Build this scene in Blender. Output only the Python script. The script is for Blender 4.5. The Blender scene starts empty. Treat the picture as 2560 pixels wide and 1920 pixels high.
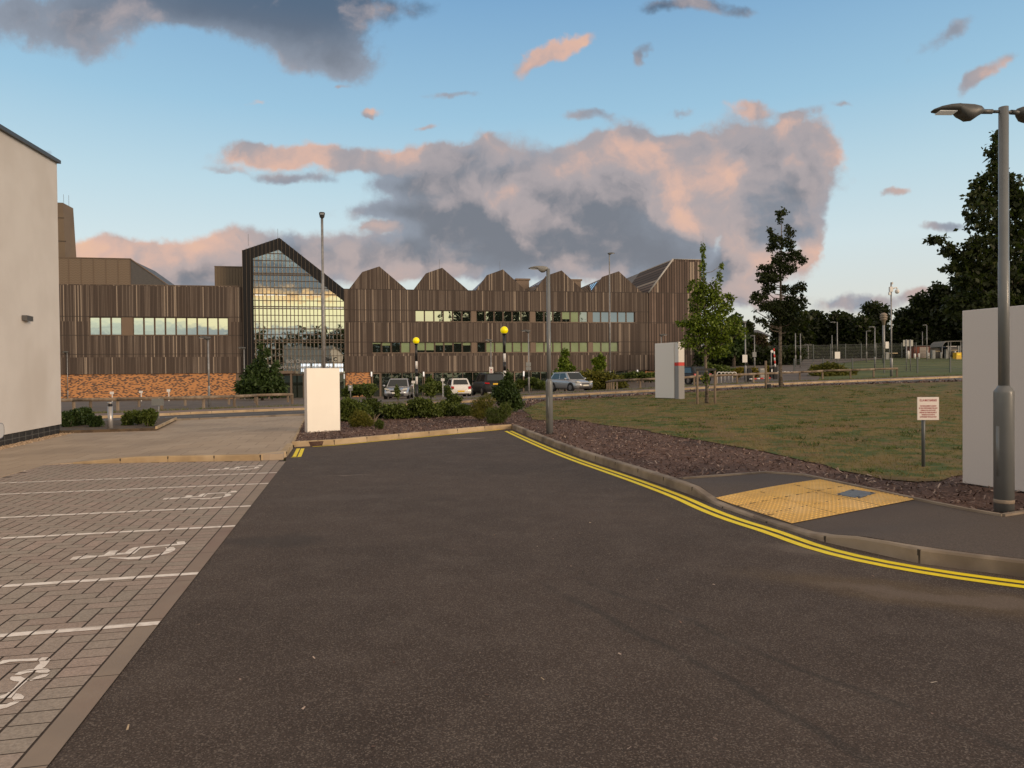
import bpy, math, random
import numpy as np
from mathutils import Vector, Matrix
S = bpy.context.scene
COL = S.collection
PI = math.pi
rad = math.radians
RNG = np.random.default_rng(7)
random.seed(11)

# ------------------------------------------------------------------ camera
EYE = 1.6; FPX = 1775.0; PITCH = math.atan(22/FPX); ROLL = 0.0098
cam = bpy.data.cameras.new('camera'); co = bpy.data.objects.new('camera', cam); COL.objects.link(co)
cam.sensor_fit = 'HORIZONTAL'; cam.sensor_width = 36.0; cam.lens = 36.0*FPX/2560
cam.clip_start = 0.05; cam.clip_end = 3000
co.matrix_world = Matrix.Translation((0, 0, EYE)) @ Matrix.Rotation(PI/2-PITCH, 4, 'X') @ Matrix.Rotation(-ROLL, 4, 'Z')
S.camera = co
S.render.resolution_x = 1024; S.render.resolution_y = 768
CM = co.matrix_world.to_3x3()
RT, UP, FW = CM @ Vector((1, 0, 0)), CM @ Vector((0, 1, 0)), CM @ Vector((0, 0, -1))

def ray(px, py):
    return (FW*FPX + RT*(px-1280) - UP*(py-960)).normalized()

# ------------------------------------------------------------------ world
W = bpy.data.worlds.new('World'); S.world = W; W.use_nodes = True
SUN_EL, SUN_AZ = rad(12), rad(128)          # azimuth clockwise from +Y
SUN_DIR = Vector((math.sin(SUN_AZ)*math.cos(SUN_EL), math.cos(SUN_AZ)*math.cos(SUN_EL), math.sin(SUN_EL)))

class NT:
    def __init__(s, nt): s.nt = nt; s.L = nt.links.new
    def n(s, t, **kw):
        nd = s.nt.nodes.new(t)
        for k, v in kw.items(): setattr(nd, k, v)
        return nd
    def put(s, sock, v):
        if isinstance(v, bpy.types.NodeSocket): s.L(v, sock)
        elif v is not None: sock.default_value = v
    def m(s, op, a, b=None, c=None, clamp=False):
        nd = s.n('ShaderNodeMath', operation=op, use_clamp=clamp)
        s.put(nd.inputs[0], a); s.put(nd.inputs[1], b); s.put(nd.inputs[2], c)
        return nd.outputs[0]
    def v(s, op, a, b=None, sc=None):
        nd = s.n('ShaderNodeVectorMath', operation=op)
        s.put(nd.inputs[0], a)
        if b is not None: s.put(nd.inputs[1], b)
        if sc is not None: s.put(nd.inputs['Scale'], sc)
        return nd.outputs['Value'] if op in ('DOT_PRODUCT', 'LENGTH', 'DISTANCE') else nd.outputs[0]
    def mix(s, f, a, b, mode='MIX'):
        nd = s.n('ShaderNodeMix', data_type='RGBA', blend_type=mode)
        s.put(nd.inputs[0], f); s.put(nd.inputs[6], c4(a)); s.put(nd.inputs[7], c4(b))
        return nd.outputs[2]
    def ramp(s, f, stops, interp='LINEAR'):
        nd = s.n('ShaderNodeValToRGB'); cr = nd.color_ramp; cr.interpolation = interp
        while len(cr.elements) < len(stops): cr.elements.new(0.5)
        for e, (p, c) in zip(cr.elements, stops):
            e.position = p; e.color = c4(c)
        s.put(nd.inputs[0], f)
        return nd.outputs[0]
    def noise(s, vec, scale, detail=3, rough=.55, dist=0, dim='3D', out=0):
        nd = s.n('ShaderNodeTexNoise', noise_dimensions=dim)
        if vec is not None: s.L(vec, nd.inputs['Vector'])
        nd.inputs['Scale'].default_value = scale; nd.inputs['Detail'].default_value = detail
        nd.inputs['Roughness'].default_value = rough; nd.inputs['Distortion'].default_value = dist
        return nd.outputs[out]
    def ss(s, x, a, b, lo=0., hi=1.):
        nd = s.n('ShaderNodeMapRange', interpolation_type='SMOOTHSTEP')
        s.put(nd.inputs[0], x); nd.inputs[1].default_value = a; nd.inputs[2].default_value = b
        nd.inputs[3].default_value = lo; nd.inputs[4].default_value = hi
        return nd.outputs[0]
    def comb(s, x, y, z):
        nd = s.n('ShaderNodeCombineXYZ'); s.put(nd.inputs[0], x); s.put(nd.inputs[1], y); s.put(nd.inputs[2], z)
        return nd.outputs[0]
    def sep(s, v):
        nd = s.n('ShaderNodeSeparateXYZ'); s.L(v, nd.inputs[0]); return nd.outputs

def c4(c):
    if isinstance(c, bpy.types.NodeSocket) or c is None: return c
    if isinstance(c, (int, float)): return (c, c, c, 1)
    return tuple(c)+(1,) if len(c) == 3 else tuple(c)

def srgb(r, g, b):
    f = lambda v: (v/255/12.92) if v/255 <= .04045 else ((v/255+.055)/1.055)**2.4
    return (f(r), f(g), f(b))

def build_world():
    N = NT(W.node_tree)
    bg = W.node_tree.nodes['Background']
    sk = N.n('ShaderNodeTexSky', sky_type='NISHITA', sun_disc=False)
    sk.sun_elevation = SUN_EL; sk.sun_rotation = SUN_AZ
    sk.air_density = 1.2; sk.dust_density = .6
    tc = N.n('ShaderNodeTexCoord').outputs['Generated']
    x, y, z = N.sep(tc)
    zc = N.m('MAXIMUM', z, 0.0)
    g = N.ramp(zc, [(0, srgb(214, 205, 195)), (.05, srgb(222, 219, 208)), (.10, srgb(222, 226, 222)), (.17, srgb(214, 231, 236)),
                    (.25, srgb(192, 221, 234)), (.34, srgb(160, 202, 228)), (.47, srgb(126, 172, 212)), (.55, srgb(165, 165, 168)), (1, srgb(212, 190, 168))])  # last stops lie above the view, warmed to tint and lift the ground light
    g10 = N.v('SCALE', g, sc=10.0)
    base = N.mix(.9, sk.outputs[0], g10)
    # tangent-plane coordinates of the direction, front half of the sky
    yy = N.m('MAXIMUM', y, .08)
    p0 = N.comb(N.m('DIVIDE', x, yy), N.m('DIVIDE', z, yy), 0.0)
    wn = N.v('SUBTRACT', N.noise(p0, 7, 5, .6, out=1), (.5, .5, .5))
    p = N.v('ADD', p0, N.v('MULTIPLY', wn, (.13, .07, 0)))
    blobs = [  # display px x, y, rx, ry, angle deg, amount, warmth
        (40, 30, 110, 60, 0, 1.1, -.7), (215, 35, 75, 75, 20, 1.3, -.7), (500, 5, 190, 50, 0, 1.4, -1), (660, 40, 140, 60, 8, 1.3, -1), (745, 125, 65, 42, 20, 1.2, -1), (620, 120, 45, 30, 10, .5, .1), (590, 10, 260, 36, 0, 1.0, -1),
        (570, 318, 60, 18, 12, 1.0, .1), (730, 338, 190, 22, 2, 1.5, .9), (940, 348, 80, 22, 5, 1.1, .5), (640, 382, 65, 12, 3, .8, -.8),
        (1050, 322, 25, 20, 0, .9, .5), (900, 395, 80, 20, -5, .9, -.5),
        (1000, 440, 150, 75, 10, 1.3, -.35), (1170, 400, 170, 75, -5, 1.5, .3), (1370, 375, 160, 75, -8, 1.6, .55), (1590, 350, 150, 58, -3, 1.6, .35), (1740, 370, 62, 80, 10, 1.3, .3), (1450, 300, 90, 12, -4, .6, 1.6), (1700, 305, 70, 12, 8, .5, 1.0), (1640, 425, 100, 34, 0, .8, -.1), (1552, 524, 50, 18, -50, -.85, 0), (1690, 545, 60, 10, 5, -.7, 0), (1800, 500, 30, 60, 0, -.5, 0),
        (1450, 455, 100, 42, 22, 1.1, 1.6), (1255, 500, 250, 62, 5, 1.5, -1.0), (1080, 560, 200, 45, 0, 1.4, -.8), (850, 462, 95, 20, 0, 1.0, -.4), (960, 500, 60, 20, 0, .9, -.6), (860, 558, 90, 42, 0, 1.2, -.5), (815, 498, 30, 9, 0, .9, 1.3),
        (1660, 490, 110, 50, 5, 1.4, -.3), (1215, 480, 30, 18, 20, .5, .8), (1750, 340, 60, 30, 0, .8, .2), (1350, 300, 90, 14, -5, .7, .9),
        (300, 545, 150, 32, -2, 1.5, 1.0), (210, 540, 50, 24, 0, 1.0, 1.0), (500, 560, 140, 44, 0, 1.4, .6), (690, 560, 110, 40, 0, 1.2, .1), (400, 600, 200, 30, 0, 1.2, -.3), (950, 590, 90, 16, 0, .8, 1.0),
        (1400, 570, 190, 45, 0, 1.3, -.5), (1620, 575, 95, 38, 0, 1.2, .6), (1745, 560, 26, 34, 20, 1.0, 1.4), (1590, 630, 70, 24, 0, 1.1, .3), (1860, 654, 115, 15, -4, .9, -.4), (2000, 640, 60, 12, 0, .5, -.3), (1700, 640, 60, 10, 0, .6, .6),
        (1215, 103, 70, 15, -18, .9, .9), (1150, 140, 55, 18, -25, .55, .5), (1405, 108, 30, 16, -40, .8, -.6), (818, 238, 26, 10, 0, .9, .8), (812, 250, 28, 7, 0, .6, -.7), (975, 198, 52, 10, 0, .7, -.4),
        (1612, 240, 36, 20, 14, .85, .55), (1260, 243, 52, 12, 5, .7, -.4), (1390, 285, 30, 18, 0, .8, -.4), (1470, 235, 25, 9, 0, .6, -.5), (1720, 262, 45, 12, -25, .8, .4), (1830, 230, 26, 9, 5, .6, .6), (1700, 258, 30, 12, 0, .5, .1),
        (2130, 165, 62, 20, -32, .9, -.1), (2050, 70, 90, 24, -35, .6, -.6), (1490, 8, 85, 20, 4, .9, -.4), (1940, 413, 48, 9, -10, .7, .1), (2030, 490, 48, 11, -5, .7, -.2), (548, 214, 24, 8, 0, .6, 1.0), (735, 182, 14, 5, 0, .5, 1.0), (1860, 400, 30, 20, 0, .3, 0), (932, 272, 18, 8, 0, .5, .6), (500, 360, 60, 8, 10, .3, .2), (100, 322, 18, 6, 0, .6, -.4),
    ]
    dens = 0.0; warm = 0.0
    for (bx, by, rx, ry, an, am, wa) in blobs:
        d = ray(bx*2560/2212, by*2560/2212)
        mp = N.n('ShaderNodeMapping', vector_type='TEXTURE')
        N.L(p, mp.inputs[0])
        mp.inputs[1].default_value = (d.x/d.y, d.z/d.y, 0)
        mp.inputs[2].default_value = (0, 0, -rad(an))
        k = 2560/2212/FPX
        mp.inputs[3].default_value = (rx*k*1.0, ry*k*1.0, 1)
        r2 = N.v('DOT_PRODUCT', mp.outputs[0], mp.outputs[0])
        e = N.m('POWER', .42, r2)
        am = am*(1.12 if rx < 95 and ry < 25 else 1); dens = N.m('MULTIPLY_ADD', e, am, dens)
        warm = N.m('MULTIPLY_ADD', e, am*wa, warm)
    n1 = N.noise(p0, 11, 8, .62)
    n2 = N.noise(N.v('ADD', p0, (3.1, 1.7, .5)), 26, 6, .6)
    nn = N.m('ADD', N.m('MULTIPLY', N.m('SUBTRACT', n1, .5), 1.25), N.m('MULTIPLY', N.m('SUBTRACT', n2, .5), .65))
    edge = N.m('MINIMUM', N.m('MULTIPLY', dens, 3.2), 1.15)
    D = N.m('ADD', dens, N.m('MULTIPLY', nn, edge))
    alpha = N.ss(D, .22, .85)
    thick = N.ss(D, .4, 2.2)
    w = N.m('DIVIDE', warm, N.m('MAXIMUM', dens, .3))
    # the lit side is towards the low sun: warm patches broken up by relief of the cloud
    rel = N.m('SUBTRACT', N.noise(p, 7.5, 6, .5), N.noise(N.v('ADD', p, (.016, .034, 0)), 7.5, 6, .5))
    ww = N.m('ADD', w, N.m('ADD', N.m('MULTIPLY', rel, 5.2), N.m('MULTIPLY', N.m('SUBTRACT', n2, .5), .5)))
    cool = N.mix(thick, srgb(148, 155, 168), srgb(114, 117, 127))
    topdark = N.ss(z, .38, .46)
    cool = N.mix(topdark, cool, srgb(84, 102, 124))
    rose = N.mix(N.ss(z, .05, .3), srgb(188, 168, 163), srgb(170, 160, 162))
    cc = N.mix(N.ss(ww, -.7, .35), cool, rose)
    cc = N.mix(N.ss(ww, .25, 1.25), cc, srgb(221, 181, 163))
    cc = N.mix(N.ss(ww, 1.0, 2.1), cc, srgb(240, 192, 156))
    cc = N.v('SCALE', cc, sc=10.0)
    front = N.m('GREATER_THAN', y, .09)
    sky1 = N.mix(N.m('MULTIPLY', N.m('MULTIPLY', alpha, .94), front), base, cc)
    # the sunset side behind the camera: yellow glow under grey cloud
    back = N.ss(N.m('MULTIPLY', y, -1.0), -.1, .5)
    q = N.comb(x, N.m('MULTIPLY', z, 7.0), y)
    bn = N.m('SUBTRACT', N.noise(q, 4.5, 6, .6), .5)
    zz = N.m('ADD', z, N.m('MULTIPLY', bn, .05))
    az = N.m('DIVIDE', x, N.m('MAXIMUM', N.m('MULTIPLY', y, -1.0), .1))
    glow = N.ramp(zz, [(0, (9, 7.5, 5)), (.045, (4.6, 5.2, 5.6)), (.062, (5, 5.6, 5.8)), (.070, (13.5, 12.5, 8.2)), (.104, (15.5, 14.3, 8.6)), (.113, (15, 9.5, 4.6)), (.122, (2.4, 2.8, 3.3)), (.15, (2.0, 2.5, 3.1)), (.160, (5, 6.0, 6.4)), (.175, (2.8, 3.3, 3.9)), (.2, (6.5, 7.6, 7.6)), (.35, (12, 9.8, 7.6)), (.6, (9.5, 7.8, 6.4)), (1, (7.5, 6.0, 4.8))])  # highest stops, also unseen, warmed for the light they give
    blue = N.ramp(N.m('ADD', zz, 0.0), [(0, (4, 4, 4)), (.06, (5.2, 6, 6.2)), (.1, (4.2, 4.8, 5.3)), (.2, (6, 7, 7.4)), (.4, (9, 8, 7)), (1, (5, 4.2, 3.6))])
    glow = N.mix(N.ss(az, .40, .56), glow, blue)
    pale = N.mix(.6, glow, (10.5, 11.5, 9.5))
    glow = N.mix(N.m('MULTIPLY', N.m('MULTIPLY', N.ss(az, 0.0, -.12), N.ss(z, .15, .12)), N.ss(N.noise(q, 7, 5, .6), .4, .6)), glow, pale)
    sky2 = N.mix(back, sky1, glow)
    dark = N.m('GREATER_THAN', z, -.01)
    fin = N.mix(dark, (1.2, 1.0, .8), sky2)
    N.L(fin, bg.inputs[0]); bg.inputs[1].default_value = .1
build_world()
W.cycles.sampling_method = 'MANUAL'; W.cycles.sample_map_resolution = 512

sl = bpy.data.lights.new('sun', 'SUN'); so = bpy.data.objects.new('sun', sl); COL.objects.link(so)
sl.energy = 2.4; sl.angle = rad(22); sl.color = (1, .74, .5)
so.rotation_euler = SUN_DIR.to_track_quat('Z', 'Y').to_euler()
S.view_settings.view_transform = 'Standard'; S.view_settings.look = 'None'
S.view_settings.exposure = 0.0; S.view_settings.gamma = 1.0

# ------------------------------------------------------------------ terrain
def sm(x, a, b):
    t = np.clip((np.asarray(x, float)-a)/(b-a), 0, 1); return t*t*(3-2*t)
TX = np.array([-60, -14, -8, -3, .5, 6.5, 13, 18, 28, 40, 80.]); TZ = np.array([0, 0, .02, .14, .33, .52, .80, .93, 1.15, 1.3, 1.45])
fx = np.linspace(-60, 80, 1401); fz = np.interp(fx, TX, TZ); kz = np.hanning(41); kz /= kz.sum()
fz = np.convolve(np.pad(fz, 20, 'edge'), kz, 'valid')
def T(x, y):
    x = np.asarray(x, float); y = np.asarray(y, float)
    r = np.interp(x, fx, fz)*sm(y, 10, 36)
    d = -.85*sm(y, 47, 78)*(1-sm(x, 6, 26))
    h = .045*np.clip(y-55, 0, 75)*sm(x, 12, 28)
    return r+d+h
KERB_PX = [(1280, 1083), (1345, 1107), (1450, 1146), (1600, 1193), (1687, 1223), (1752, 1247), (1800, 1269), (1885, 1300), (1975, 1325), (2077, 1362), (2164, 1384), (2260, 1403), (2400, 1425), (2524, 1441), (2640, 1455), (2900, 1478), (3400, 1500)]
def flat(px, py, z=0.0):
    d = ray(px, py); t = (z-EYE)/d.z; return np.array([d.x*t, d.y*t])
DROP_A, DROP_B = flat(1800, 1269), flat(1985, 1329)
def seg_st(x, y, a, b):
    u = b-a; L = np.hypot(*u); u = u/L; dx = x-a[0]; dy = y-a[1]
    return (dx*u[0]+dy*u[1]), np.abs(-dx*u[1]+dy*u[0]), L
def V(x, y):      # verge / footpath level above the road
    s, d, L = seg_st(np.asarray(x, float), np.asarray(y, float), DROP_A, DROP_B)
    w = sm(s, -1.0, -.15)*(1-sm(s, L+.1, L+.95))
    return .115 - .10*w*(1-np.clip(d/2.1, 0, 1))
def VL(x, y):     # slab pavement level on the left
    return .006+.105*sm(x, -8.9, -6.9)+.0*y
SURF = {'road': lambda x, y: T(x, y), 'verge': lambda x, y: T(x, y)+V(x, y), 'slab': lambda x, y: T(x, y)+VL(x, y), 'far': lambda x, y: T(x, y)+.1}
def G(px, py, surf='road', lim=400):
    d = ray(px, py); f = SURF[surf]; t = 1.0; st = .25; prev = t
    while t < lim:
        x, y, z = d.x*t, d.y*t, EYE+d.z*t
        if z <= f(x, y):
            a, b = prev, t
            for _ in range(30):
                m = (a+b)/2
                if EYE+d.z*m <= f(d.x*m, d.y*m): b = m
                else: a = m
            return np.array([d.x*b, d.y*b])
        prev = t; t += st; st = min(1.0, st*1.02)
    return np.array([d.x*lim, d.y*lim])
def at(px, py, Y):
    d = ray(px, py); t = Y/d.y; return Vector((d.x*t, Y, EYE+d.z*t))
def zt(px_y, px_x, Y): return at(px_x, px_y, Y).z

# ------------------------------------------------------------------ tagging and mesh building
def tag(o, label=None, cat=None, group=None, kind=None):
    if label: o['label'] = label
    if cat: o['category'] = cat
    if group: o['group'] = group
    if kind: o['kind'] = kind
    return o
def thing(name, label, cat, loc=(0, 0, 0), rz=0, group=None):
    o = bpy.data.objects.new(name, None); COL.objects.link(o); o.empty_display_size = .2
    o.location = loc; o.rotation_euler = (0, 0, rz)
    return tag(o, label, cat, group)
def copy_tree(o, parent=None):
    c = o.copy(); COL.objects.link(c)
    if parent is not None: c.parent = parent
    for ch in list(o.children): copy_tree(ch, c)
    return c

class B:
    def __init__(s): s.v = []; s.f = []; s.mi = []; s.cur = 0; s.sm = []; s.smooth = False
    def add(s, vs, fs):
        o = len(s.v); s.v += [tuple(v) for v in vs]
        for f in fs:
            s.f.append(tuple(i+o for i in f)); s.mi.append(s.cur); s.sm.append(s.smooth)
        return s
    def box(s, x0, y0, z0, x1, y1, z1, M=None):
        vs = [(x0, y0, z0), (x1, y0, z0), (x1, y1, z0), (x0, y1, z0), (x0, y0, z1), (x1, y0, z1), (x1, y1, z1), (x0, y1, z1)]
        if M is not None: vs = [tuple(M @ Vector(v)) for v in vs]
        return s.add(vs, [(0, 3, 2, 1), (4, 5, 6, 7), (0, 1, 5, 4), (1, 2, 6, 5), (2, 3, 7, 6), (3, 0, 4, 7)])
    def cbox(s, cx, cy, cz, sx, sy, sz, rz=0, M=None):
        R = Matrix.Translation((cx, cy, cz)) @ Matrix.Rotation(rz, 4, 'Z')
        if M is not None: R = M @ R
        return s.box(-sx/2, -sy/2, -sz/2, sx/2, sy/2, sz/2, R)
    def quad(s, a, b, c, d): return s.add([a, b, c, d], [(0, 1, 2, 3)])
    def tube(s, pts, rs, n=8, cap=True):
        pts = [Vector(p) for p in pts]; k = len(pts)
        if isinstance(rs, (int, float)): rs = [rs]*k
        vs = []; ref = None
        for i, p in enumerate(pts):
            t = (pts[min(i+1, k-1)]-pts[max(i-1, 0)])
            t = t.normalized() if t.length > 1e-9 else Vector((0, 0, 1))
            if ref is None:
                ref = Vector((1, 0, 0)) if abs(t.x) < .8 else Vector((0, 1, 0))
            a = (ref-t*ref.dot(t)).normalized(); ref = a; b = t.cross(a)
            for j in range(n):
                an = 2*PI*j/n; vs.append(p+(a*math.cos(an)+b*math.sin(an))*rs[i])
        fs = [(i*n+j, i*n+(j+1) % n, (i+1)*n+(j+1) % n, (i+1)*n+j) for i in range(k-1) for j in range(n)]
        old = s.smooth; s.smooth = n > 5; s.add(vs, fs)
        s.smooth = False
        if cap:
            o = len(s.v)-len(vs)
            s.f.append(tuple(o+j for j in reversed(range(n)))); s.mi.append(s.cur); s.sm.append(False)
            s.f.append(tuple(o+(k-1)*n+j for j in range(n))); s.mi.append(s.cur); s.sm.append(False)
        s.smooth = old
        return s
    def lathe(s, cx, cy, prof, n=20):
        return s.tube([(cx, cy, z) for r, z in prof], [max(r, 1e-4) for r, z in prof], n)
    def prism(s, poly, fn, d0, d1):
        """poly: 2-d outline, fn(u, v, d) -> 3-d"""
        n = len(poly)
        vs = [fn(u, v, d0) for u, v in poly]+[fn(u, v, d1) for u, v in poly]
        return s.add(vs, [tuple(range(n)), tuple(reversed(range(n, 2*n)))]+[(i, i+n, (i+1) % n+n, (i+1) % n) for i in range(n)])
    def sphere(s, c, r, n=16, m=10, sz=1):
        prof = [(r*math.sin(PI*i/m), c[2]-r*sz*math.cos(PI*i/m)) for i in range(m+1)]
        return s.lathe(c[0], c[1], prof, n)
    def obj(s, name, mats, parent=None, origin=None, bevel=None, **tg):
        me = bpy.data.meshes.new(name)
        vs = s.v
        if origin is not None: vs = [(a-origin[0], b-origin[1], c-origin[2]) for a, b, c in vs]
        me.from_pydata(vs, [], s.f)
        if not isinstance(mats, (list, tuple)): mats = [mats]
        for m in mats: me.materials.append(m)
        if len(mats) > 1: me.polygons.foreach_set('material_index', s.mi)
        me.polygons.foreach_set('use_smooth', s.sm)
        import bmesh
        bm = bmesh.new(); bm.from_mesh(me); bmesh.ops.recalc_face_normals(bm, faces=bm.faces)
        if bevel:
            es = [e for e in bm.edges if len(e.link_faces) == 2 and e.calc_face_angle(0) > rad(25)]
            bmesh.ops.bevel(bm, geom=es, offset=bevel, segments=2, profile=.5, affect='EDGES', clamp_overlap=True)
        bm.to_mesh(me); bm.free(); me.update()
        o = bpy.data.objects.new(name, me); COL.objects.link(o)
        if origin is not None and parent is None: o.location = origin
        if parent is not None: o.parent = parent
        if tg: tag(o, **tg)
        return o

def mesh_np(name, verts, nq, mat, tone=None, parent=None, k=4, loc=None):
    """verts (nq*k, 3): one k-gon each"""
    me = bpy.data.meshes.new(name); nv = len(verts)
    me.vertices.add(nv); me.vertices.foreach_set('co', verts.astype(np.float32).ravel())
    me.loops.add(nv); me.loops.foreach_set('vertex_index', np.arange(nv, dtype=np.int32))
    me.polygons.add(nq); me.polygons.foreach_set('loop_start', np.arange(0, nv, k, dtype=np.int32))
    me.update(calc_edges=True)
    if tone is not None:
        a = me.attributes.new('tone', 'FLOAT', 'FACE'); a.data.foreach_set('value', tone.astype(np.float32))
    me.materials.append(mat)
    o = bpy.data.objects.new(name, me); COL.objects.link(o)
    if loc is not None: o.location = loc
    if parent is not None: o.parent = parent
    return o

# ------------------------------------------------------------------ materials
def mat(name, c1, c2=None, rough=.7, metal=0., scale=5., detail=4, bump=0., bscale=None, spec=.5, lo=.35, hi=.65, vec='Object', c3=None, s3=.6, stretch=None, emit=None, estr=1., coat=0.):
    M = bpy.data.materials.new(name); M.use_nodes = True; N = NT(M.node_tree)
    b = M.node_tree.nodes['Principled BSDF']
    b.inputs['Roughness'].default_value = rough; b.inputs['Metallic'].default_value = metal
    b.inputs['Specular IOR Level'].default_value = spec
    if coat: b.inputs['Coat Weight'].default_value = coat
    tc = N.n('ShaderNodeTexCoord').outputs[vec]
    if stretch: tc = N.v('MULTIPLY', tc, stretch)
    col = c4(c1)
    if c2 is not None:
        f = N.ss(N.noise(tc, scale, detail), lo, hi); col = N.mix(f, c1, c2)
    if c3 is not None:
        f = N.ss(N.noise(N.v('ADD', tc, (7.7, 3.3, 1.1)), s3, 3), .45, .7); col = N.mix(f, col, c3)
    N.put(b.inputs['Base Color'], col)
    if bump:
        bn = N.n('ShaderNodeBump'); bn.inputs['Strength'].default_value = 1; bn.inputs['Distance'].default_value = bump
        N.L(N.noise(tc, bscale or scale*4, 4), bn.inputs['Height']); N.L(bn.outputs[0], b.inputs['Normal'])
    if emit: b.inputs['Emission Color'].default_value = c4(emit); b.inputs['Emission Strength'].default_value = estr
    M['_'] = 0
    return M

def leafmat(name, ca, cb, cc=None):
    M = bpy.data.materials.new(name); M.use_nodes = True; N = NT(M.node_tree)
    nt = M.node_tree; b = nt.nodes['Principled BSDF']
    at_ = N.n('ShaderNodeAttribute', attribute_name='tone')
    stops = [(0, ca), (1, cb)] if cc is None else [(0, ca), (.8, cb), (1, cc)]
    c = N.ramp(at_.outputs['Fac'], stops)
    N.L(c, b.inputs['Base Color']); b.inputs['Roughness'].default_value = .55; b.inputs['Specular IOR Level'].default_value = .3
    tr = N.n('ShaderNodeBsdfTranslucent'); N.L(N.mix(.5, c, (.12, .2, .02)), tr.inputs[0])
    mx = N.n('ShaderNodeMixShader'); mx.inputs[0].default_value = .22
    N.L(b.outputs[0], mx.inputs[1]); N.L(tr.outputs[0], mx.inputs[2])
    N.L(mx.outputs[0], nt.nodes['Material Output'].inputs['Surface'])
    return M

def asphalt_mat():
    M = bpy.data.materials.new('asphalt_fine'); M.use_nodes = True; N = NT(M.node_tree); b = M.node_tree.nodes['Principled BSDF']
    tc = N.n('ShaderNodeTexCoord').outputs['Object']
    big = N.noise(tc, .35, 5, .6); mid = N.noise(tc, 2.2, 5, .65)
    c = N.mix(N.ss(big, .3, .7), (.058, .042, .034), (.086, .063, .051))
    c = N.mix(N.m('MULTIPLY', N.ss(mid, .4, .75), .5), c, (.125, .10, .085))
    fine = N.noise(tc, 85, 5, .75)
    vo = N.n('ShaderNodeTexVoronoi'); N.L(tc, vo.inputs['Vector']); vo.inputs['Scale'].default_value = 150
    r, g, bb = N.sep(vo.outputs['Color'])
    c = N.mix(N.ss(fine, .35, .7), N.v('SCALE', c, sc=.5), N.v('SCALE', c, sc=1.5))
    c = N.mix(N.m('MULTIPLY', N.m('GREATER_THAN', r, .84), .5), c, (.24, .2, .17))
    c = N.mix(N.m('MULTIPLY', N.m('LESS_THAN', r, .2), .35), c, (.03, .022, .02))
    X, Y, Z = N.sep(tc)
    # tyre marks curving across, and a soft sandy-brown patch by the dropped kerb
    for (a, bq, wd) in ((flat(1420, 1440), flat(2250, 1760), .028), (flat(1330, 1450), flat(2120, 1860), .032)):
        u = (bq-a)/np.hypot(*(bq-a)); nx, ny = -u[1], u[0]
        dist = N.m('ABSOLUTE', N.m('ADD', N.m('ADD', N.m('MULTIPLY', X, float(nx)), N.m('MULTIPLY', Y, float(ny))), N.m('ADD', float(-(a[0]*nx+a[1]*ny)), N.m('MULTIPLY', N.m('SUBTRACT', N.noise(tc, .8, 2), .5), .35))))
        al = N.m('ADD', N.m('MULTIPLY', X, float(u[0])), N.m('MULTIPLY', Y, float(u[1])))
        s0 = float(a @ u)
        mk = N.m('MULTIPLY', N.m('MULTIPLY', N.ss(dist, wd*.5, wd*1.6, 1, 0), N.ss(al, s0-.3, s0+.8)), N.ss(N.noise(tc, 2, 3), .30, .55))
        c = N.mix(N.m('MULTIPLY', mk, .42), c, (.025, .024, .022))
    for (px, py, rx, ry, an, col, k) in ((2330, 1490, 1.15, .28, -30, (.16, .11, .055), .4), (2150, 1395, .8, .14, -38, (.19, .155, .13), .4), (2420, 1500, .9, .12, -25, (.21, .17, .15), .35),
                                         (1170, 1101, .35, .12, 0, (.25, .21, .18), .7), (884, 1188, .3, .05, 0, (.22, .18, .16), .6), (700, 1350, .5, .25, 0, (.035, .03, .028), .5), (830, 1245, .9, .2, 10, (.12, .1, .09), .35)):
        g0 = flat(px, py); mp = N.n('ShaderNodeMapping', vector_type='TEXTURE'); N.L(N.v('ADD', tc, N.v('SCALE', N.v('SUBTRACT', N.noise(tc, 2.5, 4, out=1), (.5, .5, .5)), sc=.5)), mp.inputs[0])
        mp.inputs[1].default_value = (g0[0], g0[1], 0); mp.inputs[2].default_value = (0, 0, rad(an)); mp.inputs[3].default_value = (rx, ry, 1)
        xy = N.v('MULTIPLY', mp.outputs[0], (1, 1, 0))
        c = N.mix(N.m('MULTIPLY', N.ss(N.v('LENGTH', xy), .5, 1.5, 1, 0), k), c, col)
    N.L(c, b.inputs['Base Color']); b.inputs['Roughness'].default_value = .82; b.inputs['Specular IOR Level'].default_value = .35
    bn = N.n('ShaderNodeBump'); bn.inputs['Distance'].default_value = .004; N.L(fine, bn.inputs['Height']); N.L(bn.outputs[0], b.inputs['Normal'])
    return M

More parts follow.
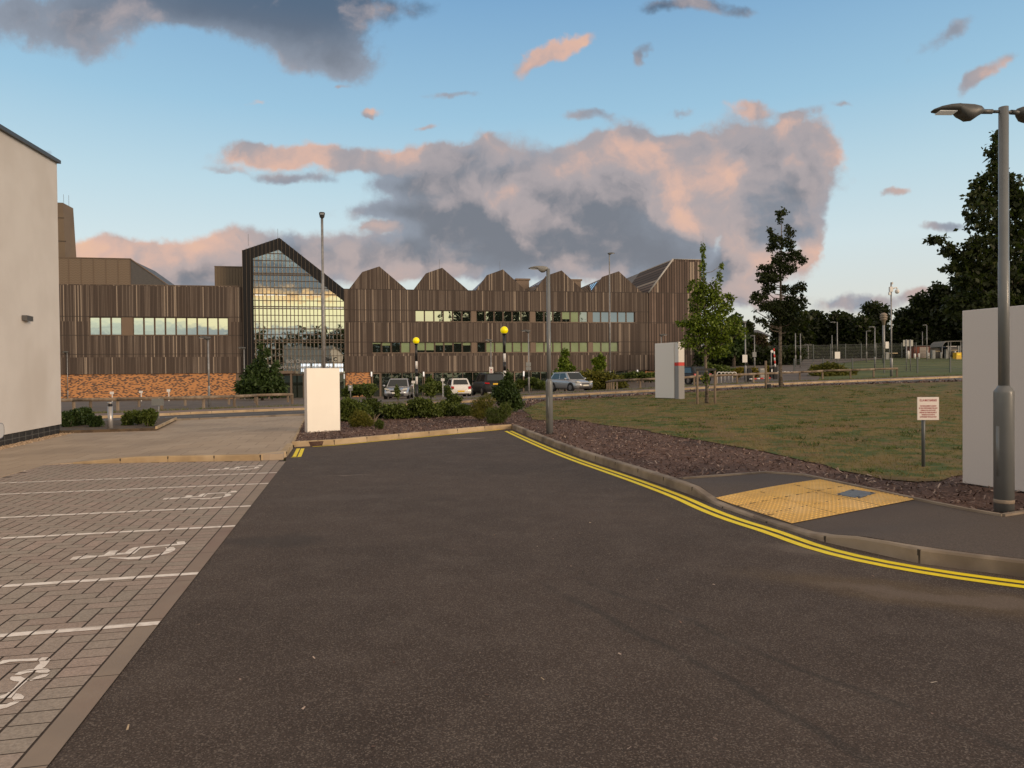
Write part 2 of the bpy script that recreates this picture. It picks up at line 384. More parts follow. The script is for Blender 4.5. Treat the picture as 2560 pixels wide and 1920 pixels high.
def cladding_mat(name, pitch, warm=1.0):
    """vertical weathered battens: every batten has its own tone, dark gaps between"""
    M = bpy.data.materials.new(name); M.use_nodes = True; N = NT(M.node_tree); b = M.node_tree.nodes['Principled BSDF']
    tc = N.n('ShaderNodeTexCoord').outputs['Object']; X, Y, Z = N.sep(tc)
    u = N.m('DIVIDE', X, pitch); fl = N.m('FLOOR', u); fr = N.m('FRACT', u)
    row = N.m('FLOOR', N.m('DIVIDE', Z, 4.1))
    wn = N.n('ShaderNodeTexWhiteNoise', noise_dimensions='2D'); N.L(N.comb(fl, row, 0.0), wn.inputs[0])
    t = wn.outputs[0]
    streak = N.noise(N.comb(N.m('MULTIPLY', X, 2.4), 0.0, N.m('MULTIPLY', Z, .12)), 2.0, 4, .6)
    patch = N.noise(N.comb(N.m('MULTIPLY', X, .22), 0.0, N.m('MULTIPLY', Z, .18)), 1.0, 4, .6)
    c = N.mix(N.ss(N.m('ADD', N.m('MULTIPLY', t, .74), N.m('MULTIPLY', streak, .22)), .25, .85), (.068*warm, .050, .042), (.185*warm, .146, .12))
    c = N.mix(N.ss(patch, .35, .7, 0, .5), c, (.085, .058, .044))
    gap = N.m('GREATER_THAN', N.m('ABSOLUTE', N.m('SUBTRACT', fr, .5)), .36)
    c = N.mix(gap, c, (.02, .014, .011))
    sil = N.m('GREATER_THAN', t, .93)
    c = N.mix(N.m('MULTIPLY', sil, N.m('SUBTRACT', 1.0, gap)), c, (.30, .24, .19))
    N.L(c, b.inputs['Base Color']); b.inputs['Roughness'].default_value = .85
    return M

def brick_mat(name, ca, cb, cm, scale=1.0, vecrot=True):
    M = bpy.data.materials.new(name); M.use_nodes = True; N = NT(M.node_tree); b = M.node_tree.nodes['Principled BSDF']
    tc = N.n('ShaderNodeTexCoord').outputs['Object']; X, Y, Z = N.sep(tc)
    br = N.n('ShaderNodeTexBrick'); N.L(N.comb(X, Z, 0.0), br.inputs['Vector'])
    br.inputs['Scale'].default_value = 1; br.inputs['Brick Width'].default_value = .23*scale; br.inputs['Row Height'].default_value = .075*scale*1.1
    br.inputs['Mortar Size'].default_value = .006; br.inputs['Bias'].default_value = 0
    br.inputs['Color1'].default_value = (0, 0, 0, 1); br.inputs['Color2'].default_value = (1, 1, 1, 1); br.inputs['Mortar'].default_value = (.5, .5, .5, 1)
    v = N.sep(br.outputs['Color'])[0]
    pn = N.noise(N.comb(X, 0.0, N.m('MULTIPLY', Z, 1.6)), .9, 3)
    th = N.m('ADD', v, N.m('MULTIPLY', N.m('SUBTRACT', pn, .5), .5))
    c = N.mix(N.ss(th, .2, .8), ca, tuple(x*.8 for x in ca))
    c = N.mix(N.m('GREATER_THAN', th, .62), c, cb)
    c = N.mix(br.outputs['Fac'], c, cm)
    N.L(c, b.inputs['Base Color']); b.inputs['Roughness'].default_value = .85
    return M

def glass_mat(name, tint=(.95, .96, .85), dark=(.012, .016, .014), refl=.5, warp=.0, fk=.4):
    M = bpy.data.materials.new(name); M.use_nodes = True; N = NT(M.node_tree); nt = M.node_tree
    for nd in list(nt.nodes):
        if nd.type == 'BSDF_PRINCIPLED': nt.nodes.remove(nd)
    d = N.n('ShaderNodeBsdfDiffuse'); d.inputs[0].default_value = c4(dark)
    g = N.n('ShaderNodeBsdfAnisotropic'); g.inputs['Color'].default_value = c4(tint); g.inputs['Roughness'].default_value = .015
    if warp:
        tc = N.n('ShaderNodeTexCoord').outputs['Object']; bn = N.n('ShaderNodeBump'); bn.inputs['Distance'].default_value = warp
        N.L(N.noise(tc, .7, 2), bn.inputs['Height']); N.L(bn.outputs[0], g.inputs['Normal'])
    mx = N.n('ShaderNodeMixShader'); fr = N.n('ShaderNodeLayerWeight'); fr.inputs['Blend'].default_value = .5
    N.L(N.m('ADD', refl, N.m('MULTIPLY', N.m('POWER', fr.outputs['Facing'], 3.0), fk), clamp=True), mx.inputs[0])
    N.L(d.outputs[0], mx.inputs[1]); N.L(g.outputs[0], mx.inputs[2]); N.L(mx.outputs[0], nt.nodes['Material Output'].inputs['Surface'])
    return M

def slab_mat():
    M = bpy.data.materials.new('buff_slabs'); M.use_nodes = True; N = NT(M.node_tree); b = M.node_tree.nodes['Principled BSDF']
    tc = N.n('ShaderNodeTexCoord').outputs['Object']
    mp = N.n('ShaderNodeMapping'); N.L(tc, mp.inputs[0]); mp.inputs[2].default_value = (0, 0, -SLAB_ANG)
    br = N.n('ShaderNodeTexBrick'); N.L(mp.outputs[0], br.inputs['Vector']); br.offset = .5
    br.inputs['Scale'].default_value = 1; br.inputs['Brick Width'].default_value = .6; br.inputs['Row Height'].default_value = .75
    br.inputs['Mortar Size'].default_value = .007; br.inputs['Mortar Smooth'].default_value = .3
    br.inputs['Color1'].default_value = (.40, .31, .225, 1); br.inputs['Color2'].default_value = (.46, .365, .27, 1); br.inputs['Mortar'].default_value = (.16, .12, .09, 1)
    n = N.noise(tc, .6, 5); n2 = N.noise(tc, 45, 3, .7)
    c = N.mix(N.ss(n, .4, .75, 0, .5), br.outputs['Color'], (.2, .155, .115))
    c = N.mix(N.ss(n2, .3, .7, 0, .35), c, (.36, .29, .22))
    N.L(c, b.inputs['Base Color']); b.inputs['Roughness'].default_value = .8
    return M

# ------------------------------------------------------------------ ground sheets
GX = sorted(set([round(v, 3) for v in list(np.arange(-60, 1, 2.))+list(np.arange(1, 6, .25))+list(np.arange(6, 60, 1.))+list(np.arange(60, 150, 6.))+[-100, -160, -300, -600, 200, 300, 600]]))
GY = sorted(set([round(v, 3) for v in [-600, -300, -150, -80, -40, -20, -10, 0, 3]+list(np.arange(5, 13, .25))+list(np.arange(13, 85, 1.))+list(np.arange(85, 150, 5.))+[160, 180, 220, 300, 500, 900]]))
import bmesh
from mathutils.geometry import tessellate_polygon
def drape(name, poly, fn, off, m, skirt=0., **tg):
    bm = bmesh.new(); vs = [bm.verts.new((float(p[0]), float(p[1]), 0)) for p in poly]
    for t in tessellate_polygon([[Vector((float(p[0]), float(p[1]), 0)) for p in poly]]):
        try: bm.faces.new([vs[i] for i in t])
        except ValueError: pass
    xs = [p[0] for p in poly]; ys = [p[1] for p in poly]
    for g in GX:
        if min(xs) < g < max(xs): bmesh.ops.bisect_plane(bm, geom=bm.verts[:]+bm.edges[:]+bm.faces[:], plane_co=(g, 0, 0), plane_no=(1, 0, 0))
    for g in GY:
        if min(ys) < g < max(ys): bmesh.ops.bisect_plane(bm, geom=bm.verts[:]+bm.edges[:]+bm.faces[:], plane_co=(0, g, 0), plane_no=(0, 1, 0))
    for f in bm.faces:
        if f.normal.z < 0: f.normal_flip()
    if skirt:
        be = [e for e in bm.edges if e.is_boundary]
        r = bmesh.ops.extrude_edge_only(bm, edges=be); ev = [v for v in r['geom'] if isinstance(v, bmesh.types.BMVert)]
        low = set(ev)
    else: low = set()
    for v in bm.verts:
        v.co.z = float(fn(v.co.x, v.co.y))+off-(skirt if v in low else 0)
    me = bpy.data.meshes.new(name); bm.to_mesh(me); bm.free(); me.materials.append(m)
    me.polygons.foreach_set('use_smooth', [not skirt]*len(me.polygons))
    o = bpy.data.objects.new(name, me); COL.objects.link(o); tag(o, **tg); return o
def px_poly(pts, surf='road'): return [G(x, y, surf) for x, y in pts]

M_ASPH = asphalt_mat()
M_ROAD = mat('public_road', (.060, .055, .055), (.085, .078, .075), scale=1.2, rough=.85, c3=(.1, .088, .08))
M_CARPARK = mat('car_park_asphalt', (.10, .082, .072), (.13, .108, .095), scale=.8, rough=.9)
M_FOOT = mat('pink_footway', (.19, .135, .115), (.235, .17, .145), scale=1.0, rough=.9, c3=(.16, .12, .1))
M_FPATH = mat('footpath_asphalt', (.07, .054, .046), (.12, .096, .082), scale=90, detail=3, rough=.85, c3=(.08, .062, .055), bump=.003, bscale=150)
M_KERB = mat('buff_kerb', (.46, .34, .20), (.34, .25, .15), scale=2.5, rough=.8, c3=(.52, .40, .26), bump=.002, bscale=60, s3=1.4)
M_KERBG = mat('grey_kerb', (.33, .27, .21), (.24, .19, .145), scale=3, rough=.8, c3=(.14, .11, .085), bump=.002, bscale=60, s3=1.1)
M_JOINT = mat('joint_dirt', (.045, .035, .028))
M_GRASSF = mat('far_grass', (.07, .10, .022), (.11, .12, .035), scale=.35, rough=.95, c3=(.05, .07, .02), s3=.08)
M_MULCH = mat('bark_mulch', (.075, .036, .026), (.20, .12, .092), scale=28, detail=5, rough=.95, c3=(.075, .045, .038), bump=.02, bscale=45, s3=.8)
M_GRASS = mat('dry_lawn', (.055, .09, .012), (.18, .13, .038), scale=2.2, detail=10, rough=.95, lo=.4, hi=.58, c3=(.175, .11, .045), s3=.9, bump=.03, bscale=30)
M_SOIL = mat('bed_soil', (.07, .05, .035), (.12, .085, .055), scale=5, rough=.95)
M_YEL = mat('yellow_paint', (1.0, .79, .004), (.92, .70, .01), scale=9, rough=.6, c3=(.9, .74, .015), s3=2, bump=.002, bscale=200)
M_WHITE = mat('white_paint', (.92, .86, .80), (.82, .75, .69), scale=14, detail=5, rough=.7, c3=(.68, .61, .55), s3=9)
M_RWHITE = mat('road_white_paint', (.42, .42, .41), (.3, .3, .29), scale=3, rough=.8)
M_BLOCKBASE = mat('block_joint_sand', (.06, .045, .037), (.09, .068, .055), scale=30, rough=.95)
M_STRIP = mat('edging_strip', (.30, .24, .19), (.26, .21, .17), scale=2, rough=.8, c3=(.24, .17, .14), s3=.9)
M_TACT = mat('buff_tactile', (.74, .47, .14), (.62, .39, .12), scale=3, detail=6, rough=.8, c3=(.74, .5, .2), s3=2)
M_IRON = mat('cast_iron', (.12, .12, .13), (.2, .2, .2), scale=30, rough=.5, metal=.4)
M_DIRON = mat('drain_iron', (.03, .03, .03), rough=.6)

gm = B()
nx, ny = len(GX), len(GY)
gv = [(x, y, float(T(x, y))-.035) for y in GY for x in GX]
gm.add(gv, [(j*nx+i, j*nx+i+1, (j+1)*nx+i+1, (j+1)*nx+i) for j in range(ny-1) for i in range(nx-1)])
gm.sm = [True]*len(gm.f)
gm.obj('ground', M_GRASSF, kind='structure')

# left boundary of the asphalt and the bay frame
E0, E1 = flat(121.5, 1915), flat(714.5, 1154)
EV = (E1-E0)/np.hypot(*(E1-E0)); EU = np.array([-EV[1], EV[0]])   # EU points left, away from the asphalt
SLAB_ANG = math.atan2(EV[1], EV[0])-PI/2
M_SLAB = slab_mat()
def uv(p): d = np.asarray(p)-E0; return np.array([d @ EU, d @ EV])
def xy(u, v): return E0+EU*u+EV*v
FARK_PX = [(735, 1119), (791, 1117), (840, 1114), (939.5, 1105), (1024, 1098.5), (1105.6, 1092), (1186, 1086), (1262, 1080.5), (1280, 1083)]
FARK = [flat(*p) for p in FARK_PX[:-1]]+[flat(1280, 1081)]
RK = [flat(*p) for p in KERB_PX]; RK[0] = FARK[-1]
CK = [flat(x, y) for x, y in [(181, 1160.5), (316.6, 1158), (427, 1155.5), (500, 1154.5), (575, 1153.3), (672, 1151.5), (706, 1150), (718, 1143), (733, 1122)]]
asph = [xy(0, -12), E1, CK[-2]+(-.05, .05), FARK[0]+(-.05, .1)]+[p+(0, .08) for p in FARK[1:]]+[p+(.08, .05) for p in RK[1:]]+[np.array([30., RK[-1][1]]), np.array([30., -12.])]
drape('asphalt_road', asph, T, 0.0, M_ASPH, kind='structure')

def resample(path, step):
    P = [np.asarray(p, float) for p in path]; L = [0]
    for a, b in zip(P[:-1], P[1:]): L.append(L[-1]+np.hypot(*(b-a)))
    n = max(1, int(round(L[-1]/step)))
    s = np.linspace(0, L[-1], n+1)
    return np.stack([np.interp(s, L, [p[0] for p in P]), np.interp(s, L, [p[1] for p in P])], 1)
def offset_path(P, d):
    P = np.asarray(P); t = np.gradient(P, axis=0); t /= np.linalg.norm(t, axis=1)[:, None]
    return P+np.stack([-t[:, 1], t[:, 0]], 1)*d
def smooth_path(P, it=2):
    P = [np.asarray(p, float) for p in P]
    for _ in range(it):
        Q = [P[0]]
        for a, b in zip(P[:-1], P[1:]): Q += [a*.75+b*.25, a*.25+b*.75]
        Q.append(P[-1]); P = Q
    return P
def kerb(path, side, hf, m, w=.125, stone=.915, base=0.0, fine=None):
    """stones laid end to end along the foot line; side +1: body to the left of the path"""
    P = resample(path, stone); b = B(); k = 3
    for i in range(len(P)-1):
        a, c = P[i], P[i+1]; u = (c-a)/np.hypot(*(c-a)); nrm = np.array([-u[1], u[0]])*side
        g = .004
        rows = []
        for j in range(k+1):
            q = a+(c-a)*(g+(1-2*g)*j/k)
            qi = q+nrm*w; z0 = float(T(*q)); h = float(hf(*q)); hi = float(hf(*qi))
            rows.append([(q[0], q[1], z0+base-.06), (q[0]+nrm[0]*.008, q[1]+nrm[1]*.008, z0+base+h-.018), (q[0]+nrm[0]*.022, q[1]+nrm[1]*.022, z0+base+h), (qi[0], qi[1], z0+base+hi+.001), (qi[0], qi[1], z0+base-.06)])
        vs = [v for r in rows for v in r]
        fs = [(j*5+l, j*5+l+1, (j+1)*5+l+1, (j+1)*5+l) for j in range(k) for l in range(4)]
        fs += [(0, 1, 2, 3, 4), tuple(k*5+l for l in (4, 3, 2, 1, 0))]
        b.add(vs, fs)
        if i < len(P)-2:   # dark mortar joint standing back between the stones
            b.cur = 1; q = c-nrm*(-.006); hh = float(hf(*c))+float(T(*c))+base-.008
            b.box(-.012, 0, -.05, .012, w-.012, hh, Matrix.Translation((q[0], q[1], 0)) @ Matrix(((u[0], nrm[0], 0, 0), (u[1], nrm[1], 0, 0), (0, 0, 1, 0), (0, 0, 0, 1)))); b.cur = 0
    return b.obj('kerb', [m, M_JOINT], kind='structure')
HV = lambda x, y: V(x, y)+.008
kerb(FARK, 1, HV, M_KERB)
kerb(smooth_path(RK), 1, HV, M_KERBG)
kerb(CK, 1, lambda x, y: VL(x, y)+.004, M_KERB)

# yellow lines
def ribbon(path, w, fn, off, b, breaks=None):
    P = resample(path, .25); L = offset_path(P, w/2); R = offset_path(P, -w/2); n = len(P)
    vs = [(p[0], p[1], float(fn(*p))+off) for p in L]+[(p[0], p[1], float(fn(*p))+off) for p in R]
    b.add(vs, [(i, i+1, n+i+1, n+i) for i in range(n-1)])
yl = B(); rks = smooth_path(RK)
st = [p for p in rks if p[1] < RK[0][1]-.25]
o1 = offset_path(resample(st, .2), -.15); o2 = offset_path(resample(st, .2), -.285)
ribbon(o1, .085, T, .004, yl); ribbon(o2, .085, T, .004, yl)
fk = offset_path(resample(FARK, .2), -.11); ribbon([p for p in fk if p[0] > -4.6 and p[0] < -.15], .07, T, .004, yl)
for (a, c) in (((746, 1123), (735.5, 1143)), ((757, 1123), (748.5, 1143))):
    ribbon([flat(*a), flat(*c)], .075, T, .004, yl)
ribbon([flat(727, 1144.5), flat(752, 1143.2)], .05, T, .004, yl)
tag(yl.obj('road_marking', M_YEL), kind='structure')
dr = B(); g0 = flat(741, 1119.5); g1 = flat(792, 1117.8); du = (g1-g0)/np.hypot(*(g1-g0)); dn = np.array([-du[1], du[0]])
L = np.hypot(*(g1-g0))
for i in range(14):
    q = g0+du*(i+.5)*L/14-dn*.12
    dr.cbox(q[0], q[1], .006, L/14*.45, .26, .012, math.atan2(du[1], du[0]))
q = g0+du*L/2-dn*.12; dr.cbox(q[0], q[1], .002, L+.04, .3, .006, math.atan2(du[1], du[0]))
tag(dr.obj('drain_grate', M_DIRON, origin=(g0[0], g0[1], 0)), 'black slotted drain grate at the foot of the buff kerb beside the short yellow lines', 'drain')

# verges: bark mulch, lawn, right footpath
near_edge = [G(150, 1062), G(256, 1058.5), G(430, 1050.5), G(500, 1048.7), G(583, 1045), G(679, 1041), G(768, 1037)]+[np.array(p) for p in [(-6.7, 30.9), (-3.3, 32.0), (0.4, 32.8), (2.6, 33.3), (4.8, 34.2), (7.1, 35.1), (11, 35.7), (14.8, 35.9), (17.3, 35.6), (19.9, 35.2), (23.5, 35.4), (28, 36.), (36, 38), (60, 44)]]
far_edge = [G(150, 1050), G(256, 1046.5), G(397, 1040.5), G(500, 1035), G(583, 1032), G(679, 1028), G(768, 1025), np.array((-6.2, 35.9)), np.array((-2., 37.4)), np.array((2.2, 38.7)), G(1526, 984.6), np.array((8.4, 40.1)), np.array((11.4, 40.5)), np.array((14.7, 41.2)), np.array((19.3, 42.2)), np.array((23.4, 43.2)), np.array((28.3, 44.8)), np.array((36, 47.)), np.array((60, 54.))]
near_edge = [near_edge[0]+np.array((-25, -9.))]+near_edge; far_edge = [far_edge[0]+np.array((-25, -8.))]+far_edge
near_s = smooth_path(near_edge, 2); far_s = smooth_path(far_edge, 2)
foot_far = [p for p in offset_path(resample(far_s, 1.0), 2.6)]
drape('public_road', [p+(0, -.1) for p in near_s]+[p+(0, .1) for p in reversed(far_s)], T, .006, M_ROAD, kind='structure')
drape('footway', [p+(0, .1) for p in resample(far_s, 1.5)]+list(reversed(offset_path(resample(far_s, 1.5), 2.6))), T, .105, M_FOOT, skirt=.2, kind='structure')
HF = lambda x, y: .112
kerb(far_s, 1, HF, M_KERB, w=.14)
kerb([p for p in near_s if -13 < p[0] < 40], -1, lambda x, y: .06, M_KERBG, w=.12)
nsr, fsr = resample(near_s, .5), resample(far_s, .5)
n = min(len(nsr), len(fsr))
def mid(frac, dash, gap, w, b):
    A = resample(near_s, len(near_s) and .5); P = []
    K = 400; a = resample(near_s, 1e9); 
    Pn = resample(near_s, .25); Pf = resample(far_s, .25)
    tn = np.linspace(0, 1, K)
    C = [Pn[int(t*(len(Pn)-1))]*(1-frac)+Pf[int(t*(len(Pf)-1))]*frac for t in tn]
    C = resample(C, .25); per = int((dash+gap)/.25); dd = int(dash/.25)
    for i in range(0, len(C)-dd-1, per): ribbon(C[i:i+dd+1], w, T, .018, b)
rm = B(); mid(.52, 4.0, 1.0, .11, rm); tag(rm.obj('road_marking', M_RWHITE), kind='structure')

FP = [(1706, 1199.4), (1915, 1184), (2010, 1190.7), (2160, 1223), (2290, 1252), (2425, 1279.7), (2507, 1293.5)]
fpw = [G(x, y, 'verge') for x, y in FP]
fpw += [fpw[-1]+np.array((1.2, .55)), fpw[-1]+np.array((9., 4.0))]
kin = offset_path(smooth_path(RK), .11)
i0 = int(np.argmin([np.hypot(*(p-fpw[0])) for p in kin]))
kerb_in = [p for p in kin]
verge = [FARK[0]+(0, .05)]+[p+(0, .05) for p in FARK[1:-1]]+kerb_in+[np.array((30., kerb_in[-1][1])), np.array((60., 44.))]
verge += [p for p in reversed(near_s) if p[0] < 59 and p[0] > G(768, 1037)[0]]
verge += [G(768, 1038, 'slab'), G(750, 1073, 'slab')]
drape('bark_bed', verge, SURF['verge'], -.01, M_MULCH, skirt=.12, kind='structure')
fpath = fpw+[np.array((kerb_in[-1][0]+9, kerb_in[-1][1]))]+list(reversed(kerb_in[i0:]))
drape('footpath', fpath, SURF['verge'], .012, M_FPATH, skirt=.03, kind='structure')
eb = B()
for a, c in zip(fpw[:-1], fpw[1:]):
    for q0, q1 in zip(resample([a, c], .4)[:-1], resample([a, c], .4)[1:]):
        u = q1-q0; L = np.hypot(*u); mzz = float(SURF['verge'](*((q0+q1)/2)))
        eb.cbox((q0[0]+q1[0])/2, (q0[1]+q1[1])/2, mzz, L, .05, .07, math.atan2(u[1], u[0]))
tag(eb.obj('path_edging', M_KERBG), kind='structure')
GRASS_PX = [(1307, 1024), (1340, 1049), (1379, 1051), (1435, 1048), (1492, 1058), (1526, 1065), (1610, 1074), (1673, 1090), (1741, 1099), (1850, 1119), (1921, 1132), (2005, 1150), (2090, 1171), (2170, 1190), (2251, 1206), (2333, 1206), (2405, 1190), (2500, 1172), (2700, 1150)]
gfront = [G(x, y, 'verge') for x, y in GRASS_PX]
gfront = [p+RNG.normal(0, .05, 2) for p in resample(gfront, .5)]
gback = [p for p in offset_path(resample([q for q in near_s if q[0] > -1], 1.0), -1.7)]
gback = [p for p in gback if .5 < p[0] < 30]
lawn = gfront+[np.array((30., 14.))]+list(reversed(gback))
lawn_o = drape('lawn', lawn, SURF['verge'], .004, M_GRASS, kind='structure')

# tactile paving: six buff slabs of blisters in a parallelogram beside the dropped kerb
TA, TB, TC_, TD = [G(x, y, 'verge') for x, y in ((1789, 1248), (2049, 1201.5), (2290, 1252), (1979, 1313))]
tp = drape('tactile_paving', [TA, TB, TC_, TD], SURF['verge'], .020, M_TACT, kind='structure')
bb = B(); la, lb = np.hypot(*(TB-TA)), np.hypot(*(TD-TA)); na, nb = int(la/.066), int(lb/.066)
IC = [G(x, y, 'verge') for x, y in ((2088, 1241), (2130, 1228), (2190, 1237), (2148, 1250.5))]
def inpoly(p, poly):
    c = False; n = len(poly); j = n-1
    for i in range(n):
        if (poly[i][1] > p[1]) != (poly[j][1] > p[1]) and p[0] < (poly[j][0]-poly[i][0])*(p[1]-poly[i][1])/(poly[j][1]-poly[i][1])+poly[i][0]: c = not c
        j = i
    return c
for i in range(na):
    for j in range(nb):
        a, c = (i+.5)/na, (j+.5)/nb
        q = (TA*(1-a)+TB*a)*(1-c)+(TD*(1-a)+TC_*a)*c
        if inpoly(q, IC): continue
        z = float(SURF['verge'](*q))+.019
        vs = [(q[0]+r*math.cos(k*PI/3), q[1]+r*math.sin(k*PI/3), z+h) for r, h in ((.019, 0), (.012, .009)) for k in range(6)]
        bb.add(vs, [(k, (k+1) % 6, 6+(k+1) % 6, 6+k) for k in range(6)]+[(6, 7, 8, 9, 10, 11)])
tb = bb.obj('tactile_blister', M_TACT, kind='structure')
jb = B()
for fr_ in (1/3, 2/3):
    a, c = TA*(1-fr_)+TD*fr_, TB*(1-fr_)+TC_*fr_
    for q0, q1 in zip(resample([a, c], .2)[:-1], resample([a, c], .2)[1:]):
        u = q1-q0; jb.cbox((q0[0]+q1[0])/2, (q0[1]+q1[1])/2, float(SURF['verge'](*((q0+q1)/2)))+.019, np.hypot(*u), .008, .006, math.atan2(u[1], u[0]))
for fr_ in (.36, .7):
    a, c = TA*(1-fr_)+TB*fr_, TD*(1-fr_)+TC_*fr_
    for q0, q1 in zip(resample([a, c], .2)[:-1], resample([a, c], .2)[1:]):
        u = q1-q0; jb.cbox((q0[0]+q1[0])/2, (q0[1]+q1[1])/2, float(SURF['verge'](*((q0+q1)/2)))+.019, np.hypot(*u), .006, .006, math.atan2(u[1], u[0]))
tag(jb.obj('paving_joint', M_JOINT), kind='structure')
ib = B(); zc = [float(SURF['verge'](*p)) for p in IC]
ib.prism([(0, 0)]*0 or [tuple(p) for p in IC], lambda u, v, d: (u, v, float(SURF['verge'](u, v))+d), .0, .026)
ic = ib.obj('inspection_cover', M_IRON, origin=(*IC[0], 0)); tag(ic, 'grey metal inspection cover set into the yellow tactile paving', 'manhole cover')
ce = sum(IC)/4
for p in IC:
    bt = B(); q = p*.8+ce*.2; bt.lathe(q[0], q[1], [(.018, float(SURF['verge'](*q))+.02), (.018, float(SURF['verge'](*q))+.031)], 8)
    bt.obj('bolt', M_DIRON, parent=ic, origin=(*IC[0], 0))

# slab pavement on the left
wall_a, wall_b = G(-60, 1131, 'slab'), G(154, 1083, 'slab')
slab = [CK[0]+np.array((0, .03))]+[p+np.array((0, .06)) for p in CK[1:-2]]+[CK[-2]+np.array((-.06, .0)), CK[-1]+np.array((-.05, 0)), G(751, 1073, 'slab'), G(769, 1038, 'slab'), G(600, 1044.5, 'slab'), G(440, 1051.5, 'slab'), G(391, 1076, 'slab'), G(154, 1083, 'slab')]
sl_left = [uv(p) for p in [G(0, 1192, 'slab'), CK[0]]]
back_l = [G(112, 1162, 'slab'), G(0, 1192, 'slab'), G(-200, 1250, 'slab'), G(-700, 1400, 'slab')]
slab += [wall_b+np.array((-6, 0)), np.array((-20., 3.))]+[p for p in reversed(back_l)]
drape('slab_pavement', slab, SURF['slab'], 0, M_SLAB, skirt=.12, kind='structure')
bed = [G(154, 1083.5, 'slab'), G(391, 1076.5, 'slab'), G(440, 1052, 'slab')]+[p for p in reversed(near_s) if p[0] < G(440, 1052)[0] and p[0] > -30]+[np.array((-30., 21.))]
drape('planting_bed', bed, lambda x, y: T(x, y)+.09, 0, M_SOIL, skirt=.1, kind='structure')
eb = B()
for a, c in ((G(391, 1076.5, 'slab'), G(440, 1052, 'slab')), (G(733, 1106, 'slab'), G(768, 1039, 'slab'))):
    u = c-a; eb.cbox((a[0]+c[0])/2, (a[1]+c[1])/2, .10, np.hypot(*u), .06, .08, math.atan2(u[1], u[0]))
for (x0, y0, x1, y1) in ((580, 1134, 615, 1126.5), (615, 1126.5, 600, 1133), (640, 1131, 658, 1125.5), (627, 1126.5, 658, 1125.5), (580, 1134, 592, 1134), (640, 1132, 647, 1132)): pass
tag(eb.obj('path_edging', M_KERB), kind='structure')
cv = B()
for (x0, y0, x1, y1) in ((580, 1133.5, 594, 1126.5), (592, 1126, 618, 1125.5), (580, 1134, 593, 1134), (622, 1126, 658, 1125.3), (658, 1125.3, 650, 1132.5), (636, 1132, 650, 1132.5)):
    a, c = G(x0, y0, 'slab'), G(x1, y1, 'slab'); u = c-a
    cv.cbox((a[0]+c[0])/2, (a[1]+c[1])/2, .112, np.hypot(*u), .025, .006, math.atan2(u[1], u[0]))
tag(cv.obj('inspection_cover', M_DIRON, origin=(*G(620, 1130, 'slab'), 0)), 'recessed inspection cover outlined in dark steel in the buff slabs', 'manhole cover')

# block paving: herringbone of rectangular blocks, one mesh, over dark jointing sand
U_STRIP, U_C1 = .135, .33
vmax_line = [uv(p) for p in CK]
def vlimit(u):
    P = sorted([(p[0], p[1]) for p in vmax_line]); return np.interp(u, [p[0] for p in P], [p[1] for p in P])
left_poly = [tuple(uv(p)) for p in [CK[0], back_l[0], back_l[1], back_l[2], back_l[3]]]
bay_poly = [(0, -6)]+[(0, 20)]+[(20, 20)]+[(20, -6)]
inside_xy = [xy(0, -6), E1, CK[-3], CK[5], CK[4], CK[3], CK[2], CK[1], CK[0]]+back_l+[xy(20, -6)]
bu = b_ = .135
Q = []; tones = []
JT = .0068
def addq(u0, u1, v0, v1, z=.006, ins=JT, tone=None):
    c = xy((u0+u1)/2, (v0+v1)/2)
    if not inpoly(c, inside_xy): return None
    a = [xy(u0+ins, v0+ins*.55), xy(u1-ins, v0+ins*.55), xy(u1-ins, v1-ins*.55), xy(u0+ins, v1-ins*.55)]
    Q.append([(p[0], p[1], z) for p in a]); tones.append(random.random() if tone is None else tone)
    return (u0+ins, u1-ins, v0+ins*.55, v1-ins*.55)
blocks = []
for j in range(int(-4/b_), int(16/b_)):
    r = addq(U_STRIP, U_C1, j*b_, (j+1)*b_)
    if r: blocks.append(r)
for i in range(0, 88):
    for j in range(int(-2/b_), int(15.5/b_)):
        k = (i-j) % 4; u0, v0 = U_C1+i*b_, j*b_
        if v0 < 1.2 and i > 40: continue
        if k == 0: r = addq(u0, u0+2*b_, v0, v0+b_)
        elif k == 3: r = addq(u0, u0+b_, v0, v0+2*b_)
        elif i == 0 and k == 1: r = addq(u0, u0+b_, v0, v0+b_)
        else: r = None
        if r: blocks.append(r)
def tonemat(name, stops, rough=.85, ns=60, bump=.0):
    M = bpy.data.materials.new(name); M.use_nodes = True; N = NT(M.node_tree); b = M.node_tree.nodes['Principled BSDF']
    c = N.ramp(N.n('ShaderNodeAttribute', attribute_name='tone').outputs['Fac'], stops)
    tc = N.n('ShaderNodeTexCoord').outputs['Object']
    f = N.noise(tc, ns, 4, .65); c = N.mix(N.ss(f, .25, .75), N.v('SCALE', c, sc=.78), N.v('SCALE', c, sc=1.2))
    g = N.noise(tc, .5, 4); c = N.mix(N.ss(g, .45, .75, 0, .3), c, (.2, .15, .12))
    N.L(c, b.inputs['Base Color']); b.inputs['Roughness'].default_value = rough
    bn = N.n('ShaderNodeBump'); bn.inputs['Distance'].default_value = .003; N.L(f, bn.inputs['Height']); N.L(bn.outputs[0], b.inputs['Normal'])
    return M
M_BLOCK = tonemat('paving_block', [(0, (.34, .265, .225)), (.35, (.35, .29, .245)), (.6, (.33, .285, .24)), (1, (.39, .305, .26))])
QA = np.array(Q).reshape(-1, 3); bo = mesh_np('block_paving', QA, len(Q), M_BLOCK, np.array(tones)); tag(bo, kind='structure')
base = [xy(0, -6), E1, CK[-3]+(-.02, .02)]+[CK[i]+np.array((0, .04)) for i in (5, 4, 3, 2, 1, 0)]+back_l+[xy(20, -6)]
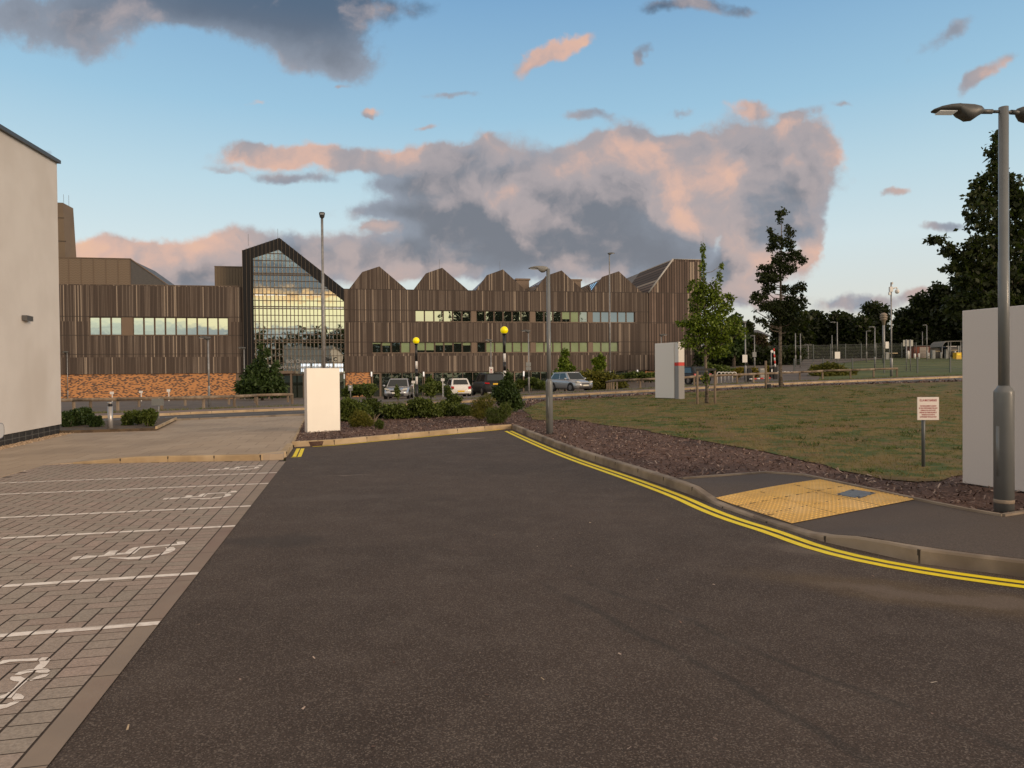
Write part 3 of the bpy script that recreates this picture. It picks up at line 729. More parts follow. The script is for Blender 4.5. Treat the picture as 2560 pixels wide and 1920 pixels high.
drape('block_paving_bed', base, lambda x, y: 0*x, .002, M_BLOCKBASE, kind='structure')
sb = B()
for k in range(-5, 14):
    L0, L1 = k*.915, (k+1)*.915-.006
    L1 = min(L1, uv(E1)[1])
    if L1 > L0: sb.add([(*xy(.0, L0), .006), (*xy(U_STRIP-.006, L0), .006), (*xy(U_STRIP-.006, L1), .006), (*xy(.0, L1), .006)], [(0, 1, 2, 3)])
tag(sb.obj('edging_strip', M_STRIP), kind='structure')

# painted bay lines and wheelchair symbols, cut where the paint crosses a joint
def clip(poly, u0, u1, v0, v1):
    for ax, lim, sg in ((0, u0, 1), (0, u1, -1), (1, v0, 1), (1, v1, -1)):
        out = []
        for i in range(len(poly)):
            a, c = poly[i-1], poly[i]; da, dc = (a[ax]-lim)*sg, (c[ax]-lim)*sg
            if (da >= 0) != (dc >= 0):
                t = da/(da-dc); out.append((a[0]+(c[0]-a[0])*t, a[1]+(c[1]-a[1])*t))
            if dc >= 0: out.append(c)
        poly = out
        if len(poly) < 3: return None
    return poly
paint = B(); bl = np.array(blocks+[(0.0, U_STRIP-.006, k*.915, (k+1)*.915-.006) for k in range(-5, 14)])
def add_paint(poly):
    us = [p[0] for p in poly]; vs = [p[1] for p in poly]
    m = (bl[:, 0] < max(us)) & (bl[:, 1] > min(us)) & (bl[:, 2] < max(vs)) & (bl[:, 3] > min(vs))
    for r in bl[m]:
        q = clip(poly, *r)
        if q: paint.add([(*xy(*p), .0095) for p in q], [tuple(range(len(q)))])
lines_px = [(685.6, 1183), (667.5, 1210), (627.7, 1266.4), (584, 1317), (492, 1436), (394.4, 1561)]
lv = [uv(flat(*p))[1] for p in lines_px]
for k, v in enumerate(lv):
    ul = uv(flat(3.6, 1202))[0] if k == 0 else uv(flat(3.6, 1202))[0]
    add_paint([(-.02, v-.037), (ul, v-.037), (ul, v+.037), (-.02, v+.037)])
a = uv(flat(48, 1179)); add_paint([(a[0]-.1, a[1]-.05), (a[0]+.35, a[1]-.05), (a[0]+.35, a[1]+.03), (a[0]-.1, a[1]+.03)])
def sym(polys, f):
    for P in polys:
        pu = [f(p) for p in P]
        for t in tessellate_polygon([[Vector((p[0], p[1], 0)) for p in pu]]): add_paint([pu[i] for i in t])
S2 = [[(90, 472), (150, 420), (380, 398), (560, 398), (650, 388), (740, 322), (885, 315), (830, 362), (990, 352), (1060, 300), (1130, 268), (1240, 252), (1500, 235), (1840, 205), (1830, 175), (1960, 163), (1985, 208), (1880, 225), (1500, 255), (1240, 285), (1140, 370), (850, 392), (600, 418), (400, 440), (240, 460)],
      [(715, 435), (800, 428), (950, 425), (1160, 422), (1440, 392), (1560, 370), (1650, 320), (1665, 290), (1645, 268), (1700, 262), (1780, 258), (1815, 285), (1790, 325), (1700, 360), (1600, 385), (1460, 420), (1250, 455), (1050, 462), (900, 450), (780, 445)]]
f2 = lambda p: uv(flat(160+p[0]/6.506, 1330+p[1]/6.506))
tip2 = f2((1985, 208)); sym(S2, lambda p: tuple(f2(p)))
for tp_ in ((594, 1231.5), (659, 1165.5)):
    dt = uv(flat(*tp_))-tip2
    sym(S2, lambda p: tuple(f2(p)+dt))
S3 = [[(-60, 270), (0, 240), (60, 205), (200, 190), (500, 175), (800, 158), (770, 212), (500, 222), (200, 238), (0, 290), (-60, 320)],
      [(800, 200), (870, 145), (1000, 140), (1047, 190), (1000, 260), (930, 340), (870, 372), (990, 375), (1047, 430), (980, 465), (850, 470), (700, 450), (570, 465), (420, 510), (300, 505), (400, 440), (570, 400), (700, 388), (760, 320), (830, 270)],
      [(205, 570), (240, 545), (430, 540), (500, 575), (600, 580), (560, 640), (400, 780), (230, 985), (0, 1005), (-150, 1020), (-150, 960), (0, 945), (130, 905), (290, 780), (400, 650), (290, 640), (215, 610)],
      [(610, 625), (750, 545), (880, 500), (1025, 490), (950, 545), (800, 590), (640, 635)],
      [(250, 990), (330, 895), (430, 905), (505, 960), (480, 1010), (270, 1030)],
      [(-150, 1140), (0, 1130), (130, 1120), (300, 1050), (450, 1045), (330, 1110), (150, 1190), (0, 1225), (-150, 1230)]]
sym(S3, lambda p: tuple(uv(flat(p[0]/8.294, 1630+p[1]/8.294))))
tag(paint.obj('bay_marking', M_WHITE), kind='structure')

# car park in front of the big building
cp = [p for p in offset_path(resample([q for q in far_s if -60 < q[0] < 13], 2.), 3.9)]
drape('car_park', cp+[np.array((14., 58.)), np.array((20., 80.)), np.array((18., 100.)), np.array((-60., 95.)), np.array((-60., 40.))], T, .0, M_CARPARK, kind='structure')
cp2 = [np.array(p) for p in ((14, 47), (22, 51), (26, 60), (38, 84), (60, 110), (60, 118), (30, 96), (22, 80), (14, 58))]
drape('access_road', cp2, T, .0, M_CARPARK, kind='structure')

# ------------------------------------------------------------------ the timber-clad building across the road
PHI = math.atan(FPX/9400.); FY = 90.0
FM = Matrix.Translation((0, FY, 0)) @ Matrix.Rotation(PHI, 4, 'Z'); FI = FM.inverted()
def F(px, py, d=0.0):
    """where the sight line meets the plane at depth d behind the facade: (along, up)"""
    r = ray(px, py); o = FI @ Vector((0, 0, EYE)); q = FI.to_3x3() @ r
    t = (d-o.y)/q.y; p = o+q*t
    return p.x, p.z
def c2(x, y): return (x/3.53, 650+y/3.53)
def c3(x, y): return (500+x/4.424, 560+y/4.424)
def c4_(x, y): return (850+x/4.424, 620+y/4.424)
def c5(x, y): return (1300+x/4.424, 600+y/4.424)
fs = lambda p, d=0.0: F(*p, d)[0]
fzz = lambda p, d=0.0: F(*p, d)[1]
Z0 = fzz(c4_(1100, 1368)); Z2B = fzz(c4_(1100, 1160)); Z2T = fzz(c4_(1100, 1040)); Z3B = fzz(c4_(1100, 817)); Z3T = fzz(c4_(1100, 690)); ZV = fzz(c4_(760, 462))
SL, SR = fs(c2(300, 600)), fs((1754, 900))
S_T0, S_T1 = fs(c3(466, 700)), fs(c3(1592, 1000))
M_CLAD = cladding_mat('weathered_battens', .15)
M_CLADW = cladding_mat('weathered_boards', .36, 1.1)
M_CLADD = mat('seam_shadow', (.035, .025, .02))
M_BRICK = brick_mat('orange_brick', (.52, .235, .09), (.08, .048, .042), (.36, .22, .12))
M_FRAME = mat('bronze_frame', (.14, .10, .072), rough=.5)
M_PANEL = mat('bronze_panel', (.165, .115, .08), (.15, .105, .075), scale=.5, rough=.55)
M_GLASS = glass_mat('window_glass', warp=.004)
M_TGLASS = glass_mat('tower_glass', refl=.62, warp=.003)
M_DGLASS = glass_mat('ground_glass', tint=(.6, .7, .6), refl=.22)
M_BLIND = mat('green_blind', (.19, .25, .125), (.22, .29, .15), scale=.6, rough=.35, coat=.5)
M_CHAR = mat('charcoal_panel', (.012, .011, .012), rough=.35, spec=.25)
M_MULL = mat('mullion_metal', (.14, .11, .085), rough=.45, metal=.2)
M_ROOF = mat('standing_seam_roof', (.19, .15, .12), (.15, .12, .10), scale=3, rough=.6, stretch=(1, .1, 1))
M_ROOFD = mat('dark_roof', (.05, .045, .045), rough=.6)
M_SKYL = glass_mat('skylight', tint=(.85, .9, 1), refl=.7)
M_TRIM = mat('pale_trim', (.42, .40, .38), rough=.5)
M_LIT = mat('lit_window', (.8, .8, .8), emit=(.80, .92, 1.0), estr=.85)
M_INT = mat('interior_dark', (.02, .02, .02))
M_LETT = mat('steel_lettering', (.34, .34, .34), rough=.4, metal=.3)
M_LETTD = mat('dark_lettering', (.01, .01, .01), rough=.4)

blg = thing('research_building', 'long weathered timber clad building with saw-tooth gables and tall glazed entrance gable', 'building', (0, FY, 0), PHI)
def fb(): return B()
W_T = .32
def wall(b, s0, s1, z0, z1, d0=0., th=W_T): b.box(s0, d0, z0, s1, d0+th, z1)
ZB = -1.6
# window positions from left to right
def xs4(a): return [fs(c4_(x, 750)) for x in a]
def xs5(a): return [fs(c5(x, 850)) for x in a]
gr3 = [xs4((830, 1450)), xs4((1506, 2102)), [fs(c4_(2158, 750)), fs(c5(112, 850))][:2], None]
L3 = [(xs4((830,))[0], xs4((1450,))[0], 6), (xs4((1506,))[0], xs4((2102,))[0], 6), (fs(c4_(2158, 750)), fs(c5(750, 850)), 8), (xs5((801,))[0], xs5((1270,))[0], 5)]
L3 = [(xs4((830,))[0], xs4((1450,))[0], 6), (xs4((1506,))[0], xs4((2102,))[0], 6), (xs5((168,))[0], xs5((750,))[0], 6), (xs5((801,))[0], xs5((1270,))[0], 5)]
L2 = [(xs4((348,))[0], xs4((773,))[0], 4), (xs4((838,))[0], xs4((1450,))[0], 6), (xs4((1510,))[0], xs4((2102,))[0], 6), (xs5((168,))[0], xs5((750,))[0], 6), (xs5((801,))[0], xs5((1085,))[0], 3)]
LW = [(fs((332, 815)), fs((390.5, 815)), 2), (fs((414, 815)), fs((572, 815)), 6)]
LW = [(fs(c2(786, 600)), fs(c2(1072, 600)), 3), (fs(c2(1171, 600)), fs(c3(312, 1100)), 9)]
ZW_B, ZW_T = fzz(c2(900, 664)), fzz(c2(900, 503))
zs_ = S_T1
main_wall = fb()
# right wing bands
SE = fs(c5(1422, 900))      # where the tall end bay starts
bands = []
def band(b, s0, s1, z0, z1): wall(b, s0, s1, z0, z1)
band(main_wall, zs_, SE, Z0, Z2B)
r0, r1 = L2[0][0], L2[-1][1]
band(main_wall, zs_, r0, Z2B, Z2T); band(main_wall, r1, SE, Z2B, Z2T)
band(main_wall, zs_, SE, Z2T, Z3B)
q0, q1 = L3[0][0], L3[-1][1]
band(main_wall, zs_, q0, Z3B, Z3T); band(main_wall, q1, SE, Z3B, Z3T)
band(main_wall, zs_, SE, Z3T, ZV)
# gables
gab = [[c4_(100, 452), c4_(245, 265), c4_(435, 203), c4_(740, 458)], [c4_(812, 462), c4_(950, 280), c4_(1130, 218), c4_(1422, 466)],
       [c4_(1500, 470), c4_(1625, 300), c4_(1802, 236), c4_(2066, 470)], [c5(158, 570), c5(290, 395), c5(460, 336), c5(718, 570)], [c5(795, 574), c5(915, 405), c5(1092, 345), c5(1352, 576)]]
gs = []
for g in gab:
    P = [F(*p) for p in g]; P[0] = (P[0][0], ZV); P[3] = (P[3][0], ZV); gs.append(P)
    main_wall.prism(P, lambda u, v, d: (u, d, v), 0, W_T)
main_wall.obj('timber_wall', M_CLAD, blg)
eb_ = fb(); EP = [F(*c5(1422, 578)), F(*c5(1690, 212)), F(*c5(2000, 214))]
ZE = EP[1][1]
EPP = [(SE, Z0-.1), (SR, Z0-.1), (SR, ZE), (EP[1][0], ZE), (SE, ZV)]
eb_.prism(EPP, lambda u, v, d: (u, d, v), -.06, 12.0)
eb_.obj('end_bay', M_CLADW, blg)
tr = fb()
a, c = Vector((SE, -.1, ZV)), Vector((EP[1][0], -.1, ZE))
tr.tube([a, c], .11, 6); tr.tube([c, Vector((SR, -.1, ZE))], .05, 6)
tr.obj('roof_trim', M_TRIM, blg)
# seams between cladding panels
sm_ = fb()
for z, s0, s1 in ((Z3B, zs_, q0), (Z3T, zs_, SE), (Z2B, zs_, SE), (Z2T, zs_, SE), (Z3B, q1, SE), (ZV, zs_, SE), (ZV, SE, SR), (Z3B, SE, SR), (Z2T, SE, SR), (Z2B, SE, SR)):
    sm_.box(s0, -.015 if s0 < SE else -.075, z-.035, s1, .02, z+.035)
for z in (fzz(c2(600, 497)), fzz(c2(600, 664)), fzz(c2(600, 833))): sm_.box(SL, -.015, z-.035, S_T0, .02, z+.035)
sm_.obj('cladding_seam', M_CLADD, blg)
# left wing
lw = fb(); ZLT = fzz(c2(1100, 220)); ZLB = fzz(c2(1100, 1006)); s_l0, s_l1 = LW[0][0], LW[1][1]
band(lw, SL, S_T0, ZLB, ZW_B); band(lw, SL, s_l0, ZW_B, ZW_T); band(lw, s_l1, S_T0, ZW_B, ZW_T); band(lw, SL, S_T0, ZW_T, ZLT)
lw.obj('timber_wall', M_CLAD, blg)
lt = fb(); lt.box(SL, -.02, ZLT, S_T0, .34, ZLT+.06); lt.obj('roof_trim', M_FRAME, blg)
bw = fb(); SBR = fs((589, 960)); bw.box(SL, .15, ZB, SBR, .4, ZLB); bw.obj('brick_wall', M_BRICK, blg)
bw = fb(); bw.box(S_T1+.1, .12, ZB, fs(c4_(338, 1450)), .4, Z0-.02); bw.obj('brick_wall', M_BRICK, blg)
bw = fb(); bw.box(fs(c5(1392, 1450)), .12, ZB, SR-.5, .4, Z0-.14); bw.obj('brick_wall', M_BRICK, blg)
bw = fb(); bw.box(SBR, .18, ZB, S_T0-.05, .4, ZLB); bw.obj('service_panel', M_FRAME, blg)
# body behind, so that nothing is paper-thin
bd = fb(); bd.box(SL, .5, ZB, S_T0, 16, ZLT-.25); bd.box(S_T1, .5, ZB, SE, 24, ZV-.9)
bd.obj('building_core', M_ROOFD, blg)
# saw-tooth roofs running back from each gable
for i, P in enumerate(gs):
    rf = fb(); depth = 20
    e = .12
    rf.prism([(P[0][0]-.2, ZV-.9), (P[0][0], P[0][1]-e), (P[1][0]+.05, P[1][1]-e-.05), (P[2][0], P[2][1]-e), (P[3][0], P[3][1]-e), (P[3][0]+.2, ZV-.9)], lambda u, v, d: (u, d, v), W_T, depth)
    ro = rf.obj('roof', M_ROOF, blg)
    if i >= 2:
        sk_ = fb(); A, C = Vector((P[0][0], 0, P[0][1]-e)), Vector((P[1][0], 0, P[1][1]-e))
        nrm = Vector((-(C.z-A.z), 0, C.x-A.x)).normalized()*.05
        for k in range(6):
            y0, y1 = 1.3+k*1.15, 1.3+k*1.15+.6
            p0, p1 = A.lerp(C, .08), A.lerp(C, .8)
            sk_.add([p0+nrm+Vector((0, y0, 0)), p1+nrm+Vector((0, y0, 0)), p1+nrm+Vector((0, y1, 0)), p0+nrm+Vector((0, y1, 0))], [(0, 1, 2, 3)])
        sk_.obj('skylight', M_SKYL, ro)
    if i >= 3:
        ch = fb(); cx = P[1][0]-1.2; ch.box(cx-.9, 9, P[2][1]-2.2, cx+.9, 11, P[2][1]-.1); ch.box(cx-1.05, 8.85, P[2][1]-.1, cx+1.05, 11.15, P[2][1]+.12)
        ch.obj('chimney', M_PANEL, ro)
rf = fb(); rf.prism([(SE-.4, ZV-.9), (SE, ZV-.1), (EP[1][0], ZE-.1), (SR-.1, ZE-.1), (SR-.1, ZV-.9)], lambda u, v, d: (u, d, v), 12.0, 30)
ro = rf.obj('roof', M_ROOF, blg)
pl = fb(); pl.box(SE-1.6, 3.5, ZV-.9, SE-.3, 5, ZV+1.3); pl.box(SE-2.6, 4, ZV-.9, SE-1.8, 5, ZV+.5); pl.obj('roof_plant', M_IRON, ro)

def window(s0, s1, z0, z1, mg, blind=0., bm=None, part=None):
    f = fb(); t = .055; d0, d1 = .12, .22
    f.box(s0, d0, z0, s0+t, d1, z1); f.box(s1-t, d0, z0, s1, d1, z1); f.box(s0+t, d0, z0, s1-t, d1, z0+t); f.box(s0+t, d0, z1-t, s1-t, d1, z1)
    w = f.obj('window', M_FRAME, blg)
    p = fb(); y = d0+.06; j = RNG.normal(0, .0025)
    zb = z1-t-(z1-z0-2*t)*blind
    if blind < .98: p.quad((s0+t, y+j, z0+t), (s1-t, y-j, z0+t), (s1-t, y-j, zb), (s0+t, y+j, zb)); p.obj('pane', mg, w)
    if blind > 0:
        q = fb(); q.box(s0+t, y-.012, zb, s1-t, y+.01, z1-t); q.obj('blind', bm or M_BLIND, w)
def winrow(rows, z0, z1, blinds):
    k = 0
    for gi, (a, c, n) in enumerate(rows):
        st_ = (c-a)/n
        for i in range(n):
            bl_, mg = blinds(gi, i)
            window(a+i*st_+.03, a+(i+1)*st_-.03, z0+.03, z1-.03, mg, bl_)
        if gi < len(rows)-1:
            p = fb(); p.box(c, .04, z0+.02, rows[gi+1][0], .2, z1-.02); p.obj('spandrel_panel', M_PANEL, blg)
    bk = fb(); bk.box(rows[0][0], .225, z0, rows[-1][1], .3, z1); bk.obj('window_backing', M_INT, blg)
winrow(L3, Z3B, Z3T, lambda g, i: (({(2, 3): .72, (2, 4): 1.0}).get((g, i), 0.), M_GLASS))
BL2 = {0: [.12, .28, .0, 1.0], 1: [.78, .78, .26, .24, .08, .27], 2: [0, 1, 1, 1, .97, 1], 3: [1]*6, 4: [1, 1, .97]}
winrow(L2, Z2B, Z2T, lambda g, i: (BL2[g][i], M_DGLASS))
winrow(LW, ZW_B, ZW_T, lambda g, i: (0., M_TGLASS))
for (a, c, z) in ((L3[0][0], L3[-1][1], Z3B), (L2[0][0], L2[-1][1], Z2B), (LW[0][0], LW[-1][1], ZW_B)):
    sl_ = fb(); sl_.box(a, -.05, z-.04, c, .12, z+.03); sl_.obj('window_sill', M_FRAME, blg)

# ground floor glazing of the right wing
g0s, g1s = fs(c4_(345, 1450)), fs(c5(1388, 1450))
gp = fb(); gp.box(g0s, .35, ZB, g1s, .42, Z0-.02); gp.obj('glazing', M_DGLASS, blg)
gmull = fb(); x = g0s; step = fs(c4_(692, 1450))-fs(c4_(578, 1450)); k = 0
while x < g1s: gmull.box(x-.035, .22, ZB, x+.035, .35, Z0-.02); x += step
gmull.box(g0s, .2, Z0-.14, g1s, .35, Z0-.02); gmull.obj('mullion', M_MULL, blg)
for (xa, xb, fn) in ((350, 452, c4_), (928, 1035, c4_), (1925, 2040, c4_), (345, 420, c5), (1195, 1320, c5)):
    s0, s1 = fs(fn(xa, 1450)), fs(fn(xb, 1450)); f = fb()
    f.box(s0, .1, ZB, s0+.17, .22, Z0-.04); f.box(s1-.17, .1, ZB, s1, .22, Z0-.04); f.box(s0+.17, .1, Z0-.22, s1-.17, .22, Z0-.04)
    dr_ = f.obj('door', M_FRAME, blg)
    p = fb(); p.box(s0+.17, .17, ZB, s1-.17, .2, Z0-.22); p.obj('pane', M_DGLASS, dr_)
for (xa, ya, fn) in ((348, 1395, c4_), (925, 1395, c4_), (2030, 1395, c4_), (368, 1470, c5), (1296, 1460, c5), (40, 1475, c5)):
    s0, z = F(*fn(xa, ya)); b = fb(); b.tube([(s0, -.12, z-.28), (s0, -.12, z+.28)], .085, 10); b.obj('wall_light', mat('wall_light_white', (.75, .75, .75), emit=(1, .95, .9), estr=.5) if 'WLM' not in globals() else WLM, blg)
    WLM = bpy.data.materials['wall_light_white']
for i in range(6):     # blinds drawn in some ground floor bays
    pass
for (xa, xb) in ((1597, 1690), (1830, 1912), (1308, 1385)):
    s0, s1 = fs(c4_(xa, 1450)), fs(c4_(xb, 1450)); b = fb(); b.box(s0, .325, Z0-2.3 if xa > 1500 else Z0-2.6, s1, .345, Z0-.15 if xa > 1500 else Z0-1.1); b.obj('blind', M_BLIND, blg)

# wall marks: pale repaired patch, vents, lettering fixed to the cladding
def text(s, size, frame, loc, parent, m, name='lettering', al='LEFT', ext=.02, bold=0.):
    cu = bpy.data.curves.new('t', 'FONT'); cu.body = s; cu.size = size; cu.extrude = ext; cu.align_x = al; cu.resolution_u = 3; cu.offset = bold
    to = bpy.data.objects.new('t', cu); me = bpy.data.meshes.new_from_object(to)
    bpy.data.objects.remove(to); me.materials.clear(); me.materials.append(m)
    me.transform(Matrix(frame).to_4x4() if len(frame) == 3 else frame)
    o = bpy.data.objects.new(name, me); COL.objects.link(o); o.parent = parent; o.location = loc; return o
FR = ((1, 0, 0), (0, 0, -1), (0, 1, 0))
text('Bob Champion', .56, FR, (F(716, 907, -.74)[0], -.76, F(716, 907, -.74)[1]), blg, M_LETT, bold=.008)
text('Research and Education Building', .53, FR, (F(675, 921.5, -.74)[0], -.76, F(675, 921.5, -.74)[1]), blg, M_LETT, bold=.008)
text('Big C', .68, FR, (F(811, 903, -.74)[0], -.755, F(811, 903, -.74)[1]), blg, M_LETTD, bold=.012)

# the tall glazed entrance gable
OUT = [F(*c3(*p), -.55) for p in ((490, 1640), (466, 290), (878, 152), (1583, 716), (1598, 1640))]
sL, sA, sR = OUT[1][0], OUT[2][0], OUT[3][0]+.1
zL, zA, zR = OUT[1][1], OUT[2][1], OUT[3][1]
INN = [F(*c3(*p), -.5) for p in ((585, 378), (868, 284), (1583, 850))]
iL = INN[0][0]
zTB = Z0-.1            # underside of the projecting glass box
def top(s): return zL+(zA-zL)*(s-sL)/(sA-sL) if s < sA else zA+(zR-zA)*(s-sA)/(sR-sA)
dz1 = zL+(zA-zL)*(iL-sL)/(sA-sL)-INN[0][1]; dz2 = zR-INN[2][1]
def itop(s): return INN[0][1]+(INN[1][1]-INN[0][1])*(s-iL)/(INN[1][0]-iL) if s < INN[1][0] else INN[1][1]+(INN[2][1]-INN[1][1])*(s-INN[1][0])/(INN[2][0]-INN[1][0])
tw = fb()
tw.prism([(sL, zTB), (iL, zTB), (iL, INN[0][1]), (INN[1][0], INN[1][1]), (sR-.02, INN[2][1]), (sR, zR), (sA, zA), (sL, zL)], lambda u, v, d: (u, d, v), -.5, -.3)
frm = tw.obj('gable_frame', M_CHAR, blg)
bx = fb(); bx.prism([(sL+.02, zTB+.02), (sR-.02, zTB+.02), (sR-.02, zR-.03), (sA, zA-.03), (sL+.02, zL-.03)], lambda u, v, d: (u, d, v), -.28, 22)
bx.obj('entrance_hall', M_CHAR, blg)
trows = [1640, 1597, 1535, 1460, 1385, 1310, 1282, 1220, 1160, 1080, 1010, 936, 915, 848, 778, 705, 632, 566, 548, 480, 408, 330, 250]
tz = [F(*c3(1000, y), -.5)[1] for y in trows]; tz[0] = zTB
nm = 26; ms = [sL+(sR-sL)*i/nm for i in range(nm+1)]
def clip_poly_top(s0, s1, z0, z1):
    P = [(s0, z0), (s1, z0)]
    a0, a1 = min(z1, itop(s0)), min(z1, itop(s1))
    mids = []
    if s0 < INN[1][0] < s1 and itop(INN[1][0]) < z1: mids = [(INN[1][0], INN[1][1])]
    if a0 <= z0 and a1 <= z0: return None
    P = [(s0, z0), (s1, z0), (s1, max(a1, z0)), *mids, (s0, max(a0, z0))]
    return P
gl = fb(); lit = fb()
for i in range(nm):
    s0, s1 = max(ms[i], iL), min(ms[i+1], sR-.05)
    if s1-s0 < .1: continue
    for k in range(len(tz)-1):
        P = clip_poly_top(s0, s1, tz[k], tz[k+1])
        if not P: continue
        j1, j2 = RNG.normal(0, .0009, 2)
        tgt = gl
        fnn = lambda u, v: (u, -.42+(u-s0)*j1+(v-tz[k])*j2, v)
        tgt.add([fnn(*p) for p in P], [tuple(range(len(P)))])
go = gl.obj('glazing', M_TGLASS, frm)
for (x0, x1) in ((1116, 1220), (1242, 1340), (1366, 1466), (1488, 1585)):
    for (y0, y1) in ((1545, 1578), (1588, 1634)):
        for h in (0, 1):
            xa = x0+(x1-x0)*h/2+1.5; xb = x0+(x1-x0)*(h+1)/2-1.5
            a, c = F(*c3(xa, y0), -.43), F(*c3(xb, y1), -.43)
            lit.box(a[0], -.445, c[1], c[0], -.43, a[1])
lit.obj('lit_window', M_LIT, frm)
for (ya, xs_) in ((933, [(600, 715), (730, 838), (855, 965), (980, 1088), (1105, 1210), (1228, 1335), (1370, 1458), (1475, 1580)]), (783, [(606, 705), (728, 830), (855, 960), (1100, 1210), (1235, 1330)])):
    lt_ = fb()
    for a_, c_ in xs_:
        p, q = F(*c3(a_, ya), -.43), F(*c3(c_, ya), -.43); lt_.box(p[0], -.44, p[1]-.07, q[0], -.43, p[1]+.06)
    lt_.obj('strip_light', mat('strip_light_%d' % ya, (.8, .8, .75), emit=(1, .95, .82), estr=.9), frm)
mu = fb()
for i in range(nm+1):
    s = ms[i]; w = .023 if s > iL-.05 else .014; mu.box(s-w, -.62, zTB, s+w, -.42, min(top(s)+.05, zA)) if s < iL-.05 else (mu.box(s-w, -.72, zTB, s+w, -.42, itop(min(s, INN[2][0]))+.02), mu.box(s-.014, -.6, itop(min(s, INN[2][0]))+.02, s+.014, -.42, min(top(s)+.05, zA)))
mu.obj('mullion', M_MULL, frm)
trn = fb()
for k, z in enumerate(tz[1:]):
    thick = trows[k+1] in (1310, 1282, 936, 915, 778, 566, 548, 1160)
    h = .055 if thick else .03
    s0 = iL; s1 = sR-.03
    # where the sloping glass edge cuts the rail
    if z > itop(s1):
        t = (INN[1][1]-z)/(INN[1][1]-INN[2][1]); s1 = INN[1][0]+(INN[2][0]-INN[1][0])*t
    if z > INN[0][1]:
        t = (z-INN[0][1])/(INN[1][1]-INN[0][1]); s0 = iL+(INN[1][0]-iL)*t
    if s1-s0 > .3: trn.box(s0, -.58, z-h, s1, -.44, z+h)
trn.obj('transom', M_MULL, frm)
lw_ = fb(); lw_.box(sL+.3, -.05, ZB, sR-.2, .1, zTB); lw_.obj('glazing', M_DGLASS, blg)
lm = fb()
for i in range(3, nm, 3): lm.box(ms[i]-.06, -.12, ZB, ms[i]+.06, -.05, zTB)
lm.box(sL+.3, -.2, zTB-.2, sR-.2, -.05, zTB); lm.obj('mullion', M_MULL, blg)
cn = fb(); a, c = fs((675, 925)), fs((731, 925)); cn.box(a, -3.4, 2.05, c+.4, -.6, 2.35)
for s in (a+.3, c+.2): cn.box(s-.09, -3.3, ZB, s+.09, -3.1, 2.05)
cn.obj('entrance_canopy', M_FRAME, blg)
for (px_, h) in ((690, 1.6), (620, 1.5), (1098, 1.2), (1258, 1.3), (122, .7)): pass
rods = fb()
for (pxx, pyy, h) in ((694, 592, 1.0), (620, 605, 1.0)):
    s, z = F(pxx, pyy); rods.tube([(s, .2, z-.4), (s, .2, z+h)], .02, 5)
for P in gs[1:3]: rods.tube([(P[2][0]-.3, .5, P[2][1]-.3), (P[2][0]-.3, .5, P[2][1]+1.1)], .018, 5)
rods.obj('lightning_rod', M_IRON, blg)

# things standing behind the left wing
DB = 8.0
pv = thing('plant_screen', 'bronze perforated metal screen with a sloping dark side above the left timber wing', 'plant room', (0, FY, 0), PHI)
M_PERF = bpy.data.materials.new('perforated_bronze'); M_PERF.use_nodes = True
def perf():
    N = NT(M_PERF.node_tree); b = M_PERF.node_tree.nodes['Principled BSDF']; tc = N.n('ShaderNodeTexCoord').outputs['Object']; X, Y, Z = N.sep(tc)
    f = N.m('MULTIPLY', N.m('SINE', N.m('MULTIPLY', X, 26.)), N.m('SINE', N.m('MULTIPLY', Z, 30.)))
    w = N.m('ABSOLUTE', N.m('SINE', N.m('MULTIPLY', N.m('ADD', Z, N.m('MULTIPLY', N.m('SINE', N.m('MULTIPLY', X, 12.)), .05)), 15.)))
    c = N.mix(N.ss(w, .1, .8), (.11, .08, .056), (.19, .14, .10)); c = N.mix(N.ss(N.noise(tc, .5, 3), .45, .7, 0, .5), c, (.16, .12, .09))
    N.L(c, b.inputs['Base Color']); b.inputs['Roughness'].default_value = .5; b.inputs['Metallic'].default_value = .2
perf()
PS = [F(150, 712, DB), F(150, 644.5, DB), F(325.5, 648, DB), F(325.5, 716, DB)]
zt_ = PS[1][1]; zb_ = ZLT-.6; s0, s1 = PS[0][0]-3, PS[2][0]
b = fb(); b.box(s0, DB, zb_, s1, DB+.25, zt_); b.obj('screen', M_PERF, pv)
b = fb(); b.prism([(s1+.004, zb_), (F(462, 716, DB)[0], zb_), (s1+.004, zt_-.02)], lambda u, v, d: (u, d, v), DB+.02, DB+10); b.obj('side_screen', mat('dark_mesh_cladding', (.062, .06, .062), (.085, .08, .08), scale=3, rough=.5, stretch=(1, 1, 6)), pv)
b = fb()
for i in range(12):
    s = s1-i*(s1-F(296, 700, DB)[0])-.02 if i else s1
    if s > s0: b.box(s-.04, DB-.05, zb_, s+.03, DB, zt_)
b.box(s0, DB-.08, zt_, s1+.05, DB+.3, zt_+.1)
b.tube([(s1, DB-.02, zt_+.05), (F(455, 716, DB)[0], DB-.02, zb_+.4)], .08, 5); b.obj('screen_trim', M_FRAME, pv)
st_ = thing('stair_tower', 'tapering bronze panelled tower just right of the white rendered building', 'tower', (0, FY, 0), PHI)
DT = 14.
b = fb(); P = [F(135, 660, DT), F(172, 660, DT), F(155, 507, DT), F(135, 506, DT)]
xA, xB, xC = F(164, 500, DT)[0], F(182, 643, DT)[0], F(157, 507, DT)[0]
zT_, zBt = F(150, 506.5, DT)[1], ZLT-1
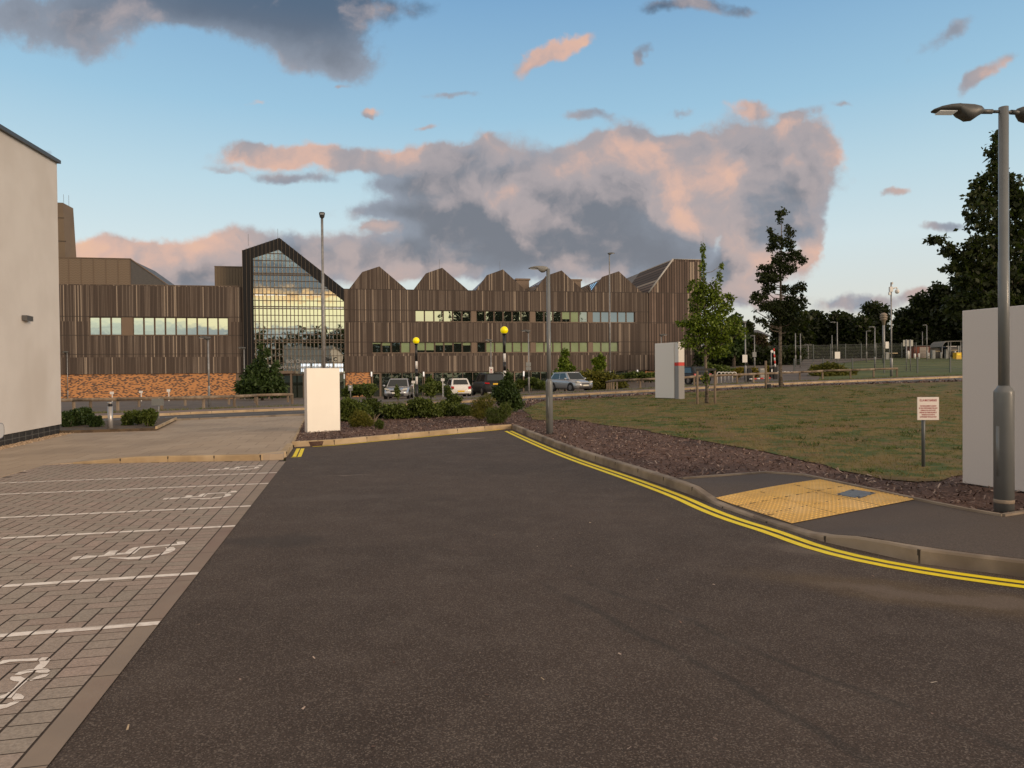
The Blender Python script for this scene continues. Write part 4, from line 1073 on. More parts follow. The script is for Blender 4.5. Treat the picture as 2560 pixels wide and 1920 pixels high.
b.add([(P[0][0]-6, DT, zBt), (F(168, 700, DT)[0], DT, zBt), (xC, DT, zT_), (P[0][0]-6, DT, zT_), (P[0][0]-6, DT+8, zBt), (F(186, 700, DT)[0], DT+1.5, zBt), (F(171, 515, DT)[0], DT+1.5, zT_-.35), (P[0][0]-6, DT+8, zT_)],
      [(0, 1, 2, 3), (1, 5, 6, 2), (3, 2, 6, 7), (5, 4, 7, 6), (0, 3, 7, 4)])
b.obj('tower_body', mat('bronze_cladding', (.145, .105, .07), (.125, .09, .062), scale=.4, rough=.5), st_)
b = fb()
for yy in (545, 603):
    s, z = F(160, yy, DT); b.box(P[0][0]-6, DT-.03, z-.05, F(157+ (yy-507)*.085, yy, DT)[0], DT+.01, z+.05)
b.obj('panel_joint', M_CLADD, st_)
b = fb()
for (pxx, h) in ((151, 1.4), (164, 1.3)):
    s, z = F(pxx, 508, DT); b.tube([(s, DT+1, z-.5), (s, DT+1, z+h)], .02, 5)
b.obj('lightning_rod', M_IRON, st_)
pb = thing('plant_box', 'bronze ribbed rooftop box left of the glazed entrance gable', 'plant room', (0, FY, 0), PHI)
s0, z1 = F(537, 667, 3); s1 = S_T0
b = fb(); b.box(s0, 3, ZLT-.3, s1+.5, 8, z1); b.obj('box_body', mat('bronze_sheet', (.155, .115, .075), rough=.5), pb)
b = fb(); n = 11
for i in range(n+1):
    s = s0+(s1-s0)*i/n; b.box(s-.03, 2.95, ZLT-.3, s+.03, 3., z1)
b.box(s0-.05, 2.93, z1, s1+.5, 8.05, z1+.1); b.obj('box_rib', M_FRAME, pb)

# ------------------------------------------------------------------ white rendered building on the left
WD = (wall_b-wall_a)/np.hypot(*(wall_b-wall_a)); WN = np.array([WD[1], -WD[0]])
wa = wall_b-WD*16
M_REND = mat('white_render', (.70, .655, .61), (.66, .615, .57), scale=.9, detail=6, rough=.9, c3=(.60, .55, .50), s3=.3, bump=.008, bscale=70)
wb = thing('rendered_building', 'smooth off-white rendered building with dark coping at the left edge', 'building', (*wall_b, 0), 0)
def WP(t, o, z): q = wall_b-WD*t+WN*o; return (q[0]-wall_b[0], q[1]-wall_b[1], z)
topz = at(139, 408, wall_b[1]).z
zp = .11+.17
def wallpiece(b, t0, t1, o0, o1, z0, z1, z1b=None):
    z1b = z1 if z1b is None else z1b
    b.add([WP(t0, o0, z0), WP(t1, o0, z0), WP(t1, o1, z0), WP(t0, o1, z0), WP(t0, o0, z1), WP(t1, o0, z1b), WP(t1, o1, z1b), WP(t0, o1, z1)], [(0, 1, 2, 3), (4, 7, 6, 5), (0, 4, 5, 1), (1, 5, 6, 2), (2, 6, 7, 3), (3, 7, 4, 0)])
def wall_hit(px, py):
    r = ray(px, py); a = WN[0]*r.x+WN[1]*r.y; k = (WN[0]*wall_b[0]+WN[1]*wall_b[1])/a
    p = Vector((0, 0, EYE))+r*k; return (wall_b[0]-p.x)*WD[0]+(wall_b[1]-p.y)*WD[1], p.z
t0_, zq_ = wall_hit(0, 325); TZ1 = topz+(zq_-topz)*16/t0_
b = B(); wallpiece(b, 0, 16, 0, -10, zp, topz, TZ1); b.obj('render_wall', M_REND, wb)
b = B(); b.add([WP(t, o, z+dz) for dz in (.004, .1) for t, z in ((-.07, topz+.002), (16, TZ1)) for o in (.09, -10)], [(0, 1, 3, 2), (4, 6, 7, 5), (0, 2, 6, 4), (1, 5, 7, 3), (0, 4, 5, 1), (2, 3, 7, 6)]); b.obj('coping', mat('dark_coping', (.035, .045, .05), rough=.4), wb)
b = B(); wallpiece(b, .03, 16, -.035, -9.9, -.05, zp-.005); b.obj('plinth', mat('plinth_block', (.018, .018, .02), (.03, .03, .03), scale=4, rough=.5), wb)
b = B()
for i in range(40): wallpiece(b, i*.44, i*.44+.012, -.03, -.06, -.0, zp-.01)
wallpiece(b, .03, 16, -.03, -.06, .13, .142); b.obj('plinth_joint', mat('plinth_mortar', (.14, .14, .13)), wb)
# wall light
gl_t = None
t1_, z1_ = wall_hit(69, 797)
fx_ = B(); wallpiece(fx_, t1_-.0, t1_+.42, .01, .13, z1_-.07, z1_+.06); fo = fx_.obj('wall_light', mat('grey_fitting', (.13, .13, .13), rough=.4, metal=.5), None)
q = WP(0, 0, 0); fo.location = (wall_b[0], wall_b[1], 0); tag(fo, 'small rectangular grey wall light on the white rendered wall', 'wall light')
t2_, z2_ = wall_hit(-3, 1077)
pq = B(); K = 24; hw, hh = .26, .19
def ring(r, o): return [WP(t2_+math.copysign(abs(math.cos(2*PI*k/K))**.75, math.cos(2*PI*k/K))*hw*r, o, z2_+math.copysign(abs(math.sin(2*PI*k/K))**.75, math.sin(2*PI*k/K))*hh*r) for k in range(K)]
R1, R2 = ring(1, .005), ring(1, .02)
pq.add(R1+R2, [(k, (k+1) % K, K+(k+1) % K, K+k) for k in range(K)]+[tuple(range(K, 2*K))])
po = pq.obj('plaque', mat('plaque_white', (.62, .62, .62), rough=.4)); po.location = (wall_b[0], wall_b[1], 0); tag(po, 'rounded white plaque with a dark blue border low on the rendered wall', 'plaque')
pr = B(); A_, C_ = ring(.97, .024), ring(.92, .024)
pr.add(A_+C_, [(k, (k+1) % K, K+(k+1) % K, K+k) for k in range(K)]); pr.obj('border', mat('plaque_blue', (.03, .05, .13), rough=.4), po)
# gravel drip strip
NGR = 2600
tt = RNG.random(NGR)*15; oo = RNG.random(NGR)**1.3*.34+.0
cen = np.stack([wall_b[0]-WD[0]*tt+WN[0]*oo, wall_b[1]-WD[1]*tt+WN[1]*oo, np.full(NGR, .012)], 1)
def pebbles(cen, size, rng):
    n = len(cen); V_ = []
    s = size*(0.6+.8*rng.random((n, 1))); a = rng.random((n, 1))*2*PI
    tri = []
    for k in range(4):
        an = a+k*PI/2; tri.append(np.concatenate([np.cos(an)*s, np.sin(an)*s, np.zeros((n, 1))], 1)+cen)
    topv = cen+np.concatenate([np.zeros((n, 2)), s*.9], 1)
    out = []
    for k in range(4): out.append(np.stack([tri[k], tri[(k+1) % 4], topv], 1))
    return np.concatenate(out, 1).reshape(-1, 3), n*4
pvv, nq = pebbles(cen+np.stack([0*tt, 0*tt, VL(cen[:, 0], cen[:, 1])], 1)-np.array([0, 0, .01]), .022, RNG)
go_ = mesh_np('gravel', pvv, nq, tonemat('gravel_stone', [(0, (.22, .15, .09)), (.6, (.42, .3, .19)), (1, (.55, .42, .3))]), np.repeat(RNG.random(NGR), 4), k=3); tag(go_, kind='stuff')

# ------------------------------------------------------------------ street furniture
M_POLE = mat('grey_painted_steel', (.17, .18, .185), (.15, .16, .165), scale=2, rough=.42, coat=.2)
M_GALV = mat('galvanised_steel', (.30, .30, .30), (.22, .22, .225), scale=6, rough=.5, metal=.3)
M_HEAD = mat('lamp_head_grey', (.075, .078, .078), rough=.45)
M_HEADL = mat('lamp_head_pale', (.22, .22, .21), rough=.45)
M_BLK = mat('black_paint', (.012, .012, .014), rough=.4)
M_WHT = mat('white_plastic', (.72, .70, .68), rough=.5)
M_LENS = mat('lamp_lens', (.7, .7, .66), rough=.2, emit=(1, .97, .9), estr=.12)
M_SIGNG = mat('sign_back_grey', (.24, .25, .25), (.2, .21, .21), scale=3, rough=.5)
M_RED = mat('red_paint', (.62, .03, .02), rough=.4)
M_CREAM = mat('cream_sign_panel', (.92, .88, .80), (.90, .86, .78), scale=2, rough=.55)
M_GREYP = mat('pale_grey_panel', (.80, .78, .76), (.77, .75, .73), scale=60, rough=.5)
M_SIDEG = mat('mid_grey_panel', (.27, .27, .28), rough=.5)
def gz(p, surf='road'): return float(SURF[surf](p[0], p[1]))
def dirang(p, q): return math.atan2(q[1]-p[1], q[0]-p[0])

def head(parent, ang, arm, z, sc=1.0, m=M_HEAD, pole_r=.05, tilt=.06):
    M = Matrix.Translation((0, 0, z)) @ Matrix.Rotation(ang, 4, 'Z') @ Matrix.Rotation(-tilt, 4, 'Y')
    a = B(); tp = lambda v: tuple(M @ Vector(v))
    if arm > .01:
        a.tube([tp((pole_r*.5, 0, 0)), tp((arm*.6, 0, 0))], .022*sc, 8); a.tube([tp((arm*.55, 0, 0)), tp((arm+.08, 0, 0))], .034*sc, 8)
        a.obj('arm', m, parent)
    st = [(0, .03, .045, -.02), (.05, .075, .07, -.05), (.13, .10, .085, -.115), (.22, .11, .09, -.125), (.30, .12, .09, -.07), (.34, .125, .088, -.015), (.45, .125, .075, -.012), (.56, .105, .05, -.01), (.64, .06, .02, -.008), (.66, .02, .004, -.004)]
    h = B(); h.smooth = True; n = 10; vs = []
    for (x, w, zt_h, zb_h) in st:
        zc = (zt_h+zb_h)/2; hh = (zt_h-zb_h)/2
        for k in range(n):
            c, s_ = math.cos(2*PI*k/n), math.sin(2*PI*k/n)
            vs.append(tp(((arm+x*sc), math.copysign(abs(c)**.6, c)*w*sc, (zc+math.copysign(abs(s_)**.7, s_)*hh)*sc)))
    h.add(vs, [(i*n+k, i*n+(k+1) % n, (i+1)*n+(k+1) % n, (i+1)*n+k) for i in range(len(st)-1) for k in range(n)]+[tuple(reversed(range(n))), tuple((len(st)-1)*n+k for k in range(n))])
    ho = h.obj('lamp_head', m, parent)
    l = B(); l.box(arm+.36*sc, -.08*sc, -.024*sc, arm+.58*sc, .08*sc, -.014*sc, M); l.obj('lens', M_LENS, ho)
def lamp(label, pos, z0, H, pr=.05, br=.092, bh=1.25, heads=((PI, .35),), m=M_POLE, sc=1.0, hm=M_HEAD, group=None, cat='lamp post', foot=None, name='lamp_post'):
    t = thing(name, label, cat, (pos[0], pos[1], z0), 0, group)
    b = B(); b.lathe(0, 0, [(pr, bh+.06), (pr, H*.62), (pr*.93, H*.62+.004), (pr*.9, H)], 20); b.obj('pole', m, t)
    b = B(); b.lathe(0, 0, [(br, -.1), (br, bh), (br*.98, bh+.015), (pr*1.02, bh+.075)], 24); bo = b.obj('base_section', m, t)
    if br > .05:
        d = B(); an = rad(200) if pos[0] > 3 else rad(250)
        for k in range(5): pass
        d.tube([(math.cos(an)*br*.585, math.sin(an)*br*.585, bh*.3), (math.cos(an)*br*.585, math.sin(an)*br*.585, bh*.72)], br*.44, 20); d.obj('access_door', m, bo)
    if foot: b = B(); b.lathe(0, 0, [(br*1.03, -.1), (br*1.03, foot)], 20); b.obj('base_band', M_BLK, t)
    for a, arm in heads: head(t, a, arm, H-(.06*sc if arm > .01 else .0), sc, hm, pr)
    return t
def lamp_px(label, x, yb, yt, surf='road', Y=None, k=1.0, **kw):
    if Y is None: g = G(x, yb, surf)
    else: q = at(x, yt, Y); g = (q.x, q.y)
    z0 = gz(g, surf); H = at(x, yt, g[1]).z-z0
    return lamp(label, g, z0, H, **kw)
L1_ = lamp_px('tall grey double-headed lamp post standing in front of the big pale board', 2510, 1277, 268, 'verge', heads=((PI-.12, .2), (.32, .2)), pr=.0515, br=.094, sc=.78)
lb = B(); lb.lathe(0, 0, [(.0945, .085), (.096, .095), (.096, .115), (.0945, .125)], 24); lb.obj('base_band', M_KERBG, L1_)
lamp_px('grey single-headed lamp post in the bark bed beside the kerb, its head pointing left', 1374, 1084, 672, 'verge', heads=((PI-.25, .0),), hm=M_HEADL, sc=.74, pr=.05, br=.085, bh=1.25)
lamp_px('tallest lamp post, rising behind the cream blank sign in front of the glazed gable', 805, 0, 540, Y=31.2, heads=((-1.31, -.1),), m=M_GALV, pr=.06, br=.08, bh=1.4, sc=1.0)
lamp_px('tall galvanised lamp post with black foot on the footway by the silver hatchback', 1526, 973, 634, heads=((.2, -.18),), m=M_GALV, foot=.45, pr=.07, br=.115, bh=1.9, sc=1.25)
CPG = 'small lamp posts in the car park'
for (lab, x, yb, yt, Y) in (('thin lamp post with a double grey sign on it, right of the black car', 1321, 981, 828, 52), ('thin lamp post rising behind the black car roof', 1227, 0, 851, 62),
                            ('thin lamp post in front of the orange brick wall, left of the entrance tree', 523, 1017, 845, None), ('thin lamp post at the left corner of the glazed entrance gable', 610, 0, 870, 66),
                            ('thin lamp post beside the edge of the white rendered building', 170, 1003, 880, None), ('thin lamp post whose top shows above the red-banded blank sign', 1653, 0, 838, 62)):
    lamp_px(lab, x, yb, yt, 'road', Y=Y, heads=((PI, -.15),) if x != 1653 else ((0, -.15),), m=M_GALV, pr=.045, br=.065, bh=1.1, sc=1.05, group=CPG)
RG = 'slender lamp posts beyond the road on the right'
for (lab, x, yb, yt, Y, kw) in (('slender lamp post with a white notice on it beside the cycle stands', 1863, 0, 806, 53, {}), ('slender lamp post with a grey sign plate in front of the dark hedge', 1886, 0, 840, 75, {}),
                                ('slender bare post just right of the mottled young tree', 1988.5, 0, 833, 78, dict(heads=())), ('second slender bare post right of the mottled young tree', 2001, 0, 834, 76, dict(heads=())),
                                ('short double-headed lamp post by the mesh fence', 2020.5, 0, 862, 100, dict(heads=((0, .0), (PI, .0)))), ('slender bare post left of the lamp post with the white notice plate', 2080, 0, 838, 95, dict(heads=())),
                                ('slender arm lamp post with a white notice plate in front of the woodland', 2093, 0, 805, 78, dict(heads=((PI, .2),))), ('slender lamp post left of the siren mast', 2166, 0, 828, 88, dict(heads=((0, .0),))),
                                ('slender lamp post between siren mast and mesh fence, standing on the grass', 2187, 0, 818, 66, dict(heads=((PI, .0),))), ('slender bare post behind the two-post sign', 2306, 0, 829, 105, dict(heads=())), ('slender lamp post in front of the small brick kiosk', 2317, 0, 813, 92, dict(heads=((PI, .0),)))):
    kw2 = dict(heads=((PI, -.1),)); kw2.update(kw)
    lamp_px(lab, x, yb, yt, 'road', Y=Y, m=M_GALV, pr=.05, br=.075, bh=1.2, sc=.9, group=RG, **kw2)

def plate(t, w, h, z, y=-.06, m=M_WHT, th=.012, name='sign_plate', x=0):
    b = B(); b.box(x-w/2, y-th, z-h/2, x+w/2, y, z+h/2); return b.obj(name, m, t)
# CCTV mast
def post_thing(name, label, cat, x, yb, yt, surf='road', Y=None, r=.03, m=M_GALV, group=None, rz=0):
    if Y is None: g = G(x, yb, surf)
    else: q = at(x, yt, Y); g = (q.x, q.y)
    z0 = gz(g, surf); H = at(x, yt, g[1]).z-z0
    t = thing(name, label, cat, (g[0], g[1], z0), rz, group)
    if r: b = B(); b.tube([(0, 0, -.1), (0, 0, H)], r, 12); b.obj('post', m, t)
    return t, H, FPX/g[1]
t, H, pm = post_thing('camera_mast', 'tall galvanised mast with a white dome security camera beside the end of the timber rail', 'camera mast', 2228.5, 940, 706, r=.055)
b = B(); b.lathe(0, 0, [(.105, -.1), (.105, 1.35), (.06, 1.45)], 14); b.obj('base_section', M_GALV, t)
b = B(); b.tube([(0, 0, H-.55), (.25, 0, H-.45), (.42, 0, H-.4), (.48, 0, H-.5)], .05, 8); b.obj('bracket', M_WHT, t)
b = B(); b.sphere((.48, 0, H-.72), .17, 14, 10, 1.1); co_ = b.obj('camera_dome', M_WHT, t)
b = B(); b.box(-.14, -.1, H-.75, .1, .1, H-.35); b.box(.06, -.05, H-.15, .14, .05, H+.02); b.box(-.2, -.08, H-1.0, -.06, .08, H-.78); b.obj('junction_box', M_WHT, t)
t, H, pm = post_thing('siren_mast', 'thick mast topped by a stacked mushroom shaped siren in front of the woodland', 'siren', 2209, 0, 800, Y=84, r=.14)
b = B(); b.lathe(0, 0, [(.15, H-.6), (.22, H-.1), (.36, H), (.42, H+.12), (.27, H+.2), (.4, H+.26), (.46, H+.38), (.28, H+.48), (.42, H+.56), (.34, H+.72), (.12, H+.85)], 18)
b.obj('siren_horn', mat('weathered_cream', (.30, .25, .20), (.24, .19, .15), scale=3, rough=.7), t)
b = B(); b.box(.12, -.2, 1.7, .5, .15, 2.5); b.obj('control_box', M_WHT, t)
# zebra crossing beacons
M_BEAC = mat('amber_globe', (.95, .78, .0), rough=.3, emit=(1, .8, 0), estr=.22)
for (x, yt, Y, lab, surf) in ((1040.3, 845, 37.6, 'black and white striped crossing beacon, the shorter looking one beside the silver saloon', 'far'), (1260.5, 818, 33.3, 'black and white striped crossing beacon, the taller looking one behind the dark bush', 'road')):
    q = at(x, yt, Y); z0 = gz(q, surf); H = q.z-z0-.18
    t = thing('crossing_beacon', lab, 'crossing beacon', (q.x, q.y, z0), 0, 'striped beacons at the crossing')
    zs = [0, .95, 1.35, 1.78, 2.2, 2.62, H-.16]
    for i in range(len(zs)-1):
        pass
    segs = [(0, H-2.27, 0), (H-2.27, H-1.86, 1), (H-1.86, H-1.45, 0), (H-1.45, H-1.05, 1), (H-1.05, H-.16, 0)]
    for a, c, k in segs:
        r = .062 if a > .1 else .08
        bk = B(); bk.tube([(0, 0, a), (0, 0, c)], r, 14); bk.obj('white_band' if k else 'black_band', M_WHT if k else M_BLK, t)
    b = B(); b.lathe(0, 0, [(.06, H-.2), (.1, H-.14), (.1, H-.1)], 14); b.obj('collar', M_BLK, t)
    b = B(); b.sphere((0, 0, H+.04), .18, 22, 14); b.obj('globe', M_BEAC, t)

# blank totem signs
def totem(label, p0, p1, z0, z1, th, mf, ms, name='blank_sign', legs=None):
    """p0 -> p1: front face left to right, seen from the road"""
    p0, p1 = np.array(p0), np.array(p1); u = (p1-p0)/np.hypot(*(p1-p0)); w = np.hypot(*(p1-p0))
    t = thing(name, label, 'sign', (p0[0], p0[1], z0), math.atan2(u[1], u[0]))
    b = B(); b.box(0, 0, 0, w, th, z1-z0); b.obj('sign_body', ms, t, bevel=.006)
    b = B(); b.box(-.012, -.022, .0, w+.012, -.001, z1-z0+.01); b.obj('front_panel', mf, t, bevel=.005)
    return t, w
zv = lambda g: gz(g, 'verge')
a, c = G(769, 1080.5, 'verge'), G(848.8, 1074.8, 'verge')
totem('blank cream sign panel standing in the bark bed beside the slab pavement', a, c, zv(a)-.03, at(767.5, 921.5, a[1]).z, .18, M_CREAM, M_WHT)
a, c = G(1639.8, 993.6, 'verge'), G(1687, 996.3, 'verge')
YY = 28.5
a = np.array(at(1639.8, 993, 30.3)[:2]); c = np.array(at(1687, 996, 29.3)[:2]); d_ = np.array(at(1697, 996, 28.9)[:2])
u = (c-a)/np.hypot(*(c-a)); zb = at(1640, 994.2, a[1]).z; ztp = at(1640, 859.5, a[1]).z
t = thing('blank_sign', 'tall grey blank totem sign with white, red and grey bands on its narrow side', 'sign', (c[0], c[1], zb), math.atan2(u[1], u[0]))
w = np.hypot(*(c-a)); b = B(); b.box(-w, 0, .02, 0, .16, ztp-zb); b.obj('sign_body', M_SIDEG, t)
b = B(); b.box(-w-.01, -.03, .0, .0, -.001, ztp-zb+.01); b.obj('front_panel', M_GREYP, t, bevel=.004)
# narrow return face towards the right: three bands
v = d_-c; vl = np.hypot(*v); rzv = math.atan2(v[1], v[0])-math.atan2(u[1], u[0]); MR = Matrix.Rotation(rzv, 4, 'Z')
zr1, zr0 = (at(1692, 906, 29.1).z-zb), (at(1692, 914.5, 29.1).z-zb)
for (za, zc, mm, nm_) in ((zr1+.002, ztp-zb+.01, M_WHT, 'white_band'), (zr0, zr1-.002, M_RED, 'red_band'), (-.02, zr0-.002, M_SIDEG, 'grey_band')):
    b = B(); b.box(.002, 0, za, vl, .25, zc, MR); b.obj(nm_, mm, t)
b = B(); b.box(-w+.1, .03, -.2, -.1, .12, .02); b.obj('plinth', M_BLK, t)
a = G(2406, 1209, 'verge'); a = np.array(at(2406, 1209, a[1]+.0)[:2]); zb = at(2406, 1207.5, a[1]).z; ztp = at(2406, 777, a[1]).z
dvec = np.array([.36, -.93]); dvec /= np.hypot(*dvec)
t = thing('blank_sign', 'very large blank grey board at the right edge, behind the double lamp post', 'sign', (a[0], a[1], zb), math.atan2(dvec[1], dvec[0]))
b = B(); b.box(0, 0, 0, 3.2, .16, ztp-zb); b.obj('board', mat('board_grey', (.66, .63, .62), (.63, .60, .59), scale=80, rough=.5), t, bevel=.008)
b = B(); b.box(.25, .03, -.3, .38, .13, 0); b.box(2.7, .03, -.3, 2.83, .13, 0); b.obj('leg', M_POLE, t)
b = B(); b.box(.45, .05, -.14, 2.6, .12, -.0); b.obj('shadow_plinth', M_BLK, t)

# notice on a post
g = G(2308.5, 1167, 'verge'); z0 = zv(g); ppm = FPX/g[1]
t = thing('notice_sign', 'small white notice with red lettering on a grey post in the lawn', 'sign', (g[0], g[1], z0), rad(-7))
zp1, zp0 = at(2316, 992.5, g[1]).z-z0, at(2316, 1049.5, g[1]).z-z0; pw = 50.6/ppm; ph = zp1-zp0
b = B(); b.tube([(0, 0, -.1), (0, 0, zp1-.03)], .026, 16); b.obj('post', mat('dark_grey_post', (.085, .095, .10), rough=.4), t)
b = B(); cx = (2317.2-2308.5)/ppm; b.box(cx-pw/2, -.042, zp0, cx+pw/2, -.03, zp1); pl_ = b.obj('sign_plate', mat('notice_white', (.80, .74, .70), rough=.4), t, bevel=.002)
M_RTXT = mat('red_lettering', (.42, .06, .07), rough=.5)
lines = [('ELLA MAY BARNES', .055, .845, .012), ('THE MANAGEMENT CANNOT', .033, .615, .008), ('BE HELD RESPONSIBLE FOR ANY', .033, .52, .008), ('DAMAGE OR LOSS TO ANY', .033, .425, .008), ('PERSON OR THEIR PROPERTY', .033, .33, .008), ('PARKING FOR STAFF &', .033, .235, .008), ('AUTHORISED VEHICLES ONLY', .033, .14, .008)]
wid = [.78, .76, .86, .70, .80, .60, .78]
for (s, sz, fy, bo_), wf in zip(lines, wid):
    o = text(s, sz*ph/.41, FR, (cx, -.0435, zp0+ph*(fy-.03)), t, M_RTXT, al='CENTER', ext=.0005, bold=.0006)
    xs_ = [v.co.x for v in o.data.vertices]; k = pw*wf/(max(xs_)-min(xs_)); o.data.transform(Matrix.Diagonal((k, 1, 1, 1)))

# bollard and small posts on the left
g = G(276.5, 1077, 'slab'); z0 = gz(g, 'slab'); H = at(276.5, 1005.5, g[1]).z-z0
t = thing('bollard_light', 'silver cylindrical bollard light standing between two low shrubs', 'bollard', (g[0], g[1], z0))
M_SILV = mat('silver_paint', (.42, .41, .41), rough=.35, metal=.5)
b = B(); b.lathe(0, 0, [(.072, -.05), (.072, H-.13)], 24); b.obj('body', M_SILV, t)
b = B(); b.lathe(0, 0, [(.055, H-.13), (.055, H-.05)], 20); b.obj('light_band', M_BLK, t)
b = B(); b.lathe(0, 0, [(.073, H-.05), (.073, H-.01), (.06, H)], 24); b.obj('cap', M_SILV, t)
t, H, pm = post_thing('road_sign', 'back of a small square grey road sign on a post by the pavement corner', 'sign', 397, 1052, 996, 'slab', r=.025, m=M_SIGNG)
plate(t, 30/pm, 17.5/pm, H-9/pm, m=M_SIGNG)
t, H, pm = post_thing('wall_sign', 'white sign lying low among the shrubs by the rendered building', 'sign', 234, 1052, 1037, 'slab', Y=24., r=.012)
plate(t, 7/pm, 6/pm, H-.03, m=M_WHT)
NG = 'white parking notices'
for (x, yt, yb, Y, w, h, lab) in ((280.5, 979, 1003, 72, 10, 6.5, 'leftmost white parking notice in front of the orange brick wall'), (353, 977, 1000, 72, 9, 5.5, 'middle white parking notice in front of the orange brick wall'), (422, 973, 996, 72, 9, 6.5, 'rightmost white parking notice in front of the orange brick wall'),
                               (1033.5, 952, 985, 62, 9, 6.5, 'white parking notice just left of the striped beacon'), (1107, 946, 985, 60, 9, 7, 'white parking notice beside the white hatchback')):
    q = at(x, yt, Y); z0 = gz(q); t = thing('parking_notice', lab, 'sign', (q.x, q.y, z0), 0, NG); H = q.z-z0; pm = FPX/Y
    b = B(); b.box(-.04, -.03, 0, .04, .03, H-.1); b.obj('post', M_WHT, t); plate(t, w/pm, h/pm, H-h/pm/2, m=M_WHT)
t, H, pm = post_thing('hospital_sign', 'white sign with a small red symbol above the black car roof', 'sign', 1228, 0, 917, Y=61, r=.03)
p = plate(t, 10/pm, 15.5/pm, H-8/pm); b = B(); b.box(-.06, -.085, H-.32, .06, -.074, H-.2); b.box(-.1, -.085, H-.48, .1, -.074, H-.42); b.obj('symbol', M_RTXT, p)
t, H, pm = post_thing('double_sign', 'two grey sign plates one above the other on a thin lamp post', 'sign', 1321, 0, 906, Y=51.9, r=0)
plate(t, 12.5/pm, 10/pm, H-5/pm, -.07, M_SIGNG); plate(t, 12.5/pm, 8/pm, H-15.5/pm, -.07, M_SIGNG)
t, H, pm = post_thing('parking_meter', 'grey pay machine on a post in front of the orange brick end panel', 'parking meter', 876, 0, 963, Y=52, r=.04)
b = B(); b.box(-.15, -.1, H-.42, .15, .1, H); b.obj('machine_box', M_SIGNG, t, bevel=.03); b = B(); b.box(-.06, -.115, H-.2, .08, -.1, H-.06); b.obj('screen', M_WHT, t)
for (x, yt, Y, w, h, nm_, lab, mm) in ((1770+92, 887, 52.9, 12, 19, 'notice_plate', 'white notice plate fixed to the lamp post beside the cycle stands', M_WHT), (1886, 880, 74.8, 9.5, 12.5, 'notice_plate', 'grey sign plate fixed to the lamp post in front of the dark hedge', M_SIGNG), (2093.5, 879.5, 77.8, 13, 17, 'notice_plate', 'white notice plate on the arm lamp post in front of the woodland', M_WHT)):
    q = at(x, yt+h, Y-.1); pm = FPX/Y; b = B(); b.box(-w/pm/2, -.03, 0, w/pm/2, -.01, h/pm); o = b.obj(nm_, mm); o.location = q; tag(o, lab, 'sign')
# big two-post sign on the field
q = at(2271, 866, 64); z0 = gz(q); pm = FPX/64
t = thing('field_sign', 'blank white sign board seen from behind on two posts in the field', 'sign', (q.x, q.y, z0)); zt1, zt2 = at(2271, 850, 64).z-z0, at(2271, 865.5, 64).z-z0
b = B(); b.box(-12.2/pm, .04, zt2, 12.2/pm, .07, zt1); b.obj('board', mat('pale_board', (.42, .42, .39), rough=.6), t)
for dx in (-5, 5): b = B(); b.tube([(dx/pm, 0, -.1), (dx/pm, 0, zt1+.05)], .05, 8); b.obj('post', M_GALV, t)
# speed limit sign, barriers, kiosks, racks by the car park entrance
t, H, pm = post_thing('speed_sign', 'small round speed sign on a grey post beside the raised barrier arm', 'sign', 1928, 0, 876, Y=68, r=.05)
b = B(); b.tube([(.05, -.08, H-.1), (.05, -.06, H-.1)], .13, 16); b.obj('disc', M_WHT, t)
def barrier(lab, xb, yb, Y, pts, grp='red and white barrier arms'):
    q = at(xb, yb, Y); t = thing('barrier', lab, 'barrier', (q.x, q.y, gz(q)), 0, grp); o_ = Vector(t.location)
    P = [Vector(at(x, y, Y-.2))-o_ for x, y in pts]; n = 6
    aw, ar = B(), B()
    for i in range(n):
        a_, c_ = P[0].lerp(P[1], i/n), P[0].lerp(P[1], (i+1)/n); (ar if i % 2 else aw).tube([a_, c_], .06, 6)
    aw.obj('arm', M_WHT, t); ar.obj('red_band', M_RED, t)
    b = B(); b.box(-.16, -.16, -.05, .16, .16, 1.05); b.obj('cabinet', M_BLK, t, bevel=.02)
    return t
barrier('raised red and white barrier arm beside the black pay machine', 1938, 945, 58, [(1938, 917), (1934.5, 871)])
barrier('lowered red and white barrier arm behind the timber rail', 1873, 948, 56, [(1873.5, 947.8), (1926, 945)])
def cabinet(name, lab, cat, x0, x1, y0, y1, Y, m, dz=.35, extra=None):
    a_, c_ = at(x0, y1, Y), at(x1, y0, Y); w = c_.x-a_.x; h = c_.z-a_.z
    zg = gz((a_.x, Y)); t = thing(name, lab, cat, ((a_.x+c_.x)/2, Y, zg)); zt_ = c_.z-zg
    b = B(); b.box(-w/2, 0, -.05, w/2, dz, zt_); b.obj('body', m, t, bevel=.02)
    b = B(); b.box(-w*.36, -.02, zt_*.58, w*.3, 0, zt_*.82); b.obj('front_plate', extra or M_WHT, t)
    return t
cabinet('pay_machine', 'black pay machine with a white screen at the car park entrance', 'pay machine', 1927, 1937, 918, 946, 60, M_BLK)
cabinet('ticket_machine', 'dark ticket machine behind the lamp post with the white notice', 'ticket machine', 1863, 1872, 921, 936, 60, M_BLK)
cabinet('utility_cabinet', 'pale grey utility cabinet between the yellow shrubs', 'cabinet', 1901, 1912, 921, 944, 62, mat('cabinet_grey', (.36, .35, .32), rough=.6), extra=M_SIGNG)
